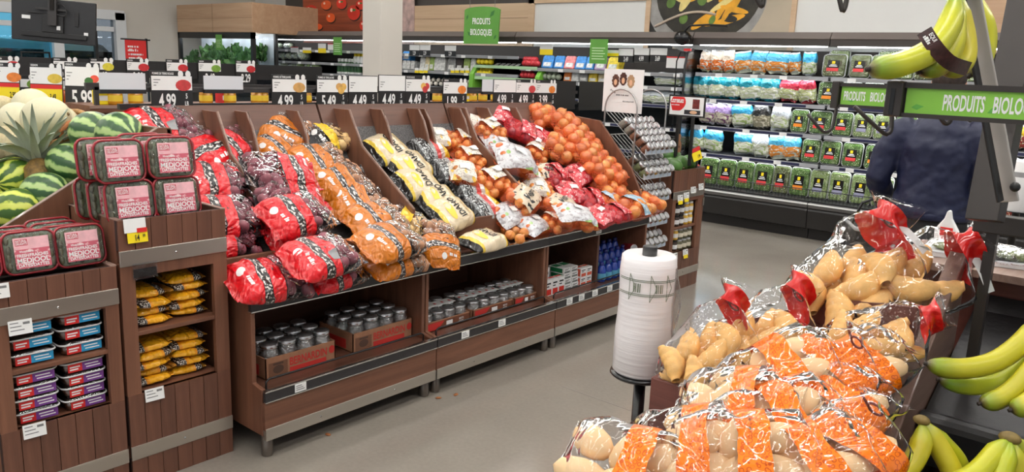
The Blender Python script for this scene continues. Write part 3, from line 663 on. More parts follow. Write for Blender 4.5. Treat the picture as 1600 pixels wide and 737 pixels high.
for (x, _), wh in zip(spots, where):
    p = atX(x, 163, SX-.06)
    t = thing('honey_jar', 'small amber honey jar with yellow lid, '+wh, 'jar', (SX-.08, p.y, zs), 0, 'honey jars on the back shelf')
    link('jar_body', jb, t); link('lid', jl, t)
for i, (x0, x1, m_, lb) in enumerate(((152, 178, YEL, 'yellow pack at the left end of the back shelf'), (725, 736, YEL, 'small yellow pack beside the orange onion sign'), (345, 352, RED, 'small red pack on the back shelf below the clear holder'))):
    a = atX(x0, 163, SX-.1).y; b_ = atX(x1, 163, SX-.1).y
    t = thing('small_pack', lb, 'pack', (SX-.12, (a+b_)/2, zs)); w_ = (b_-a)/2
    obj('carton', B().box(-.04, .04, -w_, w_, 0, .07), m_, t, bev=.004); obj('label_band', B().box(.04, .041, -w_*.9, w_*.9, .02, .045), WHITE, t)
# ------------------------------------------------------------------ second produce island behind, with its row of price signs
IX = -5.6
zi = atX(250, 112, IX).z
isl = thing('produce_island', 'second dark produce island behind the benches with a sign rail', 'display island', (0, 0, 0))
obj('island_body', B().box(IX-.6, IX-.02, -.8, 5.0, 0, 1.0), WOOD_IN, isl)
obj('sloped_tray', B().prism([(IX+.5, .75), (IX, 1.08), (IX, 1.0), (IX+.5, .62)], -.8, 5.0, 'y'), BLACK, isl)
obj('front_board', B().box(IX+.48, IX+.5, -.8, 5.0, 0, .8), WOOD, isl)
zl = atX(80, 165, -5.2).z
obj('front_ledge', B().box(-5.5, -5.2, -.8, 3.2, zl-.04, zl), WOODX, isl); obj('ledge_support', B().box(-5.5, -5.3, -.8, 3.2, .6, zl-.04), WOOD_IN, isl)
obj('sign_rail', B().box(IX-.03, IX-.008, -.8, 4.1, atX(250, 122, IX).z, atX(250, 96, IX).z), BLACK, isl)
for i, (x0, x1, pc, prc, nm) in enumerate(((-10, 31, 'apple', '2.49', 'dark red apple picture at the left edge'), (82, 122, 'onion', '2.29', 'orange peach picture and price 2.29'), (140, 178, 'pear', '2.69', 'yellow pear picture'), (197, 233, 'apple', '2.99', 'bright red apple picture under the red sign'), (259, 294, 'apple', '3.49', 'dark red apple picture left of the mist cabinet'), (309, 346, 'green', '2.49', 'green apple picture under the mist cabinet'), (368, 399, 'apple', '2.29', 'red apple picture at the right end'))):
    dy = 94+ (x0+10)*.016
    a = atX(x0, dy-6, IX); b_ = atX(x1, dy+31, IX)
    price_sign((IX+.002, (a.y+b_.y)/2, b_.z), b_.y-a.y, a.z-b_.z, prc, 'far price sign with '+nm, pics=(pc,), group='price signs on the far island', sub='')
for x0, x1 in ((31, 50), (122, 140), (232, 258)):
    a = atX(x0, 100, IX); b_ = atX(x1, 118, IX)
    obj('blank_plate', B().box(IX-.008, IX-.004, a.y, b_.y, b_.z, a.z), SIGNB, isl)
# ------------------------------------------------------------------ soft film bags
def nz(P, seed, sc, oct_=3):
    """cheap smooth noise from random sines, vectorised over points"""
    r = np.random.RandomState(seed); out = np.zeros(P.shape[:-1]); a = 1.0
    for o in range(oct_):
        for k in range(4):
            d = r.normal(size=3); d /= np.linalg.norm(d)
            out += a*np.sin(P @ d*sc*(1.9**o)+r.uniform(0, 6.28)+1.3*np.sin(P @ r.normal(size=3)*sc*.7))
        a *= .55
    return out/6
def pillow(L, W, T, seed=1, nu=34, nv=30, lump=.012, nl=12, lr=.045, wr=.004, crimp=.10, gather=0.0, sag=.5, fray=.012, bend=0.0):
    """closed film bag lying along x, flat-bottomed; u along the length, v around"""
    r = np.random.RandomState(seed)
    t = np.linspace(0, 1, nu); th = np.linspace(0, 2*PI, nv, endpoint=False)
    tt = np.clip((t-crimp)/(1-2*crimp), 0, 1)
    body = np.maximum(0, 1-np.abs(2*tt-1)**3.2)**.55
    h = T*.5*body+.0035; wd = W*.5*(.86+.14*body)
    if gather > 0:
        g = np.clip((t-(1-gather))/gather, 0, 1)
        wd *= 1-.86*np.sin(np.clip(g*1.6, 0, 1)*PI/2)+.62*np.clip((g-.45)/.55, 0, 1); h += .008*np.sin(PI*g)
    c, s = np.cos(th), np.sin(th)
    Y = np.sign(c)*np.abs(c)**.75; Z = np.sign(s)*np.abs(s)**.8
    P = np.zeros((nu, nv, 3))
    P[..., 0] = (t[:, None]-.5)*L*np.ones(nv); P[..., 1] = wd[:, None]*Y; P[..., 2] = h[:, None]*Z
    nrm = np.zeros_like(P); nrm[..., 1] = c; nrm[..., 2] = s
    amt = np.zeros((nu, nv))
    for k in range(nl):
        cx = r.uniform(-.36, .36)*L; a = r.uniform(0, PI); q = np.array([cx, W*.42*math.cos(a), T*.5*math.sin(a)])
        d2 = ((P-q)**2).sum(-1); amt = np.maximum(amt, lump*r.uniform(.6, 1.2)*np.exp(-d2/(lr*lr)))
    amt += wr*nz(P*[1, 1, 1], seed+5, 46, 3)
    amt *= (.25+.75*body)[:, None]
    P += nrm*amt[..., None]
    P[0, :, 1] *= 1.03; P[-1, :, 1] *= 1.03
    e = nz(P, seed+9, 60, 2)*fray; P[:2, :, 2] += e[:2]; P[-2:, :, 2] += e[-2:]; P[:, :, 0] += .3*fray*nz(P, seed+3, 40, 2)
    P[..., 2] += bend*L*((P[..., 0]/L)**2)*-4
    z = P[..., 2]; P[..., 2] = np.where(z < 0, z*sag, z); P[..., 2] -= P[..., 2].min()
    return P
def film_node(N, L, scale, strength=.7, dist=.02, aniso=(1, 1, 1)):
    tc = N.new('ShaderNodeTexCoord'); mp = N.new('ShaderNodeMapping'); mp.inputs['Scale'].default_value = aniso; L.new(tc.outputs['Object'], mp.inputs[0])
    n = N.new('ShaderNodeTexNoise'); n.inputs['Scale'].default_value = scale*.6; n.inputs['Detail'].default_value = 1.2; n.inputs['Distortion'].default_value = 2.2; L.new(mp.outputs[0], n.inputs['Vector'])
    n2 = N.new('ShaderNodeTexVoronoi'); n2.feature = 'DISTANCE_TO_EDGE'; n2.inputs['Scale'].default_value = scale*.55; L.new(mp.outputs[0], n2.inputs['Vector'])
    mn = N.new('ShaderNodeMath'); mn.operation = 'MINIMUM'; mn.inputs[1].default_value = .12; L.new(n2.outputs['Distance'], mn.inputs[0])
    ad = N.new('ShaderNodeMath'); ad.operation = 'MULTIPLY_ADD'; ad.inputs[1].default_value = 1.6; L.new(mn.outputs[0], ad.inputs[0]); L.new(n.outputs['Fac'], ad.inputs[2])
    b = N.new('ShaderNodeBump'); b.inputs['Strength'].default_value = strength; b.inputs['Distance'].default_value = dist; L.new(ad.outputs[0], b.inputs['Height'])
    return b
def bag_mat(name, bands, clear, scale=26, rough=.2, strength=.75, dots=False, clear_tint=(.96, .96, .98, 1), scrib=None, top_only=0, scr=(30, 46), wobble=.05):
    """printed film: bands = [(u_start, colour)...] along u; 'clear' lists u ranges that are see-through; scrib = (u0,u1,ink) lettering-like band"""
    m = bpy.data.materials.new(name); m.use_nodes = True; N, L = nt(m); p = N['Principled BSDF']; out = N['Material Output']
    uv = N.new('ShaderNodeUVMap'); sp = N.new('ShaderNodeSeparateXYZ'); L.new(uv.outputs[0], sp.inputs[0])
    tc = N.new('ShaderNodeTexCoord')
    wn = N.new('ShaderNodeTexNoise'); wn.inputs['Scale'].default_value = 14; L.new(tc.outputs['Object'], wn.inputs['Vector'])
    wob = N.new('ShaderNodeMath'); wob.operation = 'MULTIPLY_ADD'; wob.inputs[1].default_value = wobble; L.new(wn.outputs['Fac'], wob.inputs[0])
    sub = N.new('ShaderNodeMath'); sub.operation = 'SUBTRACT'; sub.inputs[1].default_value = wobble/2; L.new(sp.outputs[0], sub.inputs[0]); L.new(sub.outputs[0], wob.inputs[2])
    r = N.new('ShaderNodeValToRGB'); cr = r.color_ramp; cr.interpolation = 'CONSTANT'
    for i, (u, c) in enumerate(bands):
        e = cr.elements[i] if i < 1 else (cr.elements[1] if i == 1 else cr.elements.new(u))
        e.position = u; e.color = c
    if len(bands) == 1: cr.elements[1].color = bands[0][1]
    L.new(wob.outputs[0], r.inputs[0]); col = r.outputs[0]
    def overlay(colsock, facsock, c):
        mx = N.new('ShaderNodeMix'); mx.data_type = 'RGBA'; L.new(facsock, mx.inputs[0]); L.new(colsock, mx.inputs[6]); mx.inputs[7].default_value = c; return mx.outputs[2]
    def rng(u0, u1):
        a = N.new('ShaderNodeMath'); a.operation = 'GREATER_THAN'; a.inputs[1].default_value = u0; L.new(wob.outputs[0], a.inputs[0])
        b = N.new('ShaderNodeMath'); b.operation = 'LESS_THAN'; b.inputs[1].default_value = u1; L.new(wob.outputs[0], b.inputs[0])
        c = N.new('ShaderNodeMath'); c.operation = 'MULTIPLY'; L.new(a.outputs[0], c.inputs[0]); L.new(b.outputs[0], c.inputs[1]); return c.outputs[0]
    def mul(a, b):
        c = N.new('ShaderNodeMath'); c.operation = 'MULTIPLY'; L.new(a, c.inputs[0]); L.new(b, c.inputs[1]); return c.outputs[0]
    if scrib:
        mp = N.new('ShaderNodeMapping'); mp.inputs['Scale'].default_value = (scr[0], scr[1], 1); L.new(uv.outputs[0], mp.inputs[0])
        sn = N.new('ShaderNodeTexNoise'); sn.inputs['Scale'].default_value = 1; sn.inputs['Detail'].default_value = 1; L.new(mp.outputs[0], sn.inputs['Vector'])
        g = N.new('ShaderNodeMath'); g.operation = 'GREATER_THAN'; g.inputs[1].default_value = .56; L.new(sn.outputs['Fac'], g.inputs[0])
        col = overlay(col, mul(g.outputs[0], rng(scrib[0], scrib[1])), scrib[2])
    if dots:
        mp = N.new('ShaderNodeMapping'); mp.inputs['Scale'].default_value = (9, 13, 1); L.new(uv.outputs[0], mp.inputs[0])
        v = N.new('ShaderNodeTexVoronoi'); v.inputs['Randomness'].default_value = .35; v.inputs['Scale'].default_value = 1; L.new(mp.outputs[0], v.inputs['Vector'])
        g = N.new('ShaderNodeMath'); g.operation = 'LESS_THAN'; g.inputs[1].default_value = .085; L.new(v.outputs['Distance'], g.inputs[0])
        col = overlay(col, g.outputs[0], (.01, .01, .01, 1))
    if top_only:
        g = N.new('ShaderNodeMath'); g.operation = 'LESS_THAN'; g.inputs[1].default_value = top_only; L.new(sp.outputs[1], g.inputs[0])
    bp = film_node(N, L, scale, strength)
    L.new(col, p.inputs['Base Color']); p.inputs['Roughness'].default_value = max(.32, rough); p.inputs['Specular IOR Level'].default_value = .25; p.inputs['Coat Weight'].default_value = .9; p.inputs['Coat Roughness'].default_value = .045
    L.new(bp.outputs[0], p.inputs['Normal']); L.new(bp.outputs[0], p.inputs['Coat Normal'])
    if clear:
        tr = N.new('ShaderNodeBsdfTransparent'); tr.inputs[0].default_value = clear_tint
        gl = N.new('ShaderNodeBsdfGlossy'); gl.inputs['Roughness'].default_value = .06; L.new(bp.outputs[0], gl.inputs['Normal'])
        lw = N.new('ShaderNodeLayerWeight'); lw.inputs[0].default_value = .13; L.new(bp.outputs[0], lw.inputs['Normal'])
        ad = N.new('ShaderNodeMath'); ad.operation = 'ADD'; ad.inputs[1].default_value = .02; ad.use_clamp = True; L.new(lw.outputs['Fresnel'], ad.inputs[0])
        m1 = N.new('ShaderNodeMixShader'); L.new(ad.outputs[0], m1.inputs[0]); L.new(tr.outputs[0], m1.inputs[1]); L.new(gl.outputs[0], m1.inputs[2])
        fac = None
        for (u0, u1) in clear:
            f = rng(u0, u1)
            if fac is None: fac = f
            else:
                c = N.new('ShaderNodeMath'); c.operation = 'MAXIMUM'; L.new(fac, c.inputs[0]); L.new(f, c.inputs[1]); fac = c.outputs[0]
        if top_only: fac = mul(fac, g.outputs[0])
        m2 = N.new('ShaderNodeMixShader'); L.new(fac, m2.inputs[0]); L.new(p.outputs[0], m2.inputs[1]); L.new(m1.outputs[0], m2.inputs[2]); L.new(m2.outputs[0], out.inputs[0])
    return m
# ------------------------------------------------------------------ slatted kiosks on the left
KX = -2.84
PLK = wood_mat('brown_plank', srgb(96, 61, 47), srgb(126, 84, 65), axis=2)
PLK2 = wood_mat('brown_plank_dark', srgb(88, 56, 43), srgb(116, 77, 60), axis=2)
GROOVE = mat('dark_groove', srgb(52, 34, 29), .7)
def planks(parent, y0, y1, z0, z1, n, x=KX):
    obj('plank_backing', B().box(x-.02, x-.004, y0, y1, z0, z1), GROOVE, parent)
    wd = (y1-y0)/n
    me = [B().box(x-.006, x+.004, .0012, wd-.0012, z0, z1).mesh('plank', [q]) for q in (PLK, PLK2)]
    for i in range(n):
        o = link('plank', me[i*5 % 3 % 2], parent, (.0008*(i % 2), y0+wd*i, 0))
def kiosk(y0, y1, ztop, zband, oy0, oy1, oz0, oz1, zsh, label):
    t = thing('slatted_kiosk', label, 'kiosk', (0, 0, 0), 0, 'slatted kiosks at the end of the benches')
    x1 = -3.255
    for (a, nm) in ((y0, 'side_panel'), (y1-.015, 'side_panel')): obj(nm, B().box(x1, KX-.02, a, a+.015, 0, ztop), WOOD, t, bev=.002)
    obj('back_panel', B().box(x1, x1+.015, y0, y1, 0, ztop), WOOD_IN, t)
    planks(t, y0, y1, zband+.03, ztop, 7)
    planks(t, y0, y1, .16, oz0, 7); planks(t, y0, y1, 0, .105, 7)
    for a, b_ in ((y0, oy0), (oy1, y1)): obj('stile', B().box(KX-.02, KX+.002, a, b_, oz0, zband-.02), WOOD, t)
    obj('rail', B().box(KX-.02, KX+.002, oy0, oy1, oz1, zband-.02), WOOD, t) if zband-.02 > oz1 else None
    bd = obj('metal_band', B().box(KX, KX+.008, y0-.001, y1+.001, zband-.028, zband+.03), ALU, t, bev=.002)
    bd2 = obj('metal_band', B().box(KX, KX+.008, y0-.001, y1+.001, .105, .16), ALU, t, bev=.002)
    for b0, zz in ((bd, zband), (bd2, .132)): obj('rivet', B().lathe([(0, .003), (.004, .002), (.005, 0)], 8, M=Matrix.Translation((KX+.008, (y0+y1)/2, zz)) @ Matrix.Rotation(PI/2, 4, 'Y')), CHROME, b0)
    obj('shelf', B().box(x1+.015, KX-.004, oy0-.02, oy1+.02, zsh-.016, zsh), WOODX, t, bev=.002)
    obj('shelf', B().box(x1+.015, KX-.004, oy0-.02, oy1+.02, oz0-.016, oz0), WOODX, t)
    obj('top_tray', B().box(x1+.015, KX-.02, y0+.015, y1-.015, ztop-.05, ztop-.028), GROOVE, t)
    obj('tray_edge', B().box(x1, x1+.02, y0, y1, ztop, ztop+.004).box(x1, KX, y0-.002, y0+.018, ztop, ztop+.004).box(x1, KX, y1-.018, y1+.002, ztop, ztop+.004), EDGE, t)['kind'] = 'stuff'
    return t
k2 = kiosk(1.20, 1.612, 1.02, .88, 1.252, 1.556, .36, .81, .598, 'brown slatted kiosk with stacked dates on top and yellow bags inside')
k1 = kiosk(.785, 1.188, .86, .75, .835, 1.142, .352, .715, .558, 'brown slatted kiosk at the left edge with plastic tubs on its shelves')
def tag_holder(parent, y, z, yellow=False, x=KX+.012, tilt=.12):
    o = obj('price_ticket', B().box(0, .0015, -.035, .035, -.024, .024), WHITE, parent, (x, y, z), (0, -tilt, -.05))
    q = B()
    for k in range(3): q.box(.0016, .002, -.03, -.005+.008*k, .014-.012*k, .017-.012*k)
    q.box(.0016, .002, .008, .028, .008, .016)
    obj('printed_lines', q, INK_G, o); return o
tag_holder(k2, atX(240, 626, KX).y, .348); tag_holder(k1, atX(53, 680, KX).y, .34); tag_holder(k1, atX(30, 512, KX).y, .708); tag_holder(k1, .81, .84)
sp = obj('sale_ticket', B().box(0, .0015, -.036, .036, -.048, .0), YEL, k2, (KX+.012, atX(211, 350, KX).y, .985), (0, -.1, 0))
obj('ticket_top', B().box(0.002, .003, -.046, .032, -.01, .04), WHITE, sp); obj('red_band', B().box(.003, .004, -.002, .034, -.012, .004), RED, sp)
obj('price_digits', B().text('14', (.004, -.002, -.040), (0, 1, 0), (0, 0, 1), .022, sx=.6).text('99', (.004, .022, -.030), (0, 1, 0), (0, 0, 1), .011, sx=.6), INK, sp)
ch = obj('clear_ticket_holder', B().box(.009, .011, -.045, .045, -.03, .03), CLAM, k2, (KX, atX(225, 421, KX).y, .83)); obj('holder_strip', B().box(.0075, .009, -.042, .042, -.024, .008), DARK, ch)
# ------------------------------------------------------------------ clamshells of dates
DATE = mat('date_brown', srgb(104, 98, 70), .3, var=.3, vscale=50)
TRAYD = mat('dark_green_tray', srgb(140, 148, 120), .35, var=.3, vscale=18)
RIM = mat('red_clear_rim', srgb(150, 30, 40), .2, coat=.6)
def date_label_mat():
    m = bpy.data.materials.new('date_label'); m.use_nodes = True; N, L = nt(m); p = N['Principled BSDF']; p.inputs['Roughness'].default_value = .3; p.inputs['Coat Weight'].default_value = .5
    tc = N.new('ShaderNodeTexCoord'); mp = N.new('ShaderNodeMapping'); mp.inputs['Scale'].default_value = (1, 30, 60); mp.inputs['Rotation'].default_value = (.5, 0, 0); L.new(tc.outputs['Object'], mp.inputs[0])
    n = N.new('ShaderNodeTexNoise'); n.inputs['Scale'].default_value = 1; n.inputs['Detail'].default_value = 2; L.new(mp.outputs[0], n.inputs['Vector'])
    r = N.new('ShaderNodeValToRGB'); e = r.color_ramp.elements; e[0].position = .56; e[0].color = srgb(204, 92, 108); e[1].position = .66; e[1].color = srgb(240, 196, 198)
    L.new(n.outputs['Fac'], r.inputs[0]); L.new(r.outputs[0], p.inputs['Base Color']); return m
DLAB = date_label_mat()
def rrect(w_, h, r, n=5):
    pts = []
    for (cx, cz, a0) in ((w_/2-r, h/2-r, 0), (-w_/2+r, h/2-r, PI/2), (-w_/2+r, -h/2+r, PI), (w_/2-r, -h/2+r, 1.5*PI)):
        for i in range(n+1): a = a0+PI/2*i/n; pts.append((cx+r*math.cos(a), cz+r*math.sin(a)))
    return pts
def rr_loft(b, secs, m=0, capf=True, capb=True):
    """secs: [(x, w, h, r)] rounded rectangles lofted along x (y-z plane)"""
    rings = [[(x, p[0], p[1]) for p in rrect(w_, h, r)] for x, w_, h, r in secs]; n = len(rings[0]); o = len(b.v)
    for ring in rings: b.v += ring
    for i in range(len(rings)-1):
        for j in range(n): b.face([o+i*n+j, o+i*n+(j+1) % n, o+(i+1)*n+(j+1) % n, o+(i+1)*n+j], m, None, True)
    if capb: b.face([o+j for j in range(n)][::-1], m)
    if capf: b.face([o+(len(rings)-1)*n+j for j in range(n)], m)
    return b
DW, DH = .176, .15
dp = thing('date_box', 'x', 'box', (0, 0, 0), 0, 'clear boxes of medjool dates')     # origin: middle of the bottom edge, label faces +X
b = rr_loft(B(), [(-.048, DW*.84, DH*.84, .02), (-.045, DW*.9, DH*.9, .025), (-.006, DW*.95, DH*.95, .03)])
for v in range(len(b.v)): b.v[v] = (b.v[v][0], b.v[v][1], b.v[v][2]+DH/2)
obj('tray', b, TRAYD, dp)
b = rr_loft(B(), [(-.004, DW*.98, DH*.98, .03), (.010, DW*.93, DH*.92, .03), (.016, DW*.86, DH*.84, .028)], capb=False)
for v in range(len(b.v)): b.v[v] = (b.v[v][0], b.v[v][1], b.v[v][2]+DH/2)
obj('lid', b, CLAM, dp)
rp = [(-.002, p[0], p[1]+DH/2) for p in rrect(DW, DH, .032)]
obj('rim', B().tube(rp, .005, 6, closed=True), RIM, dp)
rr = random.Random(3); db = B()
for iy in range(7):
    for iz in range(4): db.ball((-.004, (iy-3)*.023+rr.uniform(-.003, .003), .028+iz*.031+rr.uniform(-.003, .003)), (.009, .010, .018), 4, 6)
obj('dates', db, DATE, dp)['kind'] = 'stuff'
lb = obj('label_sheet', B().box(.0163, .0168, -DW*.32, DW*.34, DH*.12, DH*.86), DLAB, dp)
X_ = .0176
obj('label_top', B().box(.0168, .0170, -DW*.32, DW*.34, DH*.58, DH*.86), mat('pale_pink_print', srgb(232, 178, 184), .4, var=.12, vscale=40), lb)
obj('brand_patch', B().box(.0168, .0173, -DW*.29, -DW*.06, DH*.67, DH*.82), mat('crimson_patch', srgb(190, 40, 62), .4), lb)
obj('lettering', B().text('NATURAL', (X_, -DW*.175, DH*.755), (0, 1, 0), (0, 0, 1), .0085, sx=.7).text('DELIGHTS', (X_, -DW*.175, DH*.69), (0, 1, 0), (0, 0, 1), .0085, sx=.7)
    .text('Whole/Entieres', (X_, -DW*.10, DH*.505), (0, 1, 0), (0, 0, 1), .0075, sx=.7).text('FRESH/FRAÎCHES', (X_, DW*.01, DH*.395), (0, 1, 0), (0, 0, 1), .0115, sx=.86).text('MEDJOOL', (X_, DW*.01, DH*.255), (0, 1, 0), (0, 0, 1), .0175, sx=1.0).text('DATES/DATTES', (X_, DW*.01, DH*.155), (0, 1, 0), (0, 0, 1), .0115, sx=.92), WHITE, lb)
proto(dp)
tl = -.16
spots = [((-2.90, 1.285, .998), 'front left, lower'), ((-2.90, 1.462, .998), 'front right, lower'), ((-2.915, 1.262, 1.145), 'front left, upper'), ((-2.915, 1.452, 1.148), 'front right, upper'),
         ((-2.985, 1.262, .995), 'second layer, lower left'), ((-2.985, 1.44, .995), 'second layer, lower right'), ((-2.995, 1.235, 1.146), 'second layer, upper left'), ((-2.995, 1.43, 1.15), 'second layer, upper right'),
         ((-3.07, 1.25, .995), 'third layer, lower left'), ((-3.07, 1.43, .995), 'third layer, lower right'), ((-3.07, 1.41, 1.15), 'third layer, upper right')]
for i, (lc, wh) in enumerate(spots):
    if i == 0: dp.location = lc; dp.rotation_euler = (0, tl, 0); dp['label'] = 'clear red-rimmed box of dates on the taller kiosk, '+wh
    else: dup(dp, 'clear red-rimmed box of dates on the taller kiosk, '+wh, lc, (0, tl, .03*((i*7) % 3-1)))
for i, (yy, xx, wh) in enumerate(((.772, -2.905, 'front row, cut by the photo edge'), (.945, -2.905, 'front row, left'), (1.105, -2.905, 'front row, right'), (.925, -2.985, 'second row, left'), (1.085, -2.985, 'second row, right'), (.92, -3.06, 'third row, left'), (1.082, -3.06, 'third row, right'), (.76, -2.985, 'second row, at the left photo edge'), (1.09, -3.135, 'back row, right'))):
    dup(dp, 'clear red-rimmed box of dates on the lower kiosk, '+wh, (xx, yy, .865-.01*(i > 2)), (0, tl-.04, .02*(i % 3-1)), .93)
# ------------------------------------------------------------------ yellow snack bags in the taller kiosk
CASH = bag_mat('yellow_snack_film', [(0, srgb(225, 150, 30)), (.1, srgb(240, 172, 30)), (.62, srgb(232, 150, 26)), (.68, srgb(40, 32, 28)), (.9, srgb(214, 150, 60))], None, scale=30, strength=.6, scrib=(.69, .88, srgb(230, 224, 214)))
cmesh = []
for sd in range(4):
    P = pillow(.20, .15, .05, 40+sd, 26, 22, .006, 20, .02, .003, .08); cmesh.append(B().grid(P, wrapv=True).mesh('snack_bag', [CASH]))
seal = B().box(-.006, .006, -.07, .07, -.001, .001).mesh('sealed_edge', [mat('seal_yellow', srgb(236, 180, 60), .3)])
lev = ['bottom', 'second', 'third', 'fourth', 'top']
for s_, (z0, nl) in enumerate(((.598, 5), (.36, 5))):
    for c_ in range(2):
        for k in range(nl if not (c_ == 0 and s_ == 0) else nl-1):
            i = s_*20+c_*8+k; r_ = random.Random(i)
            t = thing('snack_bag', 'yellow snack bag on the %s kiosk shelf, %s of the %s stack' % (('upper', 'lower')[s_], lev[k] if k < nl-1 else 'topmost', ('left', 'right')[c_]), 'bag', (-2.985+r_.uniform(-.01, .015), 1.325+.157*c_+r_.uniform(-.008, .008), z0+.001+k*.0335), (r_.uniform(-.04, .04), r_.uniform(-.05, .08), (1.57 if (k+c_) % 2 else -1.57)+r_.uniform(-.16, .16)), 'yellow snack bags in the kiosk')
            o = link('bag_film', cmesh[(k+c_+s_) % 4], t, scale=(.78, 1.3, .86))
            link('sealed_edge', seal, t, (-.075, 0, .02)) if k == nl-1 else None
# ------------------------------------------------------------------ plastic tubs in the lower kiosk
NUT = mat('nut_brown', srgb(120, 76, 50), .5, var=.45, vscale=60)
TLAB = {'blue': mat('blue_label', srgb(40, 150, 200), .4), 'purple': mat('purple_label', srgb(116, 60, 140), .4)}
TUB = glass_mat('tub_plastic', tint=(.9, .9, .92, 1), fac=.25, rough=.08, base=.10, bump=.2, bscale=40)
def tub_proto(kind):
    t = thing('snack_tub', 'x', 'tub', (0, 0, 0), 0, kind+' labelled tubs')
    bb = B(); o = len(bb.v)
    def ringz(secs, m=0):
        rings = [[(p[0], p[1], z) for p in rrect(a, c_, r_)] for z, a, c_, r_ in secs]; n = len(rings[0]); o = len(bb.v)
        for q in rings: bb.v.extend(q)
        for i in range(len(rings)-1):
            for j in range(n): bb.face([o+i*n+j, o+i*n+(j+1) % n, o+(i+1)*n+(j+1) % n, o+(i+1)*n+j], m, None, True)
        bb.face([o+(len(rings)-1)*n+j for j in range(n)], m); bb.face([o+j for j in range(n)][::-1], m)
    ringz([(0, .105, .115, .02), (.004, .115, .125, .022), (.038, .128, .138, .024)])
    obj('tub_body', bb, TUB, t)
    bb = B(); ringz([(.003, .10, .11, .02), (.033, .118, .128, .022)]); obj('filling', bb, NUT, t)
    bb = B(); ringz([(.038, .136, .146, .026), (.044, .138, .148, .026), (.047, .120, .130, .022), (.052, .112, .122, .02)]); obj('lid', bb, TUB, t)
    obj('lid_rim', B().tube([(p[0], p[1], .041) for p in rrect(.139, .149, .026)], .0032, 5, closed=True), LGREY, t)
    l_ = obj('side_label', B().box(.0625, .0635, -.005, .064, .006, .036), TLAB[kind], t); obj('red_patch', B().box(.0625, .0637, -.052, -.005, .006, .036), RED, l_)
    obj('lettering', B().box(.0637, .0640, -.046, -.012, .022, .027).box(.0637, .064, -.046, -.018, .013, .018).box(.0636, .0639, .004, .05, .024, .028).box(.0636, .0639, .008, .056, .014, .018), WHITE, l_)
    if kind == 'purple': obj('top_card', B().box(-.05, .05, -.054, .054, .0521, .0526), mat('dark_purple_card', srgb(58, 40, 66), .4, var=.3, vscale=40), t)
    return proto(t)
tb_, tp_ = tub_proto('blue'), tub_proto('purple')
first = {'blue': tb_, 'purple': tp_}; used = set()
for kind, z0, ns in (('blue', .558, (3, 3)), ('purple', .352, (4, 4))):
    for c_ in range(2):
        for k in range(ns[c_]):
            lab = 'clear tub with %s label, %s of the %s stack on the kiosk shelf' % (kind, 'topmost' if k == ns[c_]-1 else lev[k], ('left', 'right')[c_])
            lc = (-2.925-.004*(k % 2), .908+.158*c_, z0+.001+k*.0535-.008*(kind == 'purple')*k); rt = (0, 0, .03*((k*3+c_) % 3-1))
            if kind not in used: t = first[kind]; used.add(kind); t.location = lc; t.rotation_euler = rt; t['label'] = lab
            else: dup(first[kind], lab, lc, rt)
# ------------------------------------------------------------------ templates: a thing = Empty + parts that share meshes
def place(name, tpl, M, label, cat, group=None):
    t = tag(link(name, None), label, cat, group); t.matrix_world = M
    for part in tpl:
        o = link(part[0], part[1], t)
        if part[2] is not None: o.matrix_local = part[2]
        if len(part) > 3 and part[3]: o['kind'] = part[3]
        elif part[0] in PRINT: o['kind'] = 'stuff'
    return t
def basis(o, ex, ez):
    ez = Vector(ez).normalized(); ex = Vector(ex); ex = (ex-ez*ex.dot(ez)).normalized(); ey = ez.cross(ex)
    M = Matrix((ex, ey, ez)).transposed().to_4x4(); M.translation = o; return M
def drape(P, pts, off=.002):
    """lift flat (x, y) points onto the upper side of a pillow"""
    nu, nv = P.shape[:2]; U = P[:, :nv//2+1].reshape(-1, 3); out = []
    for x, y in pts:
        d = (U[:, 0]-x)**2+(U[:, 1]-y)**2; k = np.argsort(d)[:4]; w_ = 1/(d[k]+1e-5); out.append((x, y, float((U[k, 2]*w_).sum()/w_.sum())+off))
    return out
def drape_text(b, P, t, cx, cy, h, ang=0, sx=1.0, m=0):
    vs, fs, wd = text_mesh(t); c, s = math.cos(ang), math.sin(ang)
    pts = [(cx+((x-wd/2)*h*sx)*c-(y-.5)*h*s, cy+((x-wd/2)*h*sx)*s+(y-.5)*h*c) for x, y in vs]
    b.add(drape(P, pts, .0035), fs, m)
def drape_patch(b, P, x0, x1, y0, y1, m=0, off=.0025, n=7, oval=False):
    o = len(b.v)
    if oval:
        pts = [((x0+x1)/2, (y0+y1)/2)]+[((x0+x1)/2+(x1-x0)/2*math.cos(a), (y0+y1)/2+(y1-y0)/2*math.sin(a)) for a in np.linspace(0, 2*PI, 14, endpoint=False)]
        b.add(drape(P, pts, off), [(0, i+1, (i+1) % 14+1) for i in range(14)], m, smooth=True); return
    pts = [(x0+(x1-x0)*i/n, y0+(y1-y0)*j/n) for i in range(n+1) for j in range(n+1)]
    b.add(drape(P, pts, off), [(i*(n+1)+j, (i+1)*(n+1)+j, (i+1)*(n+1)+j+1, i*(n+1)+j+1) for i in range(n) for j in range(n)], m, smooth=True)
def lumpy(seed, r, amp=.1, nu=7, nv=9):
    b = B().ball((0, 0, 0), r, nu, nv); P = np.array(b.v); f = 1+amp*nz(P/max(r), seed, 2.2, 2); b.v = [tuple(q) for q in P*f[:, None]]; return b
POT_R = mat('red_potato', srgb(132, 74, 84), .45, var=.35, vscale=30); POT_T = mat('tan_potato', srgb(170, 124, 92), .5, var=.3, vscale=30); POT_Y = mat('pale_potato', srgb(226, 190, 130), .5, var=.2, vscale=30)
pots = {k: [lumpy(s, (.038, .029, .026), .12).mesh('potato', [m]) for s in (1, 2)] for k, m in (('r', POT_R), ('t', POT_T), ('y', POT_Y))}
K_ = srgb(24, 22, 22)
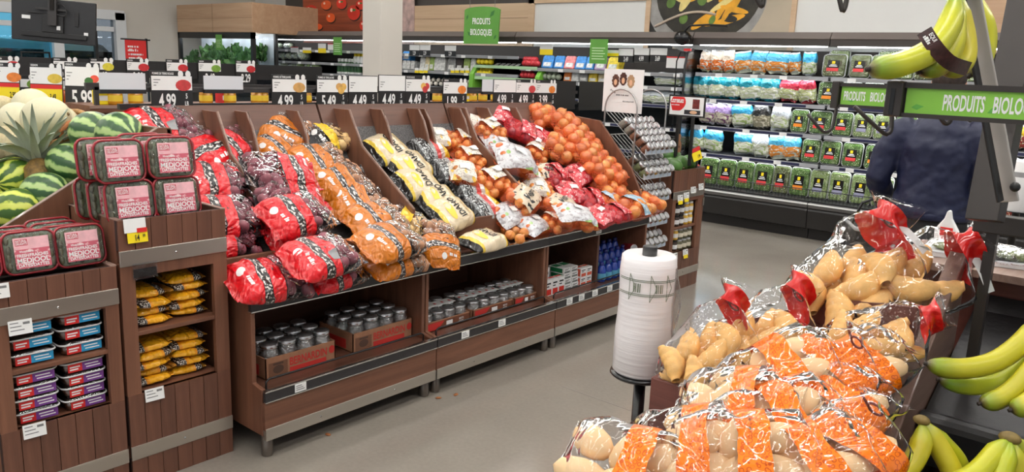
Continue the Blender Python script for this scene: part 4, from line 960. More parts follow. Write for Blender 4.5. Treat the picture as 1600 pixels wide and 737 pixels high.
RED_BAG = bag_mat('red_potato_film', [(0, srgb(200, 12, 22)), (.06, srgb(220, 14, 28)), (.30, K_), (.41, srgb(218, 14, 28)), (.56, srgb(30, 24, 26)), (.60, srgb(36, 28, 30))], [(.575, 1.1)], dots=True, scrib=(.31, .40, srgb(214, 206, 200)), top_only=.5)
ORG_BAG = bag_mat('orange_potato_film', [(0, srgb(186, 100, 12)), (.05, srgb(204, 116, 18)), (.30, K_), (.41, srgb(202, 112, 16)), (.56, srgb(30, 26, 24)), (.60, srgb(40, 32, 28))], [(.575, 1.1)], dots=True, scrib=(.31, .40, srgb(214, 206, 200)), top_only=.5)
CREAM_BAG = bag_mat('cream_paper_film', [(0, K_), (.10, srgb(232, 200, 70)), (.15, srgb(222, 204, 172)), (.74, srgb(226, 210, 178)), (.8, srgb(236, 196, 60)), (.86, K_)], None, scale=20, strength=.45, rough=.35)
FAN_BAG = bag_mat('fan_print_film', [(0, K_), (.14, srgb(110, 112, 112)), (.2, K_), (.36, srgb(150, 152, 150)), (.46, srgb(206, 70, 66)), (.58, srgb(196, 176, 166)), (.68, srgb(232, 180, 40)), (.86, K_)], None, scale=24, strength=.9, scrib=(.14, .46, srgb(200, 204, 204)))
YLAB_BAG = bag_mat('clear_yellow_label_film', [(0, srgb(60, 44, 36)), (.3, srgb(240, 196, 36)), (.52, srgb(60, 44, 36))], [(-.1, .30), (.5, 1.1)], top_only=.5)
WHT = mat('white_logo', srgb(238, 236, 232), .3, coat=.4); BARM = mat('barcode_grey', srgb(150, 150, 150), .5)
def potato_bag(film, pot, seed, L=.36, W=.23, T=.12, clear=(.58, .92), npot=9, barcode=False):
    P = pillow(L, W, T, seed, 44, 36, .018, 20, .032, .005, .06, sag=.55, fray=.03)
    tpl = [('bag_film', B().grid(P, wrapv=True).mesh('bag_film', [film]), None)]
    rr = random.Random(seed)
    if npot:
        cells = [(i, j) for i in range(3) for j in range(4)]; rr.shuffle(cells)
        for k, (i, j) in enumerate(cells[:npot]):
            u = clear[0]+(clear[1]-clear[0])*(i+.5+rr.uniform(-.2, .2))/3; x = (u-.5)*L; y = (j-1.5)*W*.225+rr.uniform(-.01, .01)
            z = drape(P, [(x, y)], 0)[0][2]
            e = Euler((rr.uniform(0, 6), rr.uniform(0, 6), rr.uniform(0, 6))).to_matrix().to_4x4(); e.translation = (x, y, max(.026, z-.032)); tpl.append(('potato', pots[pot][k % 2], e))
    b = B(); drape_patch(b, P, -.39*L, -.30*L, W*.02, W*.18, oval=True); tpl.append(('logo_oval', b.mesh('logo_oval', [WHT]), None))
    if film is not CREAM_BAG and film is not FAN_BAG:
        b = B(); scribble(b, (-.325*L, -.16*W, 0), (0, -1, 0), (1, 0, 0), .020, .24*W, seed); b.v = drape(P, [(q[0], q[1]) for q in b.v], .0035); tpl.append(('lettering', b.mesh('lettering', [WHT]), None))
    if barcode:
        b = B(); drape_patch(b, P, .0*L-.02, .02, -.34*W, -.16*W); tpl.append(('barcode', b.mesh('barcode', [BARM]), None))
    return tpl
RB = [potato_bag(RED_BAG, 'r', s, barcode=s == 11) for s in (11, 12, 13)]
OB = [potato_bag(ORG_BAG, 't', s) for s in (21, 22, 23)]
def cream_bag(seed):
    L, W, T = .31, .225, .125; P = pillow(L, W, T, seed, 40, 34, .014, 18, .035, .0035, .05, gather=.0)
    b = B(); drape_text(b, P, 'IDAHO', .02*L, -.02*W, .045, PI/2+.05, .75)
    e = B(); drape_patch(e, P, -.25*L, -.10*L, -.34*W, .20*W, oval=True)
    g = B(); drape_patch(g, P, .22*L, .27*L, -.3*W, .3*W)
    return [('bag_film', B().grid(P, wrapv=True).mesh('bag_film', [CREAM_BAG]), None), ('lettering', b.mesh('lettering', [INK]), None), ('yellow_emblem', e.mesh('yellow_emblem', [mat('emblem_yellow', srgb(238, 206, 70), .4)]), None), ('green_mark', g.mesh('green_mark', [mat('mark_pale', srgb(206, 180, 130), .4)]), None)]
def fan_bag(seed):
    P = pillow(.29, .20, .11, seed, 40, 34, .012, 20, .028, .004, .05)
    b = B(); drape_patch(b, P, .02, .05, -.05, .04); 
    return [('bag_film', B().grid(P, wrapv=True).mesh('bag_film', [FAN_BAG]), None), ('white_sticker', b.mesh('white_sticker', [WHT]), None)]
CB = [cream_bag(s) for s in (31, 32, 33)]; FB = [fan_bag(s) for s in (36, 37)]
YB = [potato_bag(YLAB_BAG, 'y', 26, .28, .18, .09, (.56, .92), 9)]
# sloping deck frame
D0 = Vector((-2.96, 0, .70)); UPS = Vector((-.48, 0, .35)).normalized(); NRM = Vector((.35, 0, .48)).normalized(); EY = Vector((0, 1, 0))
def on_deck(x, y, h):
    d = ray(x, y); o = Vector((0, 0, 1.6)); q = D0+NRM*h; return o+d*((q-o).dot(NRM)/d.dot(NRM))
def bag(tpl, name, x, y, h, ang, label, cat='potato bag', group=None, tilt=(0, 0), sc=1.0, flat=False, thick=.05):
    """x, y: middle of the bag in the photograph; h: height of its underside over the deck; ang: turn of its length axis from the bench line"""
    if flat: n = Vector((.12, 0, 1)).normalized(); c = atZ(x, y, h+thick); c -= n*thick; up = Vector((-1, 0, .12))
    else: n = NRM; c = on_deck(x, y, h+thick)-NRM*thick; up = UPS
    n2 = (n+EY*tilt[0]+up*tilt[1]).normalized()
    ex = EY*math.cos(ang)+up*math.sin(ang)
    M = basis(c, ex, n2) @ Matrix.Scale(sc, 4)
    return place(name, tpl, M, label, cat, group)
G1 = 'red potato bags heaped on the bench'; G2 = 'orange potato bags heaped on the bench'; G3 = 'cream potato bags'; G4 = 'dark fan-print potato bags'
A = PI
for (k, x, y, h, a, lb, o) in (
    (0, 255, 196, .06, .1, 'at the far upper left behind the date boxes', {}),
    (1, 312, 232, .04, 1.9, 'showing clear film, just right of the date boxes', {}),
    (2, 366, 224, .03, .35, 'small-looking, topmost of the red heap', {'sc': .85}),
    (1, 340, 285, .05, -.15, 'partly hidden behind the upper right date box', {}),
    (0, 385, 268, .05, .25, 'in the middle left, puffed red end forward', {'sc': .8}),
    (2, 440, 268, .12, A-.25, 'with its clear end left, on top of the heap', {}),
    (0, 452, 305, .10, A-.12, 'with clear end left, under the topmost one', {}),
    (1, 352, 338, .06, -.12, 'beside the kiosk corner with black lettering band', {}),
    (2, 350, 372, .02, -.05, 'beside the kiosk, above the wooden bin edge', {'sc': .9}),
    (1, 465, 335, .12, .10, 'in the middle with long clear end right', {}),
    (0, 470, 368, .05, .08, 'below the middle, red end over the bin divider', {'sc': .9})):
    bag(RB[k], 'red_potato_bag', x, y, h, a, 'shiny red potato bag '+lb, group=G1, **o)
for (k, x, y, z, a, lb, o) in (
    (1, 388, 408, .66, .05, 'in the front trough against the bin board', {'sc': .9}),
    (2, 418, 433, .675, -.08, 'front most in the trough beside the black lip', {}),
    (0, 500, 397, .76, .12, 'large, with barcode, hanging over the front trough', {}),
    (1, 520, 420, .665, .1, 'low in the trough left of the orange bags', {'sc': .85})):
    bag(RB[k], 'red_potato_bag', x, y, z, a, 'shiny red potato bag '+lb, group=G1, flat=True, tilt=(0, -.35), **o)
for (k, x, y, h, a, lb, o) in (
    (0, 447, 205, .03, .75, 'topmost, standing steeply under the price rail', {}),
    (1, 436, 228, .03, .3, 'below the topmost one, mostly hidden', {'sc': .85}),
    (2, 500, 252, .05, .05, 'in the second row under the yellow-label bag', {}),
    (1, 535, 283, .05, 0, 'in the third row from the top', {}),
    (0, 560, 313, .04, -.05, 'in the fourth row from the top', {}),
    (2, 590, 344, .07, .12, 'large and striped in the middle of the orange column', {})):
    bag(OB[k], 'orange_potato_bag', x, y, h, a, 'orange potato bag '+lb, group=G2, **o)
for (k, x, y, z, a, lb, o) in (
    (1, 608, 374, .77, .10, 'low in the column just above the front one', {}),
    (0, 612, 402, .675, .12, 'front most in the trough beside the bin corner', {'sc': .95}),
    (2, 684, 372, .715, 1.25, 'standing upright in the trough, large orange face', {'tilt': (0, -.75), 'sc': .85})):
    bag(OB[k], 'orange_potato_bag', x, y, z, a, 'orange potato bag '+lb, group=G2, flat=True, **{**{'tilt': (0, -.3)}, **o})
bag(YB[0], 'yellow_label_bag', 515, 213, .03, .1, 'clear potato bag with yellow label under the price rail', sc=1.05)
bag(YB[0], 'yellow_label_bag', 640, 345, .05, -.9, 'clear potato bag with yellow corner label above the upright orange one')
for k, (x, y, a, lb) in enumerate(((606, 232, .2, 'topmost'), (640, 258, .12, 'second from the top'), (655, 286, 0, 'third from the top'), (684, 311, -.05, 'fourth from the top'), (705, 332, .15, 'lowest in the sloping bin'))):
    bag(CB[k % 3], 'cream_potato_bag', x, y, .012+.02*(k == 4), a, 'cream potato bag with black lettering, '+lb+' of its column', group=G3, sc=.95)
bag(CB[1], 'cream_potato_bag', 755, 374, .66, .06, 'cream potato bag lying in the front trough beside loose onions', group=G3, flat=True, sc=.88)
for k, (x, y, a, lb) in enumerate(((672, 232, .05, 'topmost'), (707, 266, -.15, 'second'), (737, 293, -.2, 'third'), (757, 322, .05, 'lowest'))):
    bag(FB[k % 2], 'fan_print_bag', x, y, .012, a, 'dark net bag with red and yellow fan print, %s of its column' % lb, group=G4, sc=.95)
# ------------------------------------------------------------------ onions in nets
def onion_mat(name, c1, c2, rough=.32):
    m = bpy.data.materials.new(name); m.use_nodes = True; N, L = nt(m); p = N['Principled BSDF']
    tc = N.new('ShaderNodeTexCoord'); oi = N.new('ShaderNodeObjectInfo'); mp = N.new('ShaderNodeMapping'); mp.inputs['Scale'].default_value = (60, 60, 9); L.new(tc.outputs['Object'], mp.inputs[0])
    n = N.new('ShaderNodeTexNoise'); n.inputs['Scale'].default_value = 1; n.inputs['Detail'].default_value = 4; L.new(mp.outputs[0], n.inputs['Vector'])
    r = N.new('ShaderNodeValToRGB'); e = r.color_ramp.elements; e[0].position = .3; e[0].color = c1; e[1].position = .7; e[1].color = c2; L.new(n.outputs['Fac'], r.inputs[0])
    hs = N.new('ShaderNodeHueSaturation'); mr = N.new('ShaderNodeMapRange'); mr.inputs[3].default_value = .78; mr.inputs[4].default_value = 1.2; L.new(oi.outputs['Random'], mr.inputs[0]); L.new(mr.outputs[0], hs.inputs['Value'])
    L.new(r.outputs[0], hs.inputs['Color']); L.new(hs.outputs[0], p.inputs['Base Color']); p.inputs['Roughness'].default_value = rough; p.inputs['Coat Weight'].default_value = .35
    return m
ONY = onion_mat('yellow_onion_skin', srgb(196, 104, 40), srgb(232, 160, 84)); ONR = onion_mat('orange_red_onion_skin', srgb(190, 76, 34), srgb(226, 130, 68)); ONP = onion_mat('red_onion_skin', srgb(130, 24, 40), srgb(196, 58, 66))
def onion_mesh(m, r):
    return B().lathe([(0, -r*.93), (r*.25, -r*.9), (r*.6, -r*.72), (r*.9, -r*.35), (r, .02*r), (r*.93, r*.38), (r*.7, r*.68), (r*.4, r*.86), (r*.16, r*1.0), (r*.09, r*1.2), (0, r*1.25)], 14, cap=False).mesh('onion', [m])
on_big = [onion_mesh(ONY, .043), onion_mesh(ONR, .045)]; on_small = [onion_mesh(ONR, .031), onion_mesh(ONY, .030)]; on_red = [onion_mesh(ONP, .034)]
def net_mat(name, c, nu, nv, w_=.16):
    m = bpy.data.materials.new(name); m.use_nodes = True; N, L = nt(m); p = N['Principled BSDF']; out = N['Material Output']
    p.inputs['Base Color'].default_value = c; p.inputs['Roughness'].default_value = .35
    uv = N.new('ShaderNodeUVMap'); sp = N.new('ShaderNodeSeparateXYZ'); mp = N.new('ShaderNodeMapping'); mp.inputs['Rotation'].default_value = (0, 0, .6); mp.inputs['Scale'].default_value = (nu, nv, 1)
    L.new(uv.outputs[0], mp.inputs[0]); L.new(mp.outputs[0], sp.inputs[0]); fs = []
    for k in (0, 1):
        f = N.new('ShaderNodeMath'); f.operation = 'FRACT'; L.new(sp.outputs[k], f.inputs[0])
        g = N.new('ShaderNodeMath'); g.operation = 'LESS_THAN'; g.inputs[1].default_value = w_; L.new(f.outputs[0], g.inputs[0]); fs.append(g.outputs[0])
    mx = N.new('ShaderNodeMath'); mx.operation = 'MAXIMUM'; L.new(fs[0], mx.inputs[0]); L.new(fs[1], mx.inputs[1])
    tr = N.new('ShaderNodeBsdfTransparent'); ms = N.new('ShaderNodeMixShader'); L.new(mx.outputs[0], ms.inputs[0]); L.new(tr.outputs[0], ms.inputs[1]); L.new(p.outputs[0], ms.inputs[2]); L.new(ms.outputs[0], out.inputs[0])
    return m
NET_O = net_mat('orange_net', srgb(226, 92, 30), 46, 60, .13); NET_R = net_mat('red_net', srgb(206, 40, 44), 40, 52, .30)
def paper_label(name, base, spots_, bscale=24):
    m = bpy.data.materials.new(name); m.use_nodes = True; N, L = nt(m); p = N['Principled BSDF']; p.inputs['Roughness'].default_value = .3; p.inputs['Coat Weight'].default_value = .4
    tc = N.new('ShaderNodeTexCoord'); col = None
    mx = None
    for i, (c, sc, th) in enumerate(spots_):
        n = N.new('ShaderNodeTexNoise'); n.inputs['Scale'].default_value = sc; n.inputs['Detail'].default_value = 1; L.new(tc.outputs['Object'], n.inputs['Vector'])
        g = N.new('ShaderNodeMath'); g.operation = 'GREATER_THAN'; g.inputs[1].default_value = th; L.new(n.outputs['Fac'], g.inputs[0])
        q = N.new('ShaderNodeMix'); q.data_type = 'RGBA'; L.new(g.outputs[0], q.inputs[0])
        if mx is None: q.inputs[6].default_value = base
        else: L.new(mx.outputs[2], q.inputs[6])
        q.inputs[7].default_value = c; mx = q
    L.new(mx.outputs[2], p.inputs['Base Color']); b = film_node(N, L, bscale, .5); L.new(b.outputs[0], p.inputs['Normal']); return m
LAB_W = paper_label('white_yellow_label', srgb(226, 218, 206), [(srgb(240, 190, 70), 16, .60), (srgb(178, 168, 158), 90, .60)])
LAB_R = paper_label('pink_red_label', srgb(206, 50, 62), [(srgb(228, 130, 134), 22, .56), (srgb(236, 220, 216), 60, .64)])
LAB_C = paper_label('clear_grey_label', srgb(206, 206, 208), [(srgb(150, 190, 110), 12, .64), (srgb(170, 165, 168), 40, .58)])
LAB_B = paper_label('pale_blue_label', srgb(150, 186, 206), [(srgb(206, 222, 230), 30, .55)])
LAB_K = paper_label('beige_vegetable_label', srgb(214, 196, 170), [(srgb(40, 36, 32), 34, .62)])
def onion_bag(seed, ons, r, L, W, T, nx, ny, net, lab=None, lrect=(-.2, .35, -.45, .45), text=None, sticker=True, two=False):
    P = pillow(L, W, T, seed, 30, 28, .014, 14, .035, .003, .04, sag=.6)
    rr = random.Random(seed); tpl = []
    for layer in range(2 if two else 1):
        for i in range(nx):
            for j in range(ny):
                x = ((i+.5)/nx-.5)*L*.84+rr.uniform(-.1, .1)*r; y = ((j+.5)/ny-.5)*W*.86+(.35*r if i % 2 else -.35*r)+rr.uniform(-.1, .1)*r
                z = max(r, drape(P, [(x, y)], 0)[0][2]-r*.75)-layer*r*1.3+rr.uniform(-.25, .25)*r
                if layer and z < r*.6: continue
                e = Euler((rr.uniform(-1.3, 1.3), rr.uniform(-1.3, 1.3), rr.uniform(0, 6))).to_matrix().to_4x4(); e.translation = (x, y, z); tpl.append(('onion', ons[rr.randrange(len(ons))], e))
    tpl.append(('net', B().grid(P, wrapv=True).mesh('net', [net]), None))
    if lab:
        b = B(); x0, x1, y0, y1 = lrect; drape_patch(b, P, x0*L, x1*L, y0*W, y1*W, off=.014, n=9)
        vv = np.array(b.v); vv[:, 2] += .010*nz(vv, seed, 40, 2); b.v = [tuple(q) for q in vv]; tpl.append(('paper_label', b.mesh('paper_label', [lab]), None))
        if sticker:
            b = B(); cx, cy = (x0+x1)/2*L, (y0+y1)/2*W; drape_patch(b, P, cx-.03, cx+.03, cy-.02, cy+.02, off=.026); tpl.append(('white_sticker', b.mesh('white_sticker', [WHT]), None))
        if text:
            b = B(); drape_text(b, P, text, (x0+x1)/2*L, (y0+y1)/2*W, .035, .1, .8); b.v = [(q[0], q[1], q[2]+.022) for q in b.v]; tpl.append(('lettering', b.mesh('lettering', [INK]), None))
    return tpl
OBIG = [onion_bag(51, on_big, .043, .32, .25, .14, 4, 3, NET_O, two=True), onion_bag(52, on_big, .043, .30, .24, .14, 3, 3, NET_O, two=True)]
OSM = [onion_bag(53, on_small, .031, .25, .19, .10, 4, 3, NET_O, LAB_W, (-.25, .5, -.1, .52)), onion_bag(54, on_small, .031, .24, .19, .10, 4, 3, NET_O, LAB_W, (-.5, .1, -.5, .3)), onion_bag(55, on_small, .031, .25, .2, .11, 4, 3, NET_O, LAB_K, (-.4, .3, -.45, .3), 'Vegpro', False)]
OCL = [onion_bag(56, on_small, .031, .26, .2, .10, 4, 3, NET_O, LAB_C, (-.48, .42, -.5, .45))]
ORE = [onion_bag(57, on_red, .034, .26, .19, .10, 4, 3, NET_R, LAB_R, (-.5, .25, -.5, .5)), onion_bag(58, on_red, .034, .25, .19, .10, 4, 3, NET_R, LAB_R, (-.1, .5, -.4, .5), sticker=False)]
OBL = [onion_bag(59, on_big, .042, .28, .2, .12, 3, 2, NET_O, LAB_B, (-.1, .25, -.55, .5), sticker=False)]
GO = 'net bags of onions on the bench'
def onb(tpl, x, y, h, a, label, sc=1.0, flat=False, tilt=(0, 0), cat='onion bag', nm='onion_bag'): bag(tpl, nm, x, y, h, a, label, cat, GO, tilt, sc, flat, .05)
for (t_, x, y, h, a, lb, sc) in (
    (OSM[1], 690, 216, .02, -.3, 'small net of orange onions, furthest left beside the curved divider', .9), (OSM[0], 728, 222, .02, -.2, 'small onion net with beige label, second from the left divider', .95),
    (OSM[1], 741, 192, .03, .9, 'onion net with tilted white label, highest left', .9), (OSM[0], 768, 204, .09, .3, 'onion net with big white price sticker near the rail', .95),
    (OSM[0], 735, 247, .03, 0, 'small onion net with yellow-printed label in the left column', .9), (OCL[0], 778, 226, .06, -.1, 'onion net under clear film with white sticker, left of centre', .9),
    (OSM[1], 730, 272, .05, -.5, 'onion net with red-orange onions and slanted clear label', 1.0), (OCL[0], 803, 250, .10, -.35, 'large clear-labelled onion bag with green print in the centre', 1.2),
    (OSM[0], 772, 285, .04, .2, 'onion net showing many small onions, centre column', 1.05), (OSM[2], 815, 312, .07, .4, 'onion net with black script label in the lower centre', 1.05),
    (OSM[1], 845, 295, .04, -.4, 'onion net with white folded label, right of the script label', .9), (OSM[0], 842, 235, .05, .6, 'onion net with pale label beside the red nets', .9),
    (OSM[2], 855, 270, .05, -.2, 'onion net with beige script label below the red nets', .85), (OCL[0], 795, 335, .02, .1, 'onion net under film at the wooden bin edge', .9),
    (OSM[1], 830, 272, .03, 1.0, 'onion net with curled label behind the script label', .85)):
    onb(t_, x, y, h, a, lb, sc)
for (t_, x, y, h, a, lb, sc) in (
    (ORE[0], 790, 182, .05, -.5, 'red net bag with grey-pink label under the rail', .95), (ORE[1], 815, 205, .07, -.7, 'red net bag with pink label, upper middle', 1.0), (ORE[0], 842, 212, .04, -.9, 'red net bag of red onions beside the loose onions, upper', .9),
    (ORE[1], 868, 272, .07, .1, 'red net bag with white sticker in the middle right', .9), (ORE[0], 905, 272, .08, .2, 'red net bag of shiny red onions left of the yellow onions', .9), (ORE[0], 895, 302, .06, -.3, 'red net bag with pink label, lower right', .95),
    (ORE[1], 925, 312, .07, -.2, 'red net bag of red onions with white lettering, lower right', .95)):
    onb(t_, x, y, h, a, lb, sc, nm='red_onion_bag')
for (t_, x, y, h, a, lb, sc) in (
    (OBIG[0], 850, 186, .05, -.2, 'net of large yellow onions, topmost beside the rail', .95), (OBIG[1], 885, 196, .12, .1, 'net of large yellow onions, topmost right', 1.0), (OBIG[0], 905, 222, .14, -.1, 'net of large yellow onions, second from the top right', 1.0),
    (OBIG[1], 875, 232, .10, .3, 'net of large yellow onions left of the second one', .95), (OBIG[0], 925, 250, .14, -.15, 'net of large yellow onions with white tag, middle right', 1.0), (OBIG[1], 900, 250, .05, .6, 'net of large yellow onions half hidden in the middle', .95),
    (OBIG[0], 945, 270, .13, -.2, 'net of large yellow onions beside the end panel', 1.0), (OBIG[1], 955, 300, .08, 0, 'net of large yellow onions below the end panel corner', .95), (OBL[0], 950, 318, .07, .2, 'net of yellow onions with pale blue label', .9)):
    onb(t_, x, y, h, a, lb, sc)
for (t_, x, y, z, a, lb, sc) in (
    (OCL[0], 830, 350, .67, .15, 'clear-labelled onion bag lying in the front trough, left', .9), (OSM[0], 868, 345, .68, .1, 'small onion net in the front trough under the beige board', .9), (OSM[2], 870, 320, .76, .3, 'net of small onions above the trough, left of the white label', .95), (OCL[0], 896, 336, .74, -.5, 'onion bag with large white printed label in the front trough', 1.0),
    (ORE[0], 935, 335, .70, .2, 'red net bag low in the front trough', .9), (ORE[1], 962, 330, .70, 0, 'red net bag at the lip beside the blue label', .85), (OBL[0], 985, 325, .70, .1, 'net of large onions with blue label near the bench end', 1.0), (OBIG[1], 1005, 318, .685, .1, 'net of large onions at the right end of the bench', .95)):
    onb(t_, x, y, z, a, lb, sc, flat=True, tilt=(0, -.25))
for i, (x, y) in enumerate(((783, 372), (797, 366), (812, 372), (805, 360), (790, 358), (819, 362), (918, 353), (932, 350))):
    p = atZ(x, y, .70)
    tag(link('loose_onion', on_small[1] if i < 6 else on_big[0], None, (p.x, p.y, .695 if i < 6 else .70), (.6, .3*i, i)), 'loose yellow onion in the front trough, %s from the cream bag' % ORD[i], 'onion', 'loose onions in the trough')
# ------------------------------------------------------------------ mason jars in cardboard trays
CARD = mat('brown_cardboard', srgb(158, 112, 84), .75, var=.1, vscale=30); CARDRED = mat('red_print', srgb(196, 50, 44), .6); LIDM = mat('jar_lid_steel', srgb(200, 200, 202), .3, .9)
def mason(r, h, n=16):
    body = B().lathe([(r*.85, 0), (r, .006), (r, h*.70), (r*.82, h*.82), (r*.80, h*.86)], n).mesh('jar_glass', [JARGLASS])
    lid = B().lathe([(r*.86, h*.84), (r*.88, h*.85), (r*.88, h*.965), (r*.84, h*.975), (r*.70, h*.972), (r*.68, h*.985), (0, h*.985)], n).mesh('lid', [LIDM])
    rib = B().lathe([(r*.885, h*.875), (r*.90, h*.882), (r*.885, h*.89), (r*.90, h*.91), (r*.885, h*.92)], n, cap=False).mesh('screw_band', [CHROME])
    return [('jar_glass', body, None), ('lid', lid, None), ('screw_band', rib, None)]
MJ = mason(.041, .14); MJS = mason(.038, .085)
def jar_tray(loc, L, D, hh, nx, ny, jar, title, label, jl, film=False, small=False):
    t = thing('cardboard_tray', label, 'tray', loc, 0, 'cardboard jar trays on the lower shelves')
    obj('tray_bottom', B().box(-D, 0, 0, L, 0, .004), CARD, t)
    fr = obj('tray_front', B().box(-.004, 0, 0, L, 0, hh), CARD, t); obj('tray_back', B().box(-D, -D+.004, 0, L, 0, hh), CARD, t)
    sd = obj('tray_side', B().box(-D, 0, 0, .004, 0, hh), CARD, t); obj('tray_side', B().box(-D, 0, L-.004, L, 0, hh), CARD, t)
    if not small:
        obj('red_panel', B().box(0, .0008, L*.33, L*.86, .004, hh*.30), CARDRED, fr)
        obj('lettering', B().text(title, (.001, L*.60, hh*.40), (0, 1, 0), (0, 0, 1), hh*.38, sx=L*.54/(text_mesh(title)[2]*hh*.38)), CARDRED, fr)
        jb = B().box(0, .0008, L*.04, L*.30, hh*.08, hh*.74)
        obj('jar_drawing', jb, mat('cardboard_print', srgb(120, 82, 60), .75), fr)
        q = B(); blob(q, L*.17, hh*.38, L*.075, hh*.2, 0, .0012, 16); q.box(.0009, .0013, L*.10, L*.24, hh*.60, hh*.70); obj('printed_picture', q, mat('dark_cardboard_print', srgb(84, 60, 48), .75), fr)
        q = B(); blob(q, L*.945, hh*.60, L*.045, hh*.2, 0, .0012, 16); obj('printed_fruit', q, CARDRED, fr)
        obj('red_side', B().box(-D*.8, -D*.2, -.0008, 0, hh*.1, hh*.6), CARDRED, sd)
    else:
        obj('dark_print', B().box(0, .0006, .004, L-.004, .004, hh*.9), mat('brown_print', srgb(112, 66, 44), .6, var=.2, vscale=30), fr)
        obj('red_flash', B().add([(.001, L*.05, hh*.1), (.001, L*.28, hh*.1), (.001, L*.42, hh*.85), (.001, L*.05, hh*.85)], [(0, 1, 2, 3)]), CARDRED, fr)
        obj('white_label', B().box(.0006, .0012, L*.46, L*.60, hh*.15, hh*.72), WHITE, fr)
        obj('lettering', B().text('SMOOTH', (.0014, L*.80, hh*.5), (0, 1, 0), (0, 0, 1), hh*.2, sx=.6).text('KOCHER', (.0014, L*.80, hh*.2), (0, 1, 0), (0, 0, 1), hh*.2, sx=.6), WHITE, fr)
    for i in range(nx):
        for j in range(ny):
            M = Matrix.Translation(Vector(loc)+Vector((-D+D*(ny-j-.5)/ny, L*(i+.5)/nx, .0042))) @ Matrix.Rotation(i*1.3+j, 4, 'Z')
            place('mason_jar', jar, M, 'silver-lidded jar in %s, %s row, %s from left' % (jl, ('front', 'second', 'third')[j], ORD[i]), 'jar', 'glass jars in cardboard trays')
    if film:
        q = B()
        for i in range(nx): q.box(-D*.62, -D*.36, L*(i+.12)/nx, L*(i+.88)/nx, jar_h+.0005, jar_h+.003)
        obj('lid_label_card', B().box(-D*.62, -D*.36, 0.01, L-.01, jar_h+.005, jar_h+.006), WHITE, t)
        q = B()
        for i in range(6): q.box(-D*.52, -D*.45, L*(i+.3)/6, L*(i+.55)/6, jar_h+.006, jar_h+.0066)
        obj('sticker', q, RED, t)
    return t
def yat(x, y, X): return atX(x, y, X).y
TZ = .2825
jar_tray((-2.80, 1.75, TZ), .355, .26, .092, 4, 3, MJ, 'BERNARDIN', 'cardboard jar tray printed BERNARDIN, left one on the lower shelf', 'the left BERNARDIN tray')
jar_tray((-2.81, 2.213, TZ), .365, .26, .092, 4, 3, MJ, 'BERNARDIN', 'cardboard jar tray printed BERNARDIN, right one near the partition', 'the right BERNARDIN tray')
jar_h = .085
ys = [2.645, 2.935, 3.255]
for (yy, L_, nm, xx) in ((2.645, .32, 'left', -2.785), (2.99, .325, 'middle', -2.785), (3.33, .20, 'right', -2.785)):
    jar_tray((xx, yy, TZ), L_, .26, .05, 4 if L_ > .3 else 3, 3, MJS, '', 'low brown tray of short jars under white cards, %s of three' % nm, 'the %s low brown tray' % nm, True, True)
# ------------------------------------------------------------------ small cartons and blue bottles on the third lower shelf
def carton(loc, d, c1, c2, label, rz=0.0):
    t = thing('small_carton', label, 'carton', loc, rz, 'small cartons on the lower shelf')
    dx, dy, dz = d
    obj('carton_box', B().box(-dx, 0, -dy/2, dy/2, 0, dz), WHITE, t, bev=.001)
    obj('colour_panel', B().box(0, .0006, -dy*.42, dy*.42, dz*.06, dz*.42), c1, t); obj('printed_lines', B().box(0, .0007, -dy*.38, dy*.3, dz*.72, dz*.82).box(0, .0007, -dy*.38, dy*.05, dz*.56, dz*.63), INK, t)
    obj('side_panel', B().box(-dx*.85, -dx*.1, -dy/2-.0006, -dy/2, dz*.1, dz*.9).box(-dx*.9, -dx*.5, -dy*.45, dy*.45, dz, dz+.0006), c2, t)['kind'] = 'stuff'
    return t
CR = mat('carton_red', srgb(212, 56, 44), .45); CG = mat('carton_green', srgb(30, 126, 76), .45); CO = mat('carton_orange', srgb(214, 90, 60), .45); CGR = mat('carton_grey', srgb(120, 124, 120), .5)
y0 = 3.605
for i in range(3):
    carton((-2.79, y0+.045+.062*i, TZ), (.05, .058, .098), CR, CR, 'tall red and white carton, %s in the front row' % ORD[i])
for i in range(2): carton((-2.86, y0+.04+.064*i, TZ), (.05, .06, .15), CR, CR, 'taller red carton standing behind, %s' % ('left', 'right')[i])
for c_ in range(2):
    for k in range(4): carton((-2.80-.004*k, y0+.25+.075*c_, TZ+.034*k), (.12, .068, .033), CGR, CG, 'flat white and green carton, %s of the %s pile' % (lev[k] if k < 3 else 'topmost', ('left', 'right')[c_]), .03*(k % 2))
for c_ in range(2):
    for k in range(2): carton((-2.79, y0+.395+.062*c_, TZ+.058*k), (.06, .056, .057), CO, CO, 'small orange and white carton, %s, %s' % (('lower', 'upper')[k], ('left', 'right')[c_]))
BLUEC = mat('bottle_blue', srgb(28, 60, 150), .25, coat=.4); BLUEK = mat('bottle_cap_blue', srgb(26, 34, 110), .3); BL2 = mat('bottle_label_teal', srgb(90, 160, 190), .4)
bt = [('bottle_body', B().lathe([(.028, 0), (.031, .005), (.031, .07), (.02, .1), (.014, .108)], 12).mesh('bottle_body', [BLUEC]), None), ('bottle_label', B().lathe([(.0315, .018), (.0318, .02), (.0318, .055), (.0315, .057)], 12, cap=False).mesh('bottle_label', [BL2]), None), ('cap', B().lathe([(.015, .106), (.016, .108), (.016, .125), (.013, .128), (0, .128)], 10).mesh('cap', [BLUEK]), None)]
for i in range(6):
    for j in range(3):
        place('blue_bottle', bt, Matrix.Translation((-2.78-.07*j, 4.18+.07*i, TZ+(.0 if j == 0 else .05 if j == 1 else .09))), 'small blue bottle on the lower shelf, %s row, %s from the left' % (('front', 'second', 'back')[j], ORD[i]), 'bottle', 'blue bottles on the lower shelf')
obj('stepped_riser', B().box(-2.885, -2.815, 4.15, 4.64, TZ, TZ+.05).box(-3.0, -2.885, 4.15, 4.64, TZ, TZ+.09), WOOD_IN, b3)
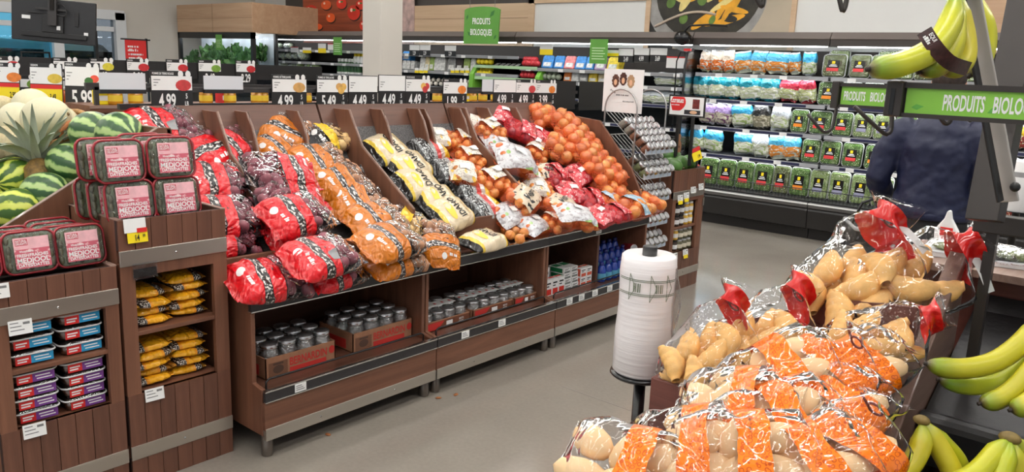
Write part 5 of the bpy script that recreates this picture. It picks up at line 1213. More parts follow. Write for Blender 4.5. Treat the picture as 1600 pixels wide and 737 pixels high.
GJ = [('bottle_body', B().lathe([(.03, 0), (.034, .006), (.034, .09), (.016, .12), (.014, .14)], 12).mesh('bottle_body', [mat('clear_green_bottle', srgb(170, 180, 170), .15, trans=.5)]), None), ('bottle_label', B().lathe([(.0345, .02), (.0348, .022), (.0348, .07), (.0345, .072)], 12, cap=False).mesh('bottle_label', [mat('green_label', srgb(120, 170, 60), .4)]), None), ('cap', B().lathe([(.016, .138), (.016, .16), (0, .161)], 10).mesh('cap', [BLUEK]), None)]
place('vinegar_bottle', GJ, Matrix.Translation((-2.955, 4.20, TZ+.09)), 'clear bottle with green label and blue cap above the blue bottles', 'bottle')
CAN = [('can_body', B().lathe([(.03, 0), (.033, .003), (.033, .10), (.03, .103)], 14).mesh('can_body', [mat('dark_red_label', srgb(120, 30, 36), .4, var=.4, vscale=40)]), None), ('can_end', B().lathe([(.0, .1035), (.026, .1035), (.03, .1045), (.031, .101)], 14, cap=False).mesh('can_end', [LIDM]), None)]
pc = atX(1003, 379, -2.80)
place('fallen_can', CAN, Matrix.Translation((-2.86, 4.565, .435)) @ Matrix.Rotation(1.45, 4, Vector((.35, 1, 0))), 'dark red can lying on its side above the blue bottles', 'can')
# ------------------------------------------------------------------ wire spice rack at the end of the benches
sr = thing('spice_rack', 'white wire rack of small silver-lidded spice jars at the bench end', 'rack', (0, 0, 0))
RY0, RY1 = 4.715, 5.105
LIPZ = (1.075, .905, .735, .56, .39)
SLIP = mat('clear_grey_lip', srgb(196, 200, 204), .25)
for yy in (RY0, RY1):
    pts = [(-3.19, yy, 0), (-3.19, yy, 1.33)]+[(-3.06-.13*math.cos(a), yy, 1.36+.13*math.sin(a)) for a in np.linspace(0, PI, 12)]+[(-2.93, yy, 1.33), (-2.95, yy, 0)]
    obj('side_frame', B().tube(pts, .006, 8), WIRE, sr)
rampd = Vector((-.33, 0, .27)).normalized()
for k, z in enumerate(LIPZ):
    ty0 = RY0+.015+(.0, .0, .02, .03, .03)[k]
    tr = obj('tier_lip', B().box(-2.853, -2.848, ty0, RY1-.01, z-.018, z+.022), SLIP, sr)
    q = B()
    n = 9
    for i in range(n): 
        yy = ty0+(RY1-.01-ty0)*i/(n-1); q.tube([(-2.85, yy, z-.012), (-2.87, yy, z-.008), (-3.20, yy, z+.262)], .0028, 5)
    obj('ramp_wires', q, WIRE, tr)['kind'] = 'stuff'
    obj('cross_wire', B().tube([(-3.2, RY0, z+.26), (-3.2, RY1, z+.26)], .004, 6), WIRE, tr); obj('cross_wire', B().tube([(-2.95, RY0, z+.055), (-2.95, RY1, z+.055)], .004, 6), WIRE, tr)
tkt = B()
for k, z in enumerate(LIPZ):
    for i in range(6): tkt.box(-2.848, -2.8465, RY0+.04+.06*i, RY0+.085+.06*i, z-.014, z+.01)
obj('shelf_ticket', tkt, mat('ticket_pale_blue', srgb(186, 200, 214), .4), sr)
SPM = [mat('spice_'+n, srgb(*c), .5, var=.3, vscale=90) for n, c in (('brown', (120, 80, 60)), ('grey', (130, 126, 116)), ('gold', (200, 160, 60)), ('green', (112, 116, 80)), ('red', (140, 60, 46)))]
def spice(m): return [('jar_body', B().lathe([(.019, 0), (.021, .004), (.021, .045), (.018, .05)], 12).mesh('jar_body', [m]), None), ('lid', B().lathe([(.0215, .047), (.022, .049), (.022, .062), (.0185, .0635), (.017, .0625), (0, .0625)], 14).mesh('lid', [LIDM]), None)]
SP = [spice(m) for m in SPM]
LB = mat('lid_insert', srgb(226, 222, 214), .4)
ax = Vector((.80, 0, .60)).normalized(); rr = random.Random(8)
tn = ('top', 'second', 'third', 'fourth', 'lowest')
for k, z in enumerate(LIPZ):
    for j in range((5, 3, 2, 2, 2)[k]):
        nc = 6 if k < 2 else 5
        for i in range(nc):
            y0_ = RY0+.045+(.0 if k < 2 else .045); yy = y0_+i*.0625
            c = Vector((-2.88, yy, z-.002))+rampd*(.012+.062*j)
            M = basis(c, EY, ax) @ Matrix.Scale(1.22, 4); place('spice_jar', SP[rr.choice((0, 0, 1, 1, 2, 3, 4))], M, 'spice jar on the %s rack tier, %s row, %s from left' % (tn[k], ORD[j], ORD[i]), 'jar', 'spice jars on the wire rack')
# printed card at the back of the rack
sc_ = thing('printed_card', 'white card with three drawn heads above the spice rack', 'sign', (0, 0, 0))
ca = atY(945, 107, 4.74); cb2 = atY(1003, 165, 4.74)
obj('card_sheet', B().box(ca.x, cb2.x, 4.738, 4.742, 1.33, ca.z), WHITE, sc_)
hb = B(); SK = mat('drawn_skin', srgb(226, 178, 140), .5)
cx0 = (ca.x+cb2.x)/2; hz = ca.z-.085; rr = random.Random(5)
for k, dx in enumerate((-.062, 0, .062)):
    ell(hb, cx0+dx, hz+.014*(k == 1), .026, .040, 4.7370, (1, 1, 2)[k], 16)
    for q in range(10):
        a = 2*PI*q/10; ell(hb, cx0+dx+.022*math.cos(a), hz+.014*(k == 1)+.006+.034*math.sin(a), .010, .012, 4.7368-.00002*q, (3, 1, 2)[k], 8)
    ell(hb, cx0+dx, hz+.012*(k == 1)-.004, .013, .021, 4.7362, 0, 14)
obj('drawn_heads', hb, [SK, mat('hair_dark_brown', srgb(74, 40, 30), .6), mat('hair_tan', srgb(176, 140, 104), .6), mat('hair_brown', srgb(96, 58, 40), .6)], sc_)['kind'] = 'stuff'
obj('lettering', scribble(scribble(scribble(B(), (cx0-.08, 4.7365, hz-.072), (1, 0, -.5), (.5, 0, 1), .014, .05, 1), (cx0, 4.7365, hz-.095), (1, 0, 0), (0, 0, 1), .014, .10, 2), (cx0+.05, 4.7365, hz-.135), (1, 0, 0), (0, 0, 1), .008, .09, 3), INK_G, sc_)
# ------------------------------------------------------------------ right kiosk
k3 = kiosk(5.14, 5.60, .92, .735, 5.19, 5.53, .30, .68, .49, 'brown slatted kiosk with condiment jars beside the spice rack')
q = B(); arc = [(-3.05+.21*math.cos(a), 5.602+.14*math.sin(a)) for a in np.linspace(0, PI/2, 7)]
obj('rounded_end', B().prism([(-3.25, 5.602)]+arc+[(-3.25, 5.74)], 0, .80, 'z'), WOOD, k3)
for z0_, z1_ in ((.105, .16), (.62, .68)):
    q = B(); a2 = [(-3.05+.216*math.cos(a), 5.602+.146*math.sin(a)) for a in np.linspace(0, PI/2, 7)]
    for (p_, r_) in zip(a2, a2[1:]): q.quad((p_[0], p_[1], z0_), (r_[0], r_[1], z0_), (r_[0], r_[1], z1_), (p_[0], p_[1], z1_))
    obj('end_band', q, ALU, k3)
for (yy, z_, ye) in ((5.23, .715, 1), (5.32, .725, 1), (5.42, .76, 0), (5.54, .775, 0), (5.22, .28, 0), (5.38, .285, 1)):
    o = tag_holder(k3, yy, z_)
    if ye: obj('yellow_patch', B().box(.0016, .0022, -.03, .03, -.045, -.018), YEL, o)
def cj(r, h, c, lidc, lab):
    a, b_ = jar_mesh(r, h, c, lidc, lab); return [('jar_body', a, None), ('lid', b_, None)]
CJ = [cj(.026, .085, mat('mustard', srgb(214, 170, 60), .4), WHITE_G, WHITE), cj(.026, .085, mat('dark_sauce', srgb(60, 44, 36), .3), BLACK_G, WHITE), cj(.024, .105, mat('green_sauce', srgb(150, 176, 40), .4), mat('orange_cap', srgb(232, 110, 30), .4), WHITE), cj(.032, .08, mat('olive_jar', srgb(90, 86, 60), .3), LIDM, mat('beige_label', srgb(214, 206, 186), .5))]
rr = random.Random(2)
for s_, (z0_, tps) in enumerate(((.49, (1, 1, 1, 0, 0)), (.30, (2, 1, 3, 3, 3)))):
    for j in range(2):
        for i in range(5):
            for lv in range(2):
                if lv and j: continue
                place('condiment_jar', CJ[tps[i] if not (s_ == 1 and i == 1 and lv) else 0], Matrix.Translation((-2.885-.075*j, 5.225+.068*i, z0_+.001+lv*.0865+(.02 if lv and tps[i] == 2 else 0))), 'condiment jar on the %s kiosk shelf, %s %s, %s from left' % (('upper', 'lower')[s_], ('front', 'back')[j], ('bottom layer', 'top layer')[lv], ORD[i]), 'jar', 'condiment jars in the right kiosk')
MANGO = mat('green_mango_skin', srgb(70, 112, 44), .35, var=.3, vscale=14, coat=.3)
mg = lumpy(7, (.085, .06, .06), .05, 10, 14).mesh('fruit', [MANGO]); stm = B().tube([(.08, 0, 0), (.095, 0, .004)], .006, 6).mesh('stem', [mat('stem_brown', srgb(80, 60, 40), .7)])
for i, (x, y, z, lb) in enumerate(((-2.91, 5.21, .95, 'front left'), (-2.92, 5.36, .955, 'front middle, beneath the sale tag'), (-2.93, 5.50, .95, 'front right'), (-3.03, 5.28, 1.0, 'back left, beside the jars'), (-3.05, 5.45, .99, 'back right'), (-3.06, 5.18, 1.01, 'back corner touching the rack'))):
    place('green_mango', [('fruit', mg, None), ('stem', stm, None)], Matrix.Translation((x, y, z)) @ Euler((.3*i, .2, .6+i)).to_matrix().to_4x4(), 'large green mango on the right kiosk, '+lb, 'mango', 'green mangoes on the right kiosk')
obj('top_riser', B().box(-3.235, -2.87, 5.16, 5.585, .872, .90), GROOVE, k3)
ysg = price_sign((-2.80, 5.40, .985), .11, .10, '1.99', 'yellow and red sale tag tilted over the green mangoes', group=None, head=None, sub='', rot=(.25, -.2, -.2), digits=False)
obj('yellow_face', B().box(.001, .003, -.052, .052, .003, .068), YEL, ysg); obj('red_face', B().box(.001, .003, -.052, .052, .07, .098), RED, ysg); obj('price_digits', B().text('1.99', (.004, .02, .02), (0, 1, 0), (0, 0, 1), .022, sx=.6), INK, ysg); obj('clip_arm', B().tube([(-.004, 0, .004), (-.03, -.0, -.05)], .008, 6), BLACK, ysg)
wb = thing('wire_basket', 'black wire basket standing on the right kiosk behind the mangoes', 'basket', (-3.14, 5.42, .925))
q = B()
for z_ in (.0, .05, .10, .15, .20): q.tube([(-.1, -.2, z_), (.1, -.2, z_), (.1, .2, z_), (-.1, .2, z_)], .003, 5, closed=True)
for i in range(9): q.tube([(.1, -.2+.05*i, 0), (.1, -.2+.05*i, .2)], .003, 5).tube([(-.1, -.2+.05*i, 0), (-.1, -.2+.05*i, .2)], .003, 5)
for i in range(4): q.tube([(-.1+.05*i, .2, 0), (-.1+.05*i, .2, .2)], .003, 5).tube([(-.1+.05*i, -.2, 0), (-.1+.05*i, -.2, .2)], .003, 5)
obj('wire_mesh', q, BLACK, wb)['kind'] = 'stuff'
obj('rim', B().tube([(-.1, -.2, .2), (.1, -.2, .2), (.1, .2, .2), (-.1, .2, .2)], .005, 6, closed=True), BLACK, wb)
bt_ = thing('bottle_tag', 'brown paper tag shaped like a gourd beside the wire basket', 'tag', (-2.97, 5.40, 1.03))
obj('tag_shape', B().prism([(-.03, 0), (.03, 0), (.034, .04), (.03, .07), (.012, .09), (.02, .11), (.018, .13), (0, .14), (-.018, .13), (-.02, .11), (-.012, .09), (-.03, .07), (-.034, .04)], 0, .004, 'x'), mat('kraft_paper', srgb(150, 104, 74), .7), bt_); obj('heart_print', B().box(.004, .0045, -.012, .012, .035, .05), mat('kraft_dark', srgb(104, 66, 46), .7), bt_)
ts = B().ball((0, 0, 0), (.04, .04, .034), 8, 12).mesh('tomato', [mat('tomato_red', srgb(214, 60, 40), .25, coat=.5)]); tst = B().lathe([(.0, .036), (.012, .035), (.016, .031)], 6, cap=False).mesh('calyx', [GREEN_D])
for i, (x, y, z) in enumerate(((-2.93, 5.66, .835), (-2.98, 5.70, .835), (-2.95, 5.655, .90), (-3.02, 5.66, .835))):
    place('tomato', [('tomato', ts, None), ('calyx', tst, None)], Matrix.Translation((x, y, z)), 'red tomato on the rounded kiosk end, %s' % ('front', 'right', 'topmost', 'back')[i], 'tomato', 'tomatoes on the kiosk end')
# red and white sign on a black post
rs2 = thing('leaflet_sign', 'white sign with red circle and fruit photo on a black post', 'sign', (0, 0, 0))
a = atY(1048, 150, 5.3); b_ = atY(1098, 182, 5.3)
obj('frame', B().box(a.x-.012, b_.x+.012, 5.302, 5.31, b_.z-.012, a.z+.012), BLACK, rs2); obj('sheet', B().box(a.x, b_.x, 5.299, 5.302, b_.z, a.z), WHITE, rs2)
q = B(); W_ = b_.x-a.x; H2 = a.z-b_.z
q.add([(a.x+.001+(.10 if i else 0)*0+ (W_*.0 if i == 0 else W_*.47*max(0, math.cos(t))), 5.2985, a.z-.002-(H2*.98)*(.30-.0) + H2*.62*math.sin(t) if False else max(b_.z+.03, min(a.z-.001, a.z-H2*.30+H2*.62*math.sin(t)))) for i, t in enumerate([0]+list(np.linspace(-1.4, 1.4, 16)))], [tuple(range(17))])
obj('red_circle', q, RED, rs2)
obj('lettering', scribble(scribble(scribble(B(), (a.x+W_*.22, 5.2982, a.z-H2*.22), (1, 0, 0), (0, 0, 1), .014, W_*.38, 4), (a.x+W_*.22, 5.2982, a.z-H2*.33), (1, 0, 0), (0, 0, 1), .014, W_*.38, 5), (a.x+W_*.16, 5.2982, a.z-H2*.48), (1, 0, 0), (0, 0, 1), .008, W_*.26, 6), WHITE, rs2)
q = B().box(a.x+W_*.68, a.x+W_*.88, 5.2975, 5.2985, a.z-H2*.62, a.z-H2*.1, 0).box(a.x+W_*.45, a.x+W_*.92, 5.297, 5.2983, b_.z+H2*.06, b_.z+H2*.3, 1); ell(q, a.x+W_*.72, b_.z+H2*.18, .03, .012, 5.2968, 2)
obj('printed_picture', q, [mat('dark_cherry', srgb(110, 40, 36), .4, var=.5, vscale=60), mat('slate_print', srgb(44, 42, 46), .5), SK], rs2)
obj('post', B().box(a.x+.06, a.x+.08, 5.305, 5.325, .95, b_.z).box(a.x+.18, a.x+.20, 5.305, 5.325, .95, b_.z), BLACK, rs2)
# ------------------------------------------------------------------ goods in the cooler
def leafy_mat(name, cs, sc=60):
    m = bpy.data.materials.new(name); m.use_nodes = True; N, L = nt(m); p = N['Principled BSDF']; p.inputs['Roughness'].default_value = .4
    tc = N.new('ShaderNodeTexCoord'); n = N.new('ShaderNodeTexNoise'); n.inputs['Scale'].default_value = sc; n.inputs['Detail'].default_value = 4; n.inputs['Distortion'].default_value = 1.5; L.new(tc.outputs['Object'], n.inputs['Vector'])
    r = N.new('ShaderNodeValToRGB'); cr = r.color_ramp
    for i, c in enumerate(cs):
        e = cr.elements[i] if i < 2 else cr.elements.new(.5); e.position = .28+.44*i/(len(cs)-1); e.color = c
    L.new(n.outputs['Fac'], r.inputs[0]); L.new(r.outputs[0], p.inputs['Base Color']); b = N.new('ShaderNodeBump'); b.inputs['Strength'].default_value = .8; b.inputs['Distance'].default_value = .02; L.new(n.outputs['Fac'], b.inputs['Height']); L.new(b.outputs[0], p.inputs['Normal']); return m
GRN = [leafy_mat('dark_salad', [srgb(40, 72, 24), srgb(112, 154, 62), srgb(212, 226, 170)], 32), leafy_mat('pale_salad', [srgb(100, 130, 60), srgb(182, 202, 126), srgb(236, 240, 220)], 30), leafy_mat('mixed_salad', [srgb(80, 34, 40), srgb(130, 146, 76), srgb(224, 222, 200)], 34)]
LCOL = {'red': mat('strip_red', srgb(226, 64, 64), .4), 'orange': mat('strip_orange', srgb(240, 140, 30), .4), 'blue': mat('strip_blue', srgb(40, 120, 200), .4), 'grey': mat('strip_lilac', srgb(150, 150, 176), .4)}
def clam_tpl(w_, h, d, g, lc):
    gm = rr_loft(B(), [(-d, w_*.88, h*.9, .02), (-d*.5, w_*.93, h*.94, .02), (-.006, w_*.88, h*.88, .02)]); P = np.array(gm.v); P += .008*nz(P, 3, 60, 2)[:, None]*np.array([1, .4, .4]); gm.v = [(q[0], q[1], q[2]+h/2) for q in P]
    sh = rr_loft(B(), [(-d*1.02, w_*.96, h*.97, .025), (-d*.5, w_, h, .03), (0, w_*.96, h*.96, .03)]); sh.v = [(q[0], q[1], q[2]+h/2) for q in sh.v]
    rim = B().tube([(-d*.5, p[0], p[1]+h/2) for p in rrect(w_*1.01, h*1.0, .03)], .0055, 5, closed=True)
    return [('salad', gm.mesh('salad', [GRN[g]]), None), ('clear_shell', sh.mesh('clear_shell', [CLAM]), None), ('rim', rim
                .mesh('rim', [WHITE_G]), None),
            ('black_label', B().box(.001, .003, -w_*.26, w_*.26, h*.36, h*.72).mesh('black_label', [BLACK_G]), None), ('label_strip', B().box(.0015, .004, -w_*.28, w_*.24, h*.24, h*.38).mesh('label_strip', [LCOL[lc]]), None),
            ('label_emblem', B().box(.003, .0042, -w_*.07, w_*.07, h*.56, h*.68).mesh('label_emblem', [YEL]), None), ('lettering', B().box(.003, .0042, -w_*.18, w_*.18, h*.44, h*.475).box(.003, .0042, -w_*.13, w_*.13, h*.50, h*.53).mesh('lettering', [WHITE]), None)]
CT = {}
def clam(x0, x1, z, kind, lc, label, Y, h=.235, g=0):
    a, b_ = px(x0, 200, Y), px(x1, 200, Y); key = (lc, g, round(h, 2))
    if key not in CT: CT[key] = clam_tpl(.205, h, .085, g, lc)
    M = Matrix.Translation(((a+b_)/2, Y, z)) @ Matrix.Rotation(-PI/2, 4, 'Z') @ Matrix.Rotation(-.10, 4, 'Y') @ Matrix.Diagonal((1, min(1.1, (b_-a)*.97/.205), 1, 1))
    place('salad_box', CT[key], M, label, 'salad box', 'clear salad boxes in the cooler')
def sb_mat(n, top, mid, bot, ink): return bag_mat('salad_film_'+n, [(0, bot), (.14, mid), (.60, top), (.94, srgb(235, 238, 240))], None, scale=22, strength=.7, rough=.22, scrib=(.08, .62, ink), scr=(11, 15), wobble=.16)
W1 = srgb(226, 230, 220)
SBM = {'teal': sb_mat('teal', srgb(20, 150, 172), srgb(206, 214, 180), srgb(30, 140, 160), srgb(240, 242, 236)), 'orange': sb_mat('orange', srgb(236, 220, 200), srgb(230, 120, 40), srgb(200, 206, 160), W1), 'blue': sb_mat('blue', srgb(60, 176, 226), srgb(222, 226, 206), srgb(216, 222, 224), srgb(160, 186, 110)),
       'mix': sb_mat('mix', srgb(80, 180, 220), srgb(236, 150, 60), srgb(214, 220, 200), W1), 'red': sb_mat('red', srgb(204, 50, 74), srgb(198, 206, 150), srgb(150, 40, 50), srgb(238, 238, 226)), 'purple': sb_mat('purple', srgb(176, 150, 206), srgb(206, 200, 180), srgb(220, 220, 226), srgb(120, 70, 110)),
       'white': sb_mat('white', srgb(222, 230, 236), srgb(224, 228, 214), srgb(200, 208, 212), srgb(180, 196, 140)), 'dark': sb_mat('dark', srgb(40, 40, 40), srgb(150, 144, 120), srgb(70, 66, 60), srgb(206, 200, 180)), 'snack': sb_mat('snack', srgb(226, 190, 40), srgb(150, 50, 40), srgb(30, 30, 30), srgb(236, 224, 190))}
ST = {}
SEALW = B().box(-.001, .001, -.09, .09, -.008, .008).mesh('sealed_edge', [LGREY])
def sbag(x0, x1, z, kind, label, Y, h=.27, lean=.16, tw=0.0):
    a, b_ = px(x0, 200, Y), px(x1, 200, Y)
    for sd in (1, 2):
        if (kind, sd) not in ST: ST[(kind, sd)] = [('bag_film', B().grid(pillow(.27, .2, .085, 60+sd*7+len(kind), 26, 22, .014, 14, .035, .008, .05, sag=1.0, fray=.06), wrapv=True).mesh('bag_film', [SBM[kind]]), None), ('sealed_edge', SEALW, Matrix.Translation((.128, 0, .04)) @ Matrix.Rotation(PI/2, 4, 'Y'))]
    sd = 1+int(x0) % 2
    M = Matrix.Translation(((a+b_)/2, Y+.04, z)) @ Matrix.Rotation(lean, 4, 'X') @ basis((0, 0, h/2+.004), (0, 0, 1), (0, -1, 0)) @ Matrix.Rotation(tw*1.6, 4, 'Z') @ Matrix.Rotation(.25*math.sin(x0*1.7), 4, 'X') @ Matrix.Diagonal((h/.27*(1+.06*math.sin(x0*2.3)), (b_-a)/.195, 1.15, 1)) @ Matrix.Translation((0, 0, -.04))
    place('salad_bag', ST[(kind, sd)], M, label, 'salad bag', 'salad bags in the cooler')
YS = SHELF_Y+.09
names = {'teal': 'teal-topped salad bag', 'orange': 'orange and white vegetable bag', 'blue': 'light blue salad bag', 'mix': 'blue and orange salad kit bag', 'red': 'red-topped salad bag', 'purple': 'purple-topped salad bag', 'white': 'white salad bag', 'dark': 'dark salad bag', 'snack': 'yellow and red snack bag'}
def srow(z, items, where, hh=.25):
    cnt = {}
    for (x0, x1, k) in items:
        cnt[k] = cnt.get(k, 0)+1; sbag(x0, x1, z, k, '%s on the %s, %s from the left' % (names[k], where, ORD[cnt[k]-1]), YS, hh, tw=.06*((x0*7) % 3-1))
srow(1.645, ((1086, 1102, 'orange'), (1102, 1121, 'orange'), (1121, 1139, 'orange'), (1139, 1164, 'mix'), (1164, 1188, 'mix'), (1188, 1222, 'mix'), (1223, 1240, 'mix'), (1243, 1263, 'blue')), 'top cooler shelf', .235)
srow(1.365, ((1066, 1086, 'teal'), (1087, 1102, 'teal'), (1102, 1128, 'teal'), (1127, 1151, 'teal'), (1151, 1184, 'teal'), (1183, 1212, 'teal'), (1212, 1242, 'red'), (1241, 1269, 'red')), 'second cooler shelf', .245)
srow(1.065, ((1092, 1116, 'purple'), (1116, 1141, 'purple'), (1142, 1174, 'blue'), (1175, 1202, 'dark'), (1203, 1232, 'white')), 'third cooler shelf', .25)
srow(.765, ((1082, 1101, 'blue'), (1101, 1131, 'blue'), (1150, 1180, 'blue'), (1178, 1206, 'white'), (1205, 1232, 'mix'), (1228, 1253, 'mix')), 'fourth cooler shelf', .25)
def crow(z, items, where, hh, Y=YS-.045):
    cnt = {}
    for (x0, x1, lc, g) in items:
        cnt[lc] = cnt.get(lc, 0)+1; clam(x0, x1, z, 0, lc, 'clear salad box with %s label strip on the %s, %s from the left' % (lc, where, ORD[cnt[lc]-1]), Y, hh, g)
crow(1.645, ((1272, 1308, 'red', 2), (1314, 1346, 'red', 2), (1347, 1380, 'blue', 1), (1381, 1414, 'blue', 1), (1415, 1448, 'red', 2), (1449, 1482, 'red', 2), (1483, 1515, 'blue', 1)), 'top cooler shelf', .225)
crow(1.365, ((1270, 1303, 'orange', 0), (1304, 1337, 'orange', 0), (1338, 1371, 'red', 0), (1372, 1405, 'red', 0), (1406, 1440, 'grey', 1)), 'second cooler shelf', .235)
crow(1.065, ((1233, 1259, 'orange', 0), (1262, 1296, 'red', 0), (1298, 1329, 'red', 0), (1331, 1361, 'grey', 1), (1363, 1394, 'grey', 1), (1396, 1430, 'grey', 0)), 'third cooler shelf', .235)
crow(.765, ((1255, 1284, 'red', 0), (1285, 1316, 'red', 0), (1319, 1351, 'red', 0), (1355, 1386, 'orange', 0), (1388, 1420, 'orange', 0)), 'fourth cooler shelf', .24)
crow(.402, ((1097, 1125, 'red', 0), (1126, 1153, 'red', 0), (1154, 1182, 'red', 0), (1183, 1213, 'red', 0), (1214, 1240, 'red', 2), (1241, 1272, 'orange', 0), (1273, 1303, 'grey', 1), (1304, 1336, 'grey', 1), (1339, 1372, 'grey', 1), (1374, 1406, 'grey', 1)), 'bottom cooler deck', .30, CY+.2)
for (x0, x1, g, i) in ((1276, 1306, 1, 0), (1352, 1384, 1, 1)):
    a, b_ = px(x0, 200, YS), px(x1, 200, YS)
    M = Matrix.Translation(((a+b_)/2, YS+.11, 1.645)) @ Matrix.Rotation(-PI/2, 4, 'Z'); CT[('blue', 1, .27)] = CT.get(('blue', 1, .27)) or clam_tpl(.2, .27, .085, 1, 'blue'); place('salad_box', CT[('blue', 1, .27)], M, 'pale salad box rising behind the %s top-shelf box' % ('first red-strip', 'first blue-strip')[i], 'salad box', 'clear salad boxes in the cooler')
for zz, nm in ((1.645, 'top'), (1.365, 'second'), (1.065, 'third'), (.765, 'fourth'), (.402, 'bottom')):
    for i, x0 in enumerate((1546, 1562, 1578, 1594)): sbag(x0, x0+16, zz, 'snack', '%s on the %s shelf at the right edge, %s' % (names['snack'], nm, ORD[i]), YS, .22)
q = thing('deck_guard', 'black wire guard along the bottom deck of the cooler', 'guard', (0, CY+.03, .40))
g0, g1 = px(1090, 300, CY), px(1545, 300, CY)
gb = B()
for i in range(int((g1-g0)/.035)): gb.tube([(g0+.035*i, 0, 0), (g0+.035*i, 0, .11)], .0022, 4)
obj('guard_wires', gb, BLACK, q)['kind'] = 'stuff'; obj('top_wire', B().tube([(g0, 0, .11), (g1, 0, .11)], .005, 6), BLACK, q)
# the left-hand sections, farther away
def at_item(x, z, Y=8.38): return Vector((atY(x, 100, Y).x, Y, z))
LET = [leafy_mat('lettuce_white_green', [srgb(110, 140, 90), srgb(190, 200, 170), srgb(226, 230, 220)], 20), leafy_mat('cabbage_green', [srgb(120, 160, 80), srgb(170, 200, 120), srgb(206, 224, 170)], 16)]
hm = [lumpy(s, (.115, .10, .09), .12, 9, 12).mesh('head', [LET[s % 2]]) for s in (2, 3)]; wrapm = lumpy(2, (.12, .105, .094), .12, 9, 12).mesh('film_wrap', [FILM])
def head(x, z, lb, s=1.0, k=0):
    p = at_item(x, z+.09*s); place('lettuce_head', [('head', hm[k], None), ('film_wrap', wrapm, None)], Matrix.Translation(p) @ Matrix.Rotation(x, 4, 'Z') @ Matrix.Scale(s, 4), 'wrapped pale green head of lettuce '+lb, 'lettuce', 'lettuce heads in the far cooler')
for i, x in enumerate((432, 438, 449, 454)): head(x, 1.78, 'on the high far shelf, %s' % ORD[i], .62)
for i, x in enumerate((425, 433, 443, 454, 464, 476)): head(x, 1.58, 'on the middle far shelf, %s from left' % ORD[i], .9 if i < 5 else 1.1)
for i, (x, k) in enumerate(((428, 0), (445, 0), (459, 0), (470, 1), (485, 1), (494, 1))): head(x, 1.405, 'on the lower far shelf, %s from left' % ORD[i], 1.0 if i < 2 else .9, k)
GB = [('bottle_body', B().lathe([(.04, 0), (.045, .01), (.045, .14), (.025, .19), (.02, .2)], 12).mesh('bottle_body', [mat('green_juice', srgb(60, 106, 60), .3)]), None), ('cap', B().lathe([(.03, .19), (.034, .2), (.034, .24), (0, .245)], 10).mesh('cap', [WHITE]), None), ('neck_label', B().lathe([(.046, .0), (.0462, .03)], 12, cap=False).mesh('neck_label', [WHITE]), None)]
for i in range(7): place('juice_bottle', GB, Matrix.Translation(at_item(531+5.2*i, 1.405)), 'green juice bottle with white cap left of the column, %s from left' % ORD[i], 'bottle', 'green juice bottles')
YBt = [('bottle_body', B().lathe([(.035, 0), (.04, .01), (.04, .09), (.02, .12)], 12).mesh('bottle_body', [WHITE]), None), ('cap', B().lathe([(.03, .11), (.03, .16), (0, .165)], 10).mesh('cap', [YEL]), None)]
for i in range(3): place('yellow_cap_bottle', YBt, Matrix.Translation(at_item(556+5.4*i, 1.58)), 'white bottle with yellow cap left of the column, %s' % ORD[i], 'bottle', 'yellow-capped bottles')
PAPER = [mat('pack_'+n, srgb(*c), .45, var=.35, vscale=26) for n, c in (('white', (226, 226, 222)), ('cream', (230, 214, 170)), ('blue', (58, 136, 206)), ('pink', (222, 130, 130)), ('grey', (150, 150, 148)), ('yellow', (236, 206, 60)), ('dark', (66, 56, 52)), ('green', (160, 186, 100)), ('lilac', (180, 150, 190)), ('orange', (232, 130, 50)))]
def pack(x0, x1, z, h, c, label, d=.12, Y=8.34, lean=.12, lab=0):
    a, b_ = atY(x0, 100, Y).x, atY(x1, 100, Y).x; w_ = (b_-a)/2*.94
    t = thing('cooler_pack', label, 'pack', ((a+b_)/2, Y, z), (-lean, 0, 0), 'packs in the middle cooler sections')
    obj('pack_body', B().prism([(-w_, 0), (w_, 0), (w_, h*.85), (w_*.8, h), (-w_*.8, h), (-w_, h*.85)], 0, d, 'y'), PAPER[c], t, bev=.006)
    obj('pack_label', B().box(-w_*.7, w_*.7, -.002, 0, h*.12, h*.45), PAPER[lab], t)
for i, (x0, x1, c) in enumerate(((655, 663, 0), (663, 670, 1), (670, 677, 7), (677, 695, 0), (698, 711, 4), (712, 722, 6), (723, 733, 7), (734, 742, 0))): pack(x0, x1, 1.525, .19, c, 'upright mushroom pack right of the column, %s from left' % ORD[i])
for i, (x0, x1, c) in enumerate(((628, 634, 0), (634, 640, 0), (641, 647, 0), (628, 640, 2))): pack(x0, x1, 1.525 if i < 3 else 1.66, .13, c, 'small white pack against the column, %s' % ORD[i] if i < 3 else 'blue pack high against the column')
for i, (x0, x1, c) in enumerate(((845, 863, 2), (864, 880, 2), (880, 897, 3), (897, 914, 2), (914, 927, 2), (928, 946, 8), (947, 966, 5))): pack(x0, x1, 1.625, .165, c, '%s berry pack on the shelf behind the rail, %s from left' % (('light blue', 'light blue', 'pink', 'light blue', 'light blue', 'lilac', 'yellow')[i], ORD[i]), lean=.3)
for i, (x0, x1, c) in enumerate(((881, 893, 9), (893, 905, 0), (905, 919, 4), (920, 934, 5), (935, 950, 1))): pack(x0, x1, 1.47, .11, c, 'small bag on the lower middle shelf, %s from left' % ORD[i])
for i, (x0, x1, z) in enumerate(((1018, 1058, 1.47), (1014, 1056, 1.265), (1000, 1020, 1.265))): sbag(x0, x1, z, 'white', 'crumpled clear bag beside the glass divider, %s' % ('upper', 'lower', 'small left')[i], YS, .15)
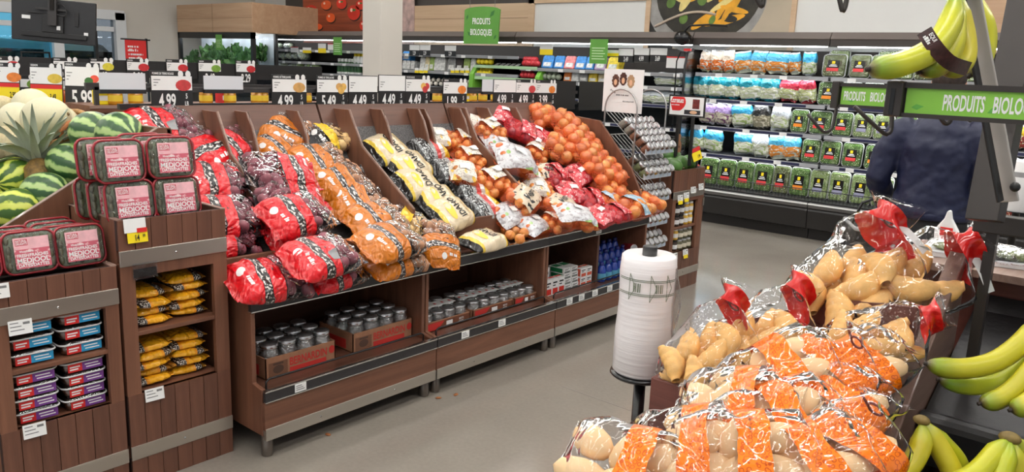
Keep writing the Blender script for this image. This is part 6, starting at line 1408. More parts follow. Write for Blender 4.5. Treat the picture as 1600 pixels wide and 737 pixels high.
fr = {n: [('fruit', lumpy(3, (.042, .042, .04), .03, 7, 10).mesh('fruit', [mat('skin_'+n, srgb(*c), .35, var=.15, vscale=20)]), None), ('stem', B().tube([(0, 0, .038), (.003, 0, .048)], .003, 5).mesh('stem', [mat('stem_brown', srgb(80, 60, 40), .7)]), None)] for n, c in (('lemon', (244, 220, 40)), ('pomegranate', (196, 50, 58)), ('pear', (150, 160, 140)), ('apple', (170, 196, 70)))}
for (n, x0, x1, z, cnt, nm) in (('lemon', 746, 772, 1.63, 8, 'upper green tray'), ('lemon', 741, 770, 1.475, 12, 'lower green tray'), ('pomegranate', 818, 843, 1.63, 11, 'upper green tray'), ('pomegranate', 815, 838, 1.475, 7, 'lower green tray'), ('pear', 842, 880, 1.47, 9, 'shelf under the berry packs')):
    for i in range(cnt):
        row = i % 2; x = x0+(x1-x0)*(i//2+.5+.25*row)/((cnt+1)//2+.3)
        place(n, fr[n], Matrix.Translation(at_item(x, z+.042+.05*row, 8.33+.06*row)), '%s on the %s, %s place in the %s row' % (n, nm, ORD[i//2], ('lower', 'upper')[row]), n, n+'s in the cooler')
gs = thing('green_fruit_stand', 'lime green shelf stand with lemons and pomegranates in the cooler', 'stand', (0, 0, 0))
GE = mat('pale_green_edge', srgb(180, 214, 170), .4)
xa, xb = atY(745, 100, 8.3).x, atY(843, 100, 8.3).x
for z in (1.63, 1.475):
    obj('shelf', B().box(xa, xb, 8.26, 8.6, z-.02, z), BLACK, gs); obj('green_edge', B().box(xa, xb, 8.25, 8.26, z-.04, z), GE, gs)
for x_, s in ((xa-.06, 1), (xb+.0, -1)): obj('green_side', B().prism([(8.2, 1.2), (8.22, 1.5), (8.3, 1.6), (8.4, 1.62), (8.4, 1.2)], x_, x_+.07, 'x'), mat('lime_side', srgb(116, 180, 60), .4), gs)
for i in range(5):
    for z in (1.63, 1.475):
        x = 778+i*8; t = thing('snack_tray', 'black snack tray with silver label on the %s green shelf, %s' % ('upper' if z > 1.6 else 'lower', ORD[i]), 'tray', at_item(x, z, 8.36), (.35, 0, .1)); obj('tray_body', B().box(-.035, .035, -.06, .06, .0, .02), BLACK_G, t); obj('silver_label', B().box(-.03, .03, -.05, .04, .02, .021), LGREY, t)
GARL = [('bulb', lumpy(5, (.035, .035, .03), .12, 6, 8).mesh('bulb', [mat('garlic_white', srgb(224, 218, 206), .5, var=.15)]), None), ('stalk', B().tube([(0, 0, .028), (.006, .003, .05)], [.008, .003], 6).mesh('stalk', [mat('stem_brown', srgb(80, 60, 40), .7)]), None)]
rr = random.Random(12)
for i in range(22):
    x = 658+i*4.0; place('garlic_bulb', GARL, Matrix.Translation(at_item(x, 1.335+.05*(i % 2), 8.33+.05*(i % 2))), 'garlic bulb behind the rail signs, %s %s place' % (ORD[i//2], ('lower', 'upper')[i % 2]), 'garlic', 'garlic bulbs in the cooler')
# price tags hanging on the far cooler shelves
def ftag(x0, x1, y0, y1, kind, label, price='3.69'):
    Y = SHELF_Y-.03; a = atY(x0, y0, Y); b_ = atY(x1, y1, Y)
    t = thing('cooler_price_tag', label, 'price tag', ((a.x+b_.x)/2, Y, b_.z)); w_ = (b_.x-a.x)/2; h = a.z-b_.z
    if kind == 'y': obj('card', B().box(-w_, w_, 0, .004, 0, h*.5), YEL, t); obj('top_card', B().box(-w_, w_, 0, .004, h*.5, h), WHITE, t)
    elif kind == 'w': obj('card', B().box(-w_, w_, 0, .004, 0, h), WHITE, t); obj('red_line', B().box(-w_, w_, -.001, 0, h*.88, h), RED, t)
    else:
        obj('card', B().box(-w_, w_, 0, .004, h*.5, h), WHITE, t); obj('price_plate', B().box(-w_, w_, 0, .004, 0, h*.5), SIGNB, t); obj('price_digits', B().text(price, (0, -.002, h*.08), (1, 0, 0), (0, 0, 1), h*.34, sx=.5), WHITE, t)
for (x0, x1, y0, y1, k, lb) in ((420, 430, 72, 81, 'w', 'far left white tag on the high shelf'), (454, 466, 73, 82, 'w', 'second white tag on the far high shelf'), (473, 486, 74, 83, 'y', 'yellow tag on the far high shelf'), (497, 509, 68, 83, 'y', 'tall yellow and white tag left of the green flag'), (512, 522, 68, 78, 'w', 'white tag beside the green flag'),
    (640, 655, 70, 87, 'b', 'black and white price tag first right of the column'), (656, 672, 70, 87, 'b', 'black and white price tag second right of the column'), (695, 712, 71, 88, 'b', 'black and white price tag left of the hanging green sign'), (844, 863, 68, 86, 'y', 'yellow price tag above the blue berry packs'), (947, 967, 78, 88, 'y', 'yellow price tag right of the green flag'),
    (967, 990, 76, 98, 'b', 'black price tag first right of the yellow tag'), (990, 1015, 75, 97, 'b', 'black price tag second right of the yellow tag'), (1015, 1041, 75, 97, 'b', 'black price tag third right of the yellow tag'), (1042, 1072, 88, 107, 'w', 'white paper tag beside the glass divider')):
    ftag(x0, x1, y0, y1, k, lb, {'first': '3.49', 'second': '4.99', 'third': '3.69'}.get(lb.split()[3] if k == 'b' else '', '2.29'))
for i, x in enumerate((648, 655, 662, 704, 711, 719, 727)): ftag(x, x+6, 106, 114, 'y', 'tiny yellow tag under the mushroom packs, %s from left' % ORD[i])
# ------------------------------------------------------------------ melon bin at the left end (slopes up towards the benches)
mb = thing('melon_bin', 'brown sloping bin of melons and baskets behind the date kiosks', 'display bin', (0, 0, 0))
MS = .58
def mz(y): return .60+MS*(y-.6)
for xx, nm in ((-3.30, 'side_panel'), (-5.0, 'side_panel')):
    o = obj(nm, B().prism([(.2, 0), (1.63, 0), (1.63, 1.30), (1.58, 1.30), (.2, .50)], xx, xx+.02, 'x'), WOOD, mb)
    obj('pale_edge', B().prism([(.2, .50), (1.58, 1.30), (1.58, 1.304), (.2, .504)], xx-.001, xx+.021, 'x'), EDGE, o)
obj('back_panel', B().box(-5.0, -3.28, 1.615, 1.635, 0, 1.29), WOOD, mb); obj('pale_edge', B().box(-5.0, -3.28, 1.612, 1.638, 1.29, 1.294), EDGE, mb)
obj('deck', B().prism([(.2, mz(.2)-.12), (1.615, mz(1.615)-.12), (1.615, mz(1.615)-.15), (.2, mz(.2)-.15)], -4.98, -3.28, 'x'), BLACK, mb)
obj('front_board', B().box(-5.0, -3.28, .18, .2, 0, .5), WOOD, mb)
def on_melon(x, y, h):
    n = Vector((0, -MS, 1)).normalized(); q = Vector((-4, .6, mz(.6)-.12))+n*h; d = ray(x, y); o = Vector((0, 0, 1.6)); return o+d*((q-o).dot(n)/d.dot(n))
def melon_mat(name, c1, c2, c3, n=9, pale=0):
    m = bpy.data.materials.new(name); m.use_nodes = True; N, L = nt(m); p = N['Principled BSDF']; p.inputs['Roughness'].default_value = .38; p.inputs['Coat Weight'].default_value = .15
    tc = N.new('ShaderNodeTexCoord'); sp = N.new('ShaderNodeSeparateXYZ'); L.new(tc.outputs['Object'], sp.inputs[0])
    at = N.new('ShaderNodeMath'); at.operation = 'ARCTAN2'; L.new(sp.outputs[1], at.inputs[0]); L.new(sp.outputs[2], at.inputs[1])
    ns = N.new('ShaderNodeTexNoise'); ns.inputs['Scale'].default_value = 22; ns.inputs['Detail'].default_value = 5; L.new(tc.outputs['Object'], ns.inputs['Vector'])
    ml = N.new('ShaderNodeMath'); ml.operation = 'MULTIPLY_ADD'; ml.inputs[1].default_value = n; L.new(at.outputs[0], ml.inputs[0])
    nm = N.new('ShaderNodeMath'); nm.operation = 'MULTIPLY'; nm.inputs[1].default_value = 5.5; L.new(ns.outputs['Fac'], nm.inputs[0]); L.new(nm.outputs[0], ml.inputs[2])
    sn = N.new('ShaderNodeMath'); sn.operation = 'SINE'; L.new(ml.outputs[0], sn.inputs[0])
    r = N.new('ShaderNodeValToRGB'); e = r.color_ramp.elements; e[0].position = .38; e[0].color = c1; e[1].position = .6; e[1].color = c2; x = r.color_ramp.elements.new(.85); x.color = c3
    mr = N.new('ShaderNodeMapRange'); mr.inputs[1].default_value = -1; L.new(sn.outputs[0], mr.inputs[0]); L.new(mr.outputs[0], r.inputs[0]); L.new(r.outputs[0], p.inputs['Base Color']); return m
WM1 = melon_mat('watermelon_dark', srgb(44, 82, 42), srgb(120, 160, 84), srgb(176, 200, 130)); WM2 = melon_mat('watermelon_yellow_green', srgb(60, 96, 30), srgb(176, 194, 66), srgb(206, 214, 96))
HD = mat('honeydew_rind', srgb(214, 208, 174), .5, var=.07, vscale=12, bump=.15, bscale=70); CT_ = mat('cantaloupe_rind', srgb(200, 186, 146), .6, var=.12, vscale=60, bump=.4, bscale=90)
wmA = lumpy(1, (.118, .098, .098), .02, 14, 20).mesh('melon', [WM1]); wmB = lumpy(2, (.10, .10, .10), .02, 14, 20).mesh('melon', [WM2]); hdm = lumpy(3, (.105, .088, .088), .02, 12, 18).mesh('melon', [HD]); ctm = lumpy(4, (.078, .075, .075), .02, 12, 16).mesh('melon', [CT_])
stk = {k: B().lathe([(.0, .004), (.007, .003), (.009, -.003)], 8, M=Matrix.Translation((r, 0, 0)) @ Matrix.Rotation(PI/2, 4, 'Y')).mesh('stem_scar', [mat('scar_brown', srgb(110, 90, 54), .8)]) for k, r in (('A', .117), ('B', .099), ('H', .104), ('C', .077))}
stl = mat('fruit_sticker', srgb(226, 150, 130), .4)
def melon(k, x, y, d, rot, name, label, cat, s=1.0):
    me = {'A': wmA, 'B': wmB, 'H': hdm, 'C': ctm}[k]; p = dep(x, y, d)
    place(name, [('rind', me, None), ('stem_scar', stk[k], None)], Matrix.Translation(p) @ Euler(rot).to_matrix().to_4x4() @ Matrix.Scale(s, 4), label, cat, name+'s in the bin')
melon('B', 22, 279, 3.62, (.3, .1, -1.0), 'watermelon', 'yellow-green watermelon with its end facing out at the left edge', 'melon')
melon('A', 72, 302, 3.5, (.2, 0, .5), 'watermelon', 'dark striped watermelon with orange sticker behind the lower date boxes', 'melon', .95)
melon('B', 30, 330, 3.42, (1, 0, .8), 'watermelon', 'pale striped watermelon lowest in the bin', 'melon')
melon('B', 2, 335, 3.45, (.5, 0, .3), 'watermelon', 'pale watermelon cut by the left photo edge', 'melon')
melon('A', 112, 258, 3.62, (0, .2, .4), 'watermelon', 'dark striped watermelon in a basket left of the date stack', 'melon')
melon('A', 146, 208, 3.62, (0, 0, .2), 'watermelon', 'striped watermelon rising behind the date stack, left one', 'melon')
melon('A', 188, 210, 3.5, (.5, 0, .1), 'watermelon', 'striped watermelon rising behind the date stack, right one', 'melon')
melon('H', 72, 184, 3.75, (0, -.2, .6), 'honeydew_melon', 'large pale honeydew melon on top with a sticker', 'melon', 1.1)
melon('H', 30, 190, 3.85, (0, .5, .2), 'honeydew_melon', 'pale honeydew melon left of the topmost one', 'melon', 1.0)
melon('H', 50, 166, 4, (0, 0, .2), 'honeydew_melon', 'pale honeydew melon behind the two front ones', 'melon', 1.0)
melon('H', 88, 190, 3.86, (0, 0, 1.0), 'honeydew_melon', 'pale honeydew melon half hidden right of the topmost', 'melon', .95)
melon('C', 14, 224, 3.8, (0, 0, .2), 'cantaloupe', 'beige cantaloupe at the left edge above the watermelon', 'melon', 1.15)
melon('C', 36, 228, 3.72, (0, 0, 1.2), 'cantaloupe', 'beige cantaloupe beside the pineapple crown', 'melon', 1.05)
melon('C', 4, 168, 4, (0, 0, 1.2), 'cantaloupe', 'small beige cantaloupe at the top left edge', 'melon', .8)
# pineapple lying in the bin, crown towards us
pp = dep(58, 252, 3.62); pt = thing('pineapple', 'pineapple lying among the melons with grey-green spiky crown', 'pineapple', pp, (.15, -.55, -.35))
PB = mat('pineapple_rind', srgb(120, 92, 44), .6, var=.5, vscale=45, bump=.9, bscale=60); PLf = mat('pineapple_leaf', srgb(176, 184, 164), .5, var=.3, vscale=12)
bd = B().lathe([(0, -.24), (.045, -.235), (.065, -.17), (.07, -.1), (.062, -.03), (.035, .0), (0, .005)], 18, cap=False)
obj('fruit_body', bd, PB, pt)
rr = random.Random(6); nlf = 46; lmesh = []
for v in range(3):
    P = np.zeros((7, 3, 3)); Lf = .17
    for u in range(7):
        t = u/6; ww = .016*(1-t)**.7*(1 if t > .02 else .8)+.0006; cx = .02*t+.05*t*t*(v*.6+.4); cz = Lf*t*(1-.12*t*v)
        P[u] = [(cx+.004, -ww, cz), (cx-.002, 0, cz), (cx+.004, ww, cz)]
    lmesh.append(B().grid(P).mesh('leaf', [PLf]))
for i in range(nlf):
    t = i/nlf; a = i*2.4; til = .25+1.0*(1-t); s_ = .75+.45*math.sin(PI*(.25+.7*t))
    o = link('leaf', lmesh[i % 3], pt, (.012*math.cos(a), .012*math.sin(a), .0+.05*t), (0, 0, 0), s_*1.2)
    o.rotation_euler = (Matrix.Rotation(a, 3, 'Z') @ Matrix.Rotation(til*.8, 3, 'Y')).to_euler()
# wicker baskets
WICK = mat('wicker', srgb(176, 134, 82), .6, var=.35, vscale=70, bump=.8, bscale=90); HNDL = mat('copper_handle', srgb(170, 104, 56), .5, var=.2, vscale=30)
def basket(x, y, h, w_, d, rz, label):
    p = dep(x, y, h); t = thing('wicker_basket', label, 'basket', p, (.50, 0, rz), 'wicker baskets in the melon bin')
    n = 28; rim = [(w_*(abs(math.cos(a))**.6)*math.copysign(1, math.cos(a)), d*(abs(math.sin(a))**.6)*math.copysign(1, math.sin(a)), 0) for a in [2*PI*i/n for i in range(n)]]
    for k in range(5): obj('woven_ring', B().tube([(q[0]*(1-.05*k), q[1]*(1-.05*k), -.018*k+.004*((i+k) % 2)) for i, q in enumerate(rim)], .0095, 6, closed=True), WICK, t)
    obj('rim', B().tube([(q[0]*1.02, q[1]*1.02, .014+.004*math.sin(i*2.5)) for i, q in enumerate(rim)], .012, 7, closed=True), WICK, t)
    for s in (-1, 1): obj('handle', B().tube([(s*w_*1.0, -.06, .01), (s*w_*1.08, -.045, .05), (s*w_*1.1, 0, .065), (s*w_*1.08, .045, .05), (s*w_*1.0, .06, .01)], .010, 7), HNDL, t)
basket(62, 205, 3.85, .22, .17, .3, 'wicker basket holding the honeydew melons'); basket(126, 268, 3.6, .19, .16, .3, 'wicker basket holding a dark watermelon left of the date stack'); basket(60, 312, 3.5, .22, .17, .2, 'wicker basket with copper handle at the lower left')
# tilted signs over the melon bin
for (x0, x1, y0, y1, pr, pc, yel, lb, dd) in ((0, 27, 99, 160, '2.99', ('onion',), True, 'yellow sale sign with orange melon picture at the left edge', 4.35), (28, 58, 118, 156, '5.99', ('green',), False, 'small black price sign behind the two yellow ones', 4.5), (55, 92, 100, 164, '3.49', ('pine',), True, 'yellow sale sign with a pineapple picture over the melons', 4.3), (110, 150, 99, 172, '5.99', ('melon', 'dgreen'), False, 'black price sign 5.99 with watermelon picture over the melon bin', 4.2)):
    a = dep(x0, (y0+y1)/2, dd); b_ = dep(x1, (y0+y1)/2, dd); c = dep((x0+x1)/2, y1, dd); h = (y1-y0)*dd/1250
    price_sign(c, (x1-x0)*dd/1250*1.3, h, pr, lb, pics=pc, yellow=yel, sub='', rot=(0, -.10, -.75), group='signs over the melon bin')
ps = thing('sign_post', 'black bent post carrying the signs over the melon bin', 'post', (0, 0, 0))
a = dep(160, 145, 4.2); b_ = dep(188, 145, 4.2); c = dep(194, 190, 4.2)
obj('bent_tube', B().tube([a, b_, c, Vector((c.x, c.y, 1.2))], .012, 8), BLACK, ps); obj('clamp', B().cbox((c.x, c.y, c.z+.04), (.05, .05, .09)), BLACK, ps)
rl = [dep(-20, 166, 4.4), dep(150, 174, 4.22)]; obj('cross_bar', B().tube(rl, .014, 8), BLACK, ps); obj('upright', B().tube([dep(140, 172, 4.25), Vector((dep(140, 172, 4.25).x, dep(140, 172, 4.25).y, 1.0))], .010, 8), BLACK, ps)
# bundled jars and dark packs behind the melon signs
for i, x in enumerate((-2, 6, 14, 93, 99, 106, 113)):
    p = atX(x, 160, -5.3); t = thing('syrup_bottle', 'small %s bottle behind the melon signs, %s from left' % (('amber', 'clear')[i % 2], ORD[i]), 'bottle', (-5.3, p.y, zl), 0, 'small bottles behind the melon signs')
    obj('bottle_body', B().lathe([(.02, 0), (.022, .004), (.022, .07), (.012, .09)], 10), mat('amber_syrup', srgb(150, 70, 24), .2) if i % 2 == 0 else mat('pale_syrup', srgb(190, 186, 176), .2), t); obj('cap', B().lathe([(.014, .088), (.014, .105), (0, .106)], 8), RED if i % 3 == 0 else LGREY, t)
# ------------------------------------------------------------------ roll of produce bags on a pole
rt = thing('bag_roll_stand', 'white roll of thin plastic produce bags on a black pole stand', 'bag roll', (-1.078, 1.85, 0))
def roll_mat():
    m = bpy.data.materials.new('bag_roll_plastic'); m.use_nodes = True; N, L = nt(m); p = N['Principled BSDF']
    p.inputs['Base Color'].default_value = srgb(240, 236, 236); p.inputs['Roughness'].default_value = .28; p.inputs['Subsurface Weight'].default_value = .25; p.inputs['Subsurface Radius'].default_value = (.02, .02, .02); p.inputs['Coat Weight'].default_value = .4
    tc = N.new('ShaderNodeTexCoord'); mp = N.new('ShaderNodeMapping'); mp.inputs['Scale'].default_value = (3, 3, 60); L.new(tc.outputs['Object'], mp.inputs[0])
    n = N.new('ShaderNodeTexNoise'); n.inputs['Scale'].default_value = 1.5; n.inputs['Detail'].default_value = 5; L.new(mp.outputs[0], n.inputs['Vector'])
    b = N.new('ShaderNodeBump'); b.inputs['Strength'].default_value = .22; b.inputs['Distance'].default_value = .01; L.new(n.outputs['Fac'], b.inputs['Height']); L.new(b.outputs[0], p.inputs['Normal']); L.new(b.outputs[0], p.inputs['Coat Normal']); return m
ROLL = roll_mat(); R0, R1, Z0, Z1 = .080, .074, .79, 1.125
obj('plastic_roll', B().lathe([(.015, Z0), (R0-.008, Z0), (R0, Z0+.008), (R0-.001, Z0+.12), (R0-.006, Z0+.2), (R1+.003, Z1-.05), (R1, Z1-.006), (R1-.006, Z1), (.02, Z1-.004)], 48), ROLL, rt)
# loose outer sheet hanging at the right-hand side
P = np.zeros((12, 5, 3)); a0 = .35
for i in range(12):
    z = Z1-.03-(Z1-Z0-.05)*i/11; bul = .03*math.sin(PI*min(1, i/8.5))**1.5
    for j in range(5):
        r = R1+(R0-R1)*(Z1-z)/(Z1-Z0)+.002+bul*j/4; a = a0-.9+.9*j/4*1.0; P[i, j] = (r*math.cos(a+.7), r*math.sin(a+.7), z)
obj('loose_sheet', B().grid(P), glass_mat('thin_bag_film', tint=(.93, .93, .94, 1), fac=.3, rough=.2, base=.22, bump=.4, bscale=30), rt)
GP = mat('green_grey_print', srgb(112, 122, 100), .5); pb = B(); zc = Z1-.078; r_ = lambda z: R1+(R0-R1)*max(0, (Z1-.05-z))/(Z1-.05-Z0)*.62+.0042
def wrap(b, a, z, off=0): r = r_(z)+off; return (r*math.cos(a), r*math.sin(a), z)
ac = -1.05
for zz in (zc-.017, zc-.021, zc+.017, zc+.021):
    pts = [ac-1.15+2.3*i/30 for i in range(31)]; pb.add([wrap(pb, a, zz-.0009) for a in pts]+[wrap(pb, a, zz+.0009) for a in pts], [(i, i+1, 32+i, 31+i) for i in range(30)])
for cx in (-.62, .12, .72):
    tri = [(cx, zc-.036), (cx+.22, zc), (cx, zc+.036)]
    for (p_, q_) in zip(tri, tri[1:]+tri[:1]):
        for s in range(6):
            u0, u1 = s/6, (s+1)/6; A1 = wrap(pb, ac+p_[0]+(q_[0]-p_[0])*u0, p_[1]+(q_[1]-p_[1])*u0, .0004); A2 = wrap(pb, ac+p_[0]+(q_[0]-p_[0])*u1, p_[1]+(q_[1]-p_[1])*u1, .0004); pb.tube([A1, A2], .0007, 4)
for cx in (-.35, .42):
    for k in range(4):
        a_ = ac+cx-.12+.075*k; w_ = .03 if k % 2 else .045; pb.add([wrap(pb, a_, zc-.012, .0006), wrap(pb, a_+w_, zc-.012, .0006), wrap(pb, a_+w_, zc+.012, .0006), wrap(pb, a_, zc+.012, .0006)], [(0, 1, 2, 3)])
obj('lettering', pb, GP, rt)
obj('core', B().lathe([(0, Z1+.022), (.018, Z1+.022), (.02, Z1+.019), (.02, Z1-.01), (.036, Z1-.004), (.038, Z1-.006), (.02, Z1-.012)], 16), BLACK, rt)
obj('support_disc', B().lathe([(0, Z0-.012), (.08, Z0-.012), (.086, Z0-.006), (.084, Z0-.001), (0, Z0-.001)], 32), BLACK_G, rt)
obj('pole', B().tube([(0, 0, .02), (0, 0, Z0-.01)], .017, 12), BLACK_G, rt)
obj('foot', B().lathe([(0, 0), (.17, 0), (.17, .008), (.03, .022), (.018, .03)], 28), BLACK, rt)
# ------------------------------------------------------------------ bread table
bt2 = thing('bread_table', 'reddish brown tiered table heaped with bagged bread in the foreground', 'display table', (0, 0, 0))
BX0, BX1 = -.96, -.445; SLP = .80
def dz(y): return .70+SLP*(y-1.74)
obj('tier_front', B().box(BX0, BX1, 1.70, 1.715, .60, .848), RED_WOOD, bt2, bev=.003)
obj('side_board', B().prism([(1.715, .60), (1.715, .846), (2.03, .90), (2.03, .60)], BX0, BX0+.015, 'x'), RED_WOOD, bt2, bev=.003)
obj('back_board', B().prism([(BX0, .4), (BX1, .4), (BX1, 1.08), (BX1-.2, 1.06), (BX0, .90)], 2.03, 2.045, 'y'), RED_WOOD, bt2)
obj('upper_deck', B().prism([(1.715, dz(1.715)), (2.03, dz(2.03)), (2.03, dz(2.03)-.02), (1.715, dz(1.715)-.02)], BX0+.015, BX1, 'x'), WOOD_IN, bt2)
obj('lower_deck', B().box(BX0+.1, BX1, 1.14, 1.70, .58, .60), WOOD_IN, bt2); obj('lower_front', B().box(BX0+.1, BX1, 1.12, 1.14, .35, .66), RED_WOOD, bt2); obj('lower_side', B().box(BX0+.1, BX0+.115, 1.12, 1.70, .35, .66), RED_WOOD, bt2)
obj('table_body', B().box(BX0+.12, BX1-.02, 1.16, 2.03, 0, .578), RED_WOOD, bt2)
obj('divider_board', B().prism([(1.1, dz(1.1)+.06), (2.3, dz(2.3)+.06), (2.3, .3), (1.1, .1)], -.445, -.405, 'x'), wood_mat('worn_divider_wood', srgb(104, 78, 68), srgb(136, 108, 96), axis=1, scale=10), bt2, bev=.004)
ROLLM = mat('bread_crust', srgb(228, 178, 106), .5, var=.34, vscale=13, bump=.2, bscale=60); ROLLP = mat('pale_bun', srgb(232, 196, 148), .6, var=.15, vscale=14)
def croissant(seed):
    L_, n, k = .128, 22, 14; P = np.zeros((n, k, 3)); r = np.random.RandomState(seed)
    for i in range(n):
        t = i/(n-1); x = (t-.5)*L_; rad = .034*math.sin(PI*min(max(t, .03), .97))**.42*(1+.035*math.cos(t*30)); cy = .018*(2*t-1)**2
        for j in range(k): a = 2*PI*j/k; P[i, j] = (x, cy+rad*math.cos(a), rad*.85*math.sin(a))
    P += .0012*nz(P, seed, 40, 2)[..., None]
    return B().grid(P, wrapv=True).mesh('bread_roll', [ROLLM])
CRO = [croissant(1), croissant(2)]; BUN = [lumpy(3, (.06, .034, .026), .05, 8, 12).mesh('bun', [ROLLP]), lumpy(4, (.055, .036, .028), .05, 8, 12).mesh('bun', [ROLLP])]
def clear_bag_mat(name, col, bands, ring=False):
    return bag_mat(name, bands, col, scale=15, rough=.18, strength=.55, clear_tint=(.975, .975, .98, 1))
REDF = srgb(208, 26, 22)
RED_CLEAR = clear_bag_mat('clear_film_red_neck', [(-.1, .75), (.895, 1.2)], [(0, REDF), (.5, REDF)])
def orange_mat():
    m = clear_bag_mat('clear_film_orange_print', [(-.1, .45), (.66, 1.2)], [(0, srgb(244, 122, 0)), (.5, srgb(246, 124, 0))]); N, L = nt(m)
    p = N['Principled BSDF']; src = p.inputs['Base Color'].links[0].from_socket
    tc = N.new('ShaderNodeTexCoord'); v = N.new('ShaderNodeTexVoronoi'); v.inputs['Scale'].default_value = 95; L.new(tc.outputs['Object'], v.inputs['Vector'])
    a = N.new('ShaderNodeMath'); a.operation = 'COMPARE'; a.inputs[1].default_value = .42; a.inputs[2].default_value = .07; L.new(v.outputs['Distance'], a.inputs[0])
    mx = N.new('ShaderNodeMix'); mx.data_type = 'RGBA'; L.new(a.outputs[0], mx.inputs[0]); L.new(src, mx.inputs[6]); mx.inputs[7].default_value = srgb(206, 80, 0); L.new(mx.outputs[2], p.inputs['Base Color'])
    return m
ORANGE_CLEAR = orange_mat()
def bread_bag(seed, film, inner, n, L, W, T, gather, lift, tie=True, white=False):
    P = pillow(L, W, T, seed, 54, 34, .012, 14, .045, .0055, .03, gather=gather, sag=.7, fray=.03)
    t = np.clip((P[..., 0]/L+.5-.58)/.42, 0, 1); P[..., 2] += lift*L*t**1.3; P[..., 0] -= .25*lift*L*t**2
    tpl = []; rr = random.Random(seed)
    bl = L*(1-gather)*.86; cells = [(i, j, l) for l in range(2) for i in range(3) for j in range(2)]
    for (i, j, l) in cells[:n]:
        x = -L/2+.05*L+bl*(i+.5)/3+rr.uniform(-.01, .01); y = (j-.5)*W*.38+rr.uniform(-.008, .008); z = .036+l*.052+rr.uniform(-.004, .004)
        e = Euler((rr.uniform(-.3, .3), rr.uniform(-.25, .25), (.15, .6, -.4, .9)[(i+2*j+l) % 4]+rr.uniform(-.15, .15))).to_matrix().to_4x4(); e.translation = (x, y, z); tpl.append(('bread_roll' if inner is CRO else 'bun', inner[(i+j) % 2], e))
    tpl.append(('clear_bag', B().grid(P, wrapv=True).mesh('clear_bag', [film]), None))
    if tie:
        iu = int(54*(1-gather*.55)); c = P[iu].mean(0); q = B().tube([(c[0]+.0, c[1]+.016*math.cos(a), c[2]+.016*math.sin(a)) for a in np.linspace(0, 2*PI, 12, endpoint=False)], .003, 5, closed=True).tube([(c[0], c[1]+.015, c[2]), (c[0]+.01, c[1]+.035, c[2]+.02)], .003, 5)
        tpl.append(('twist_tie', q.mesh('twist_tie', [mat('brown_tie', srgb(110, 50, 40), .5)]), None))
    if white:
        c = P[int(54*(1-gather*.55))].mean(0); Q = np.zeros((6, 2, 3))
        for i in range(6):
            for j in range(2): Q[i, j] = (c[0]-.01+.02*j, c[1]-.015-.016*i, c[2]+.004-.0025*i*i)
        tpl.append(('paper_tag', B().grid(Q).mesh('paper_tag', [WHITE]), None))
    return tpl
BR = [bread_bag(71, RED_CLEAR, CRO, 11, .40, .25, .15, .30, .30, white=True), bread_bag(72, RED_CLEAR, CRO, 10, .38, .24, .14, .32, .16, white=True), bread_bag(73, RED_CLEAR, CRO, 11, .38, .24, .14, .34, .30)]
BO = [bread_bag(81, ORANGE_CLEAR, BUN, 6, .30, .19, .09, .10, .10, tie=False), bread_bag(82, ORANGE_CLEAR, BUN, 6, .31, .20, .10, .26, .12), bread_bag(83, ORANGE_CLEAR, BUN, 5, .28, .18, .09, .10, .05, tie=False)]
UPB = Vector((0, 1, SLP)).normalized(); NB = Vector((0, -SLP, 1)).normalized(); EX = Vector((1, 0, 0))
def bread(tpl, x, y, d, ang, label, nm, grp, n=NB, up=UPB, roll=(0, 0), sc=1.0, off=.05):
    c = dep(x, y, d); n2 = (n+EX*roll[0]+up*roll[1]).normalized(); ex = EX*math.cos(ang)+up*math.sin(ang)
    return place(nm, tpl, basis(c-n2*off, ex, n2) @ Matrix.Scale(sc, 4), label, 'bread bag', grp)
GB_ = 'clear bags of rolls with red necks'
bread(BR[0], 1345, 420, 2.08, 1.25, 'clear bag of croissants with standing red neck, top of the heap', 'croissant_bag', GB_, off=.07)
bread(BR[1], 1440, 432, 2.04, .75, 'clear bag of croissants whose red neck leans right over the divider', 'croissant_bag', GB_, off=.06)
bread(BR[2], 1118, 530, 2.0, 1.35, 'clear bag of rolls in the left corner behind the wooden board', 'croissant_bag', GB_, off=.06, roll=(-.05, 0), sc=.82)
bread(BR[2], 1206, 508, 2.02, 1.15, 'clear bag of rolls with upright crumpled red neck, left middle', 'croissant_bag', GB_, off=.07, roll=(-.05, .1), sc=.88)
bread(BR[2], 1395, 530, 1.88, .55, 'clear bag of rolls with small red neck beside the divider', 'croissant_bag', GB_, off=.04, sc=.75)
GO_ = 'orange-printed clear bags of buns'; UPF = Vector((0, .9, .45)).normalized(); NF = Vector((0, -.45, .9)).normalized()
for i, (k, x, y, d, a, lb) in enumerate(((0, 1215, 585, 1.76, .9, 'nearest the wooden tier board, left'), (1, 1285, 590, 1.76, 1.2, 'in the middle of the upper row'), (2, 1338, 580, 1.80, 1.0, 'with bright square print beside the divider'),
    (1, 1160, 640, 1.70, .3, 'lying across the left side below the board'), (0, 1215, 665, 1.62, .8, 'in the centre with folded print'), (2, 1310, 650, 1.66, 1.3, 'in the centre right with long seam'), (1, 1085, 708, 1.56, .45, 'at the lower left with slanted print'),
    (0, 1165, 715, 1.50, .5, 'in the lower middle'), (2, 1265, 730, 1.48, .9, 'at the bottom edge, centre right'), (1, 1322, 715, 1.52, 1.3, 'at the bottom edge beside the divider'), (0, 985, 735, 1.56, .2, 'farthest left at the bottom edge over the aisle'))):
    bread(BO[k], x, y, d, a, 'orange-printed bag of buns '+lb, 'bun_bag', GO_, NF, UPF, (.12*((i*5) % 3-1), .1*((i*3) % 3-1)), .95, .03)
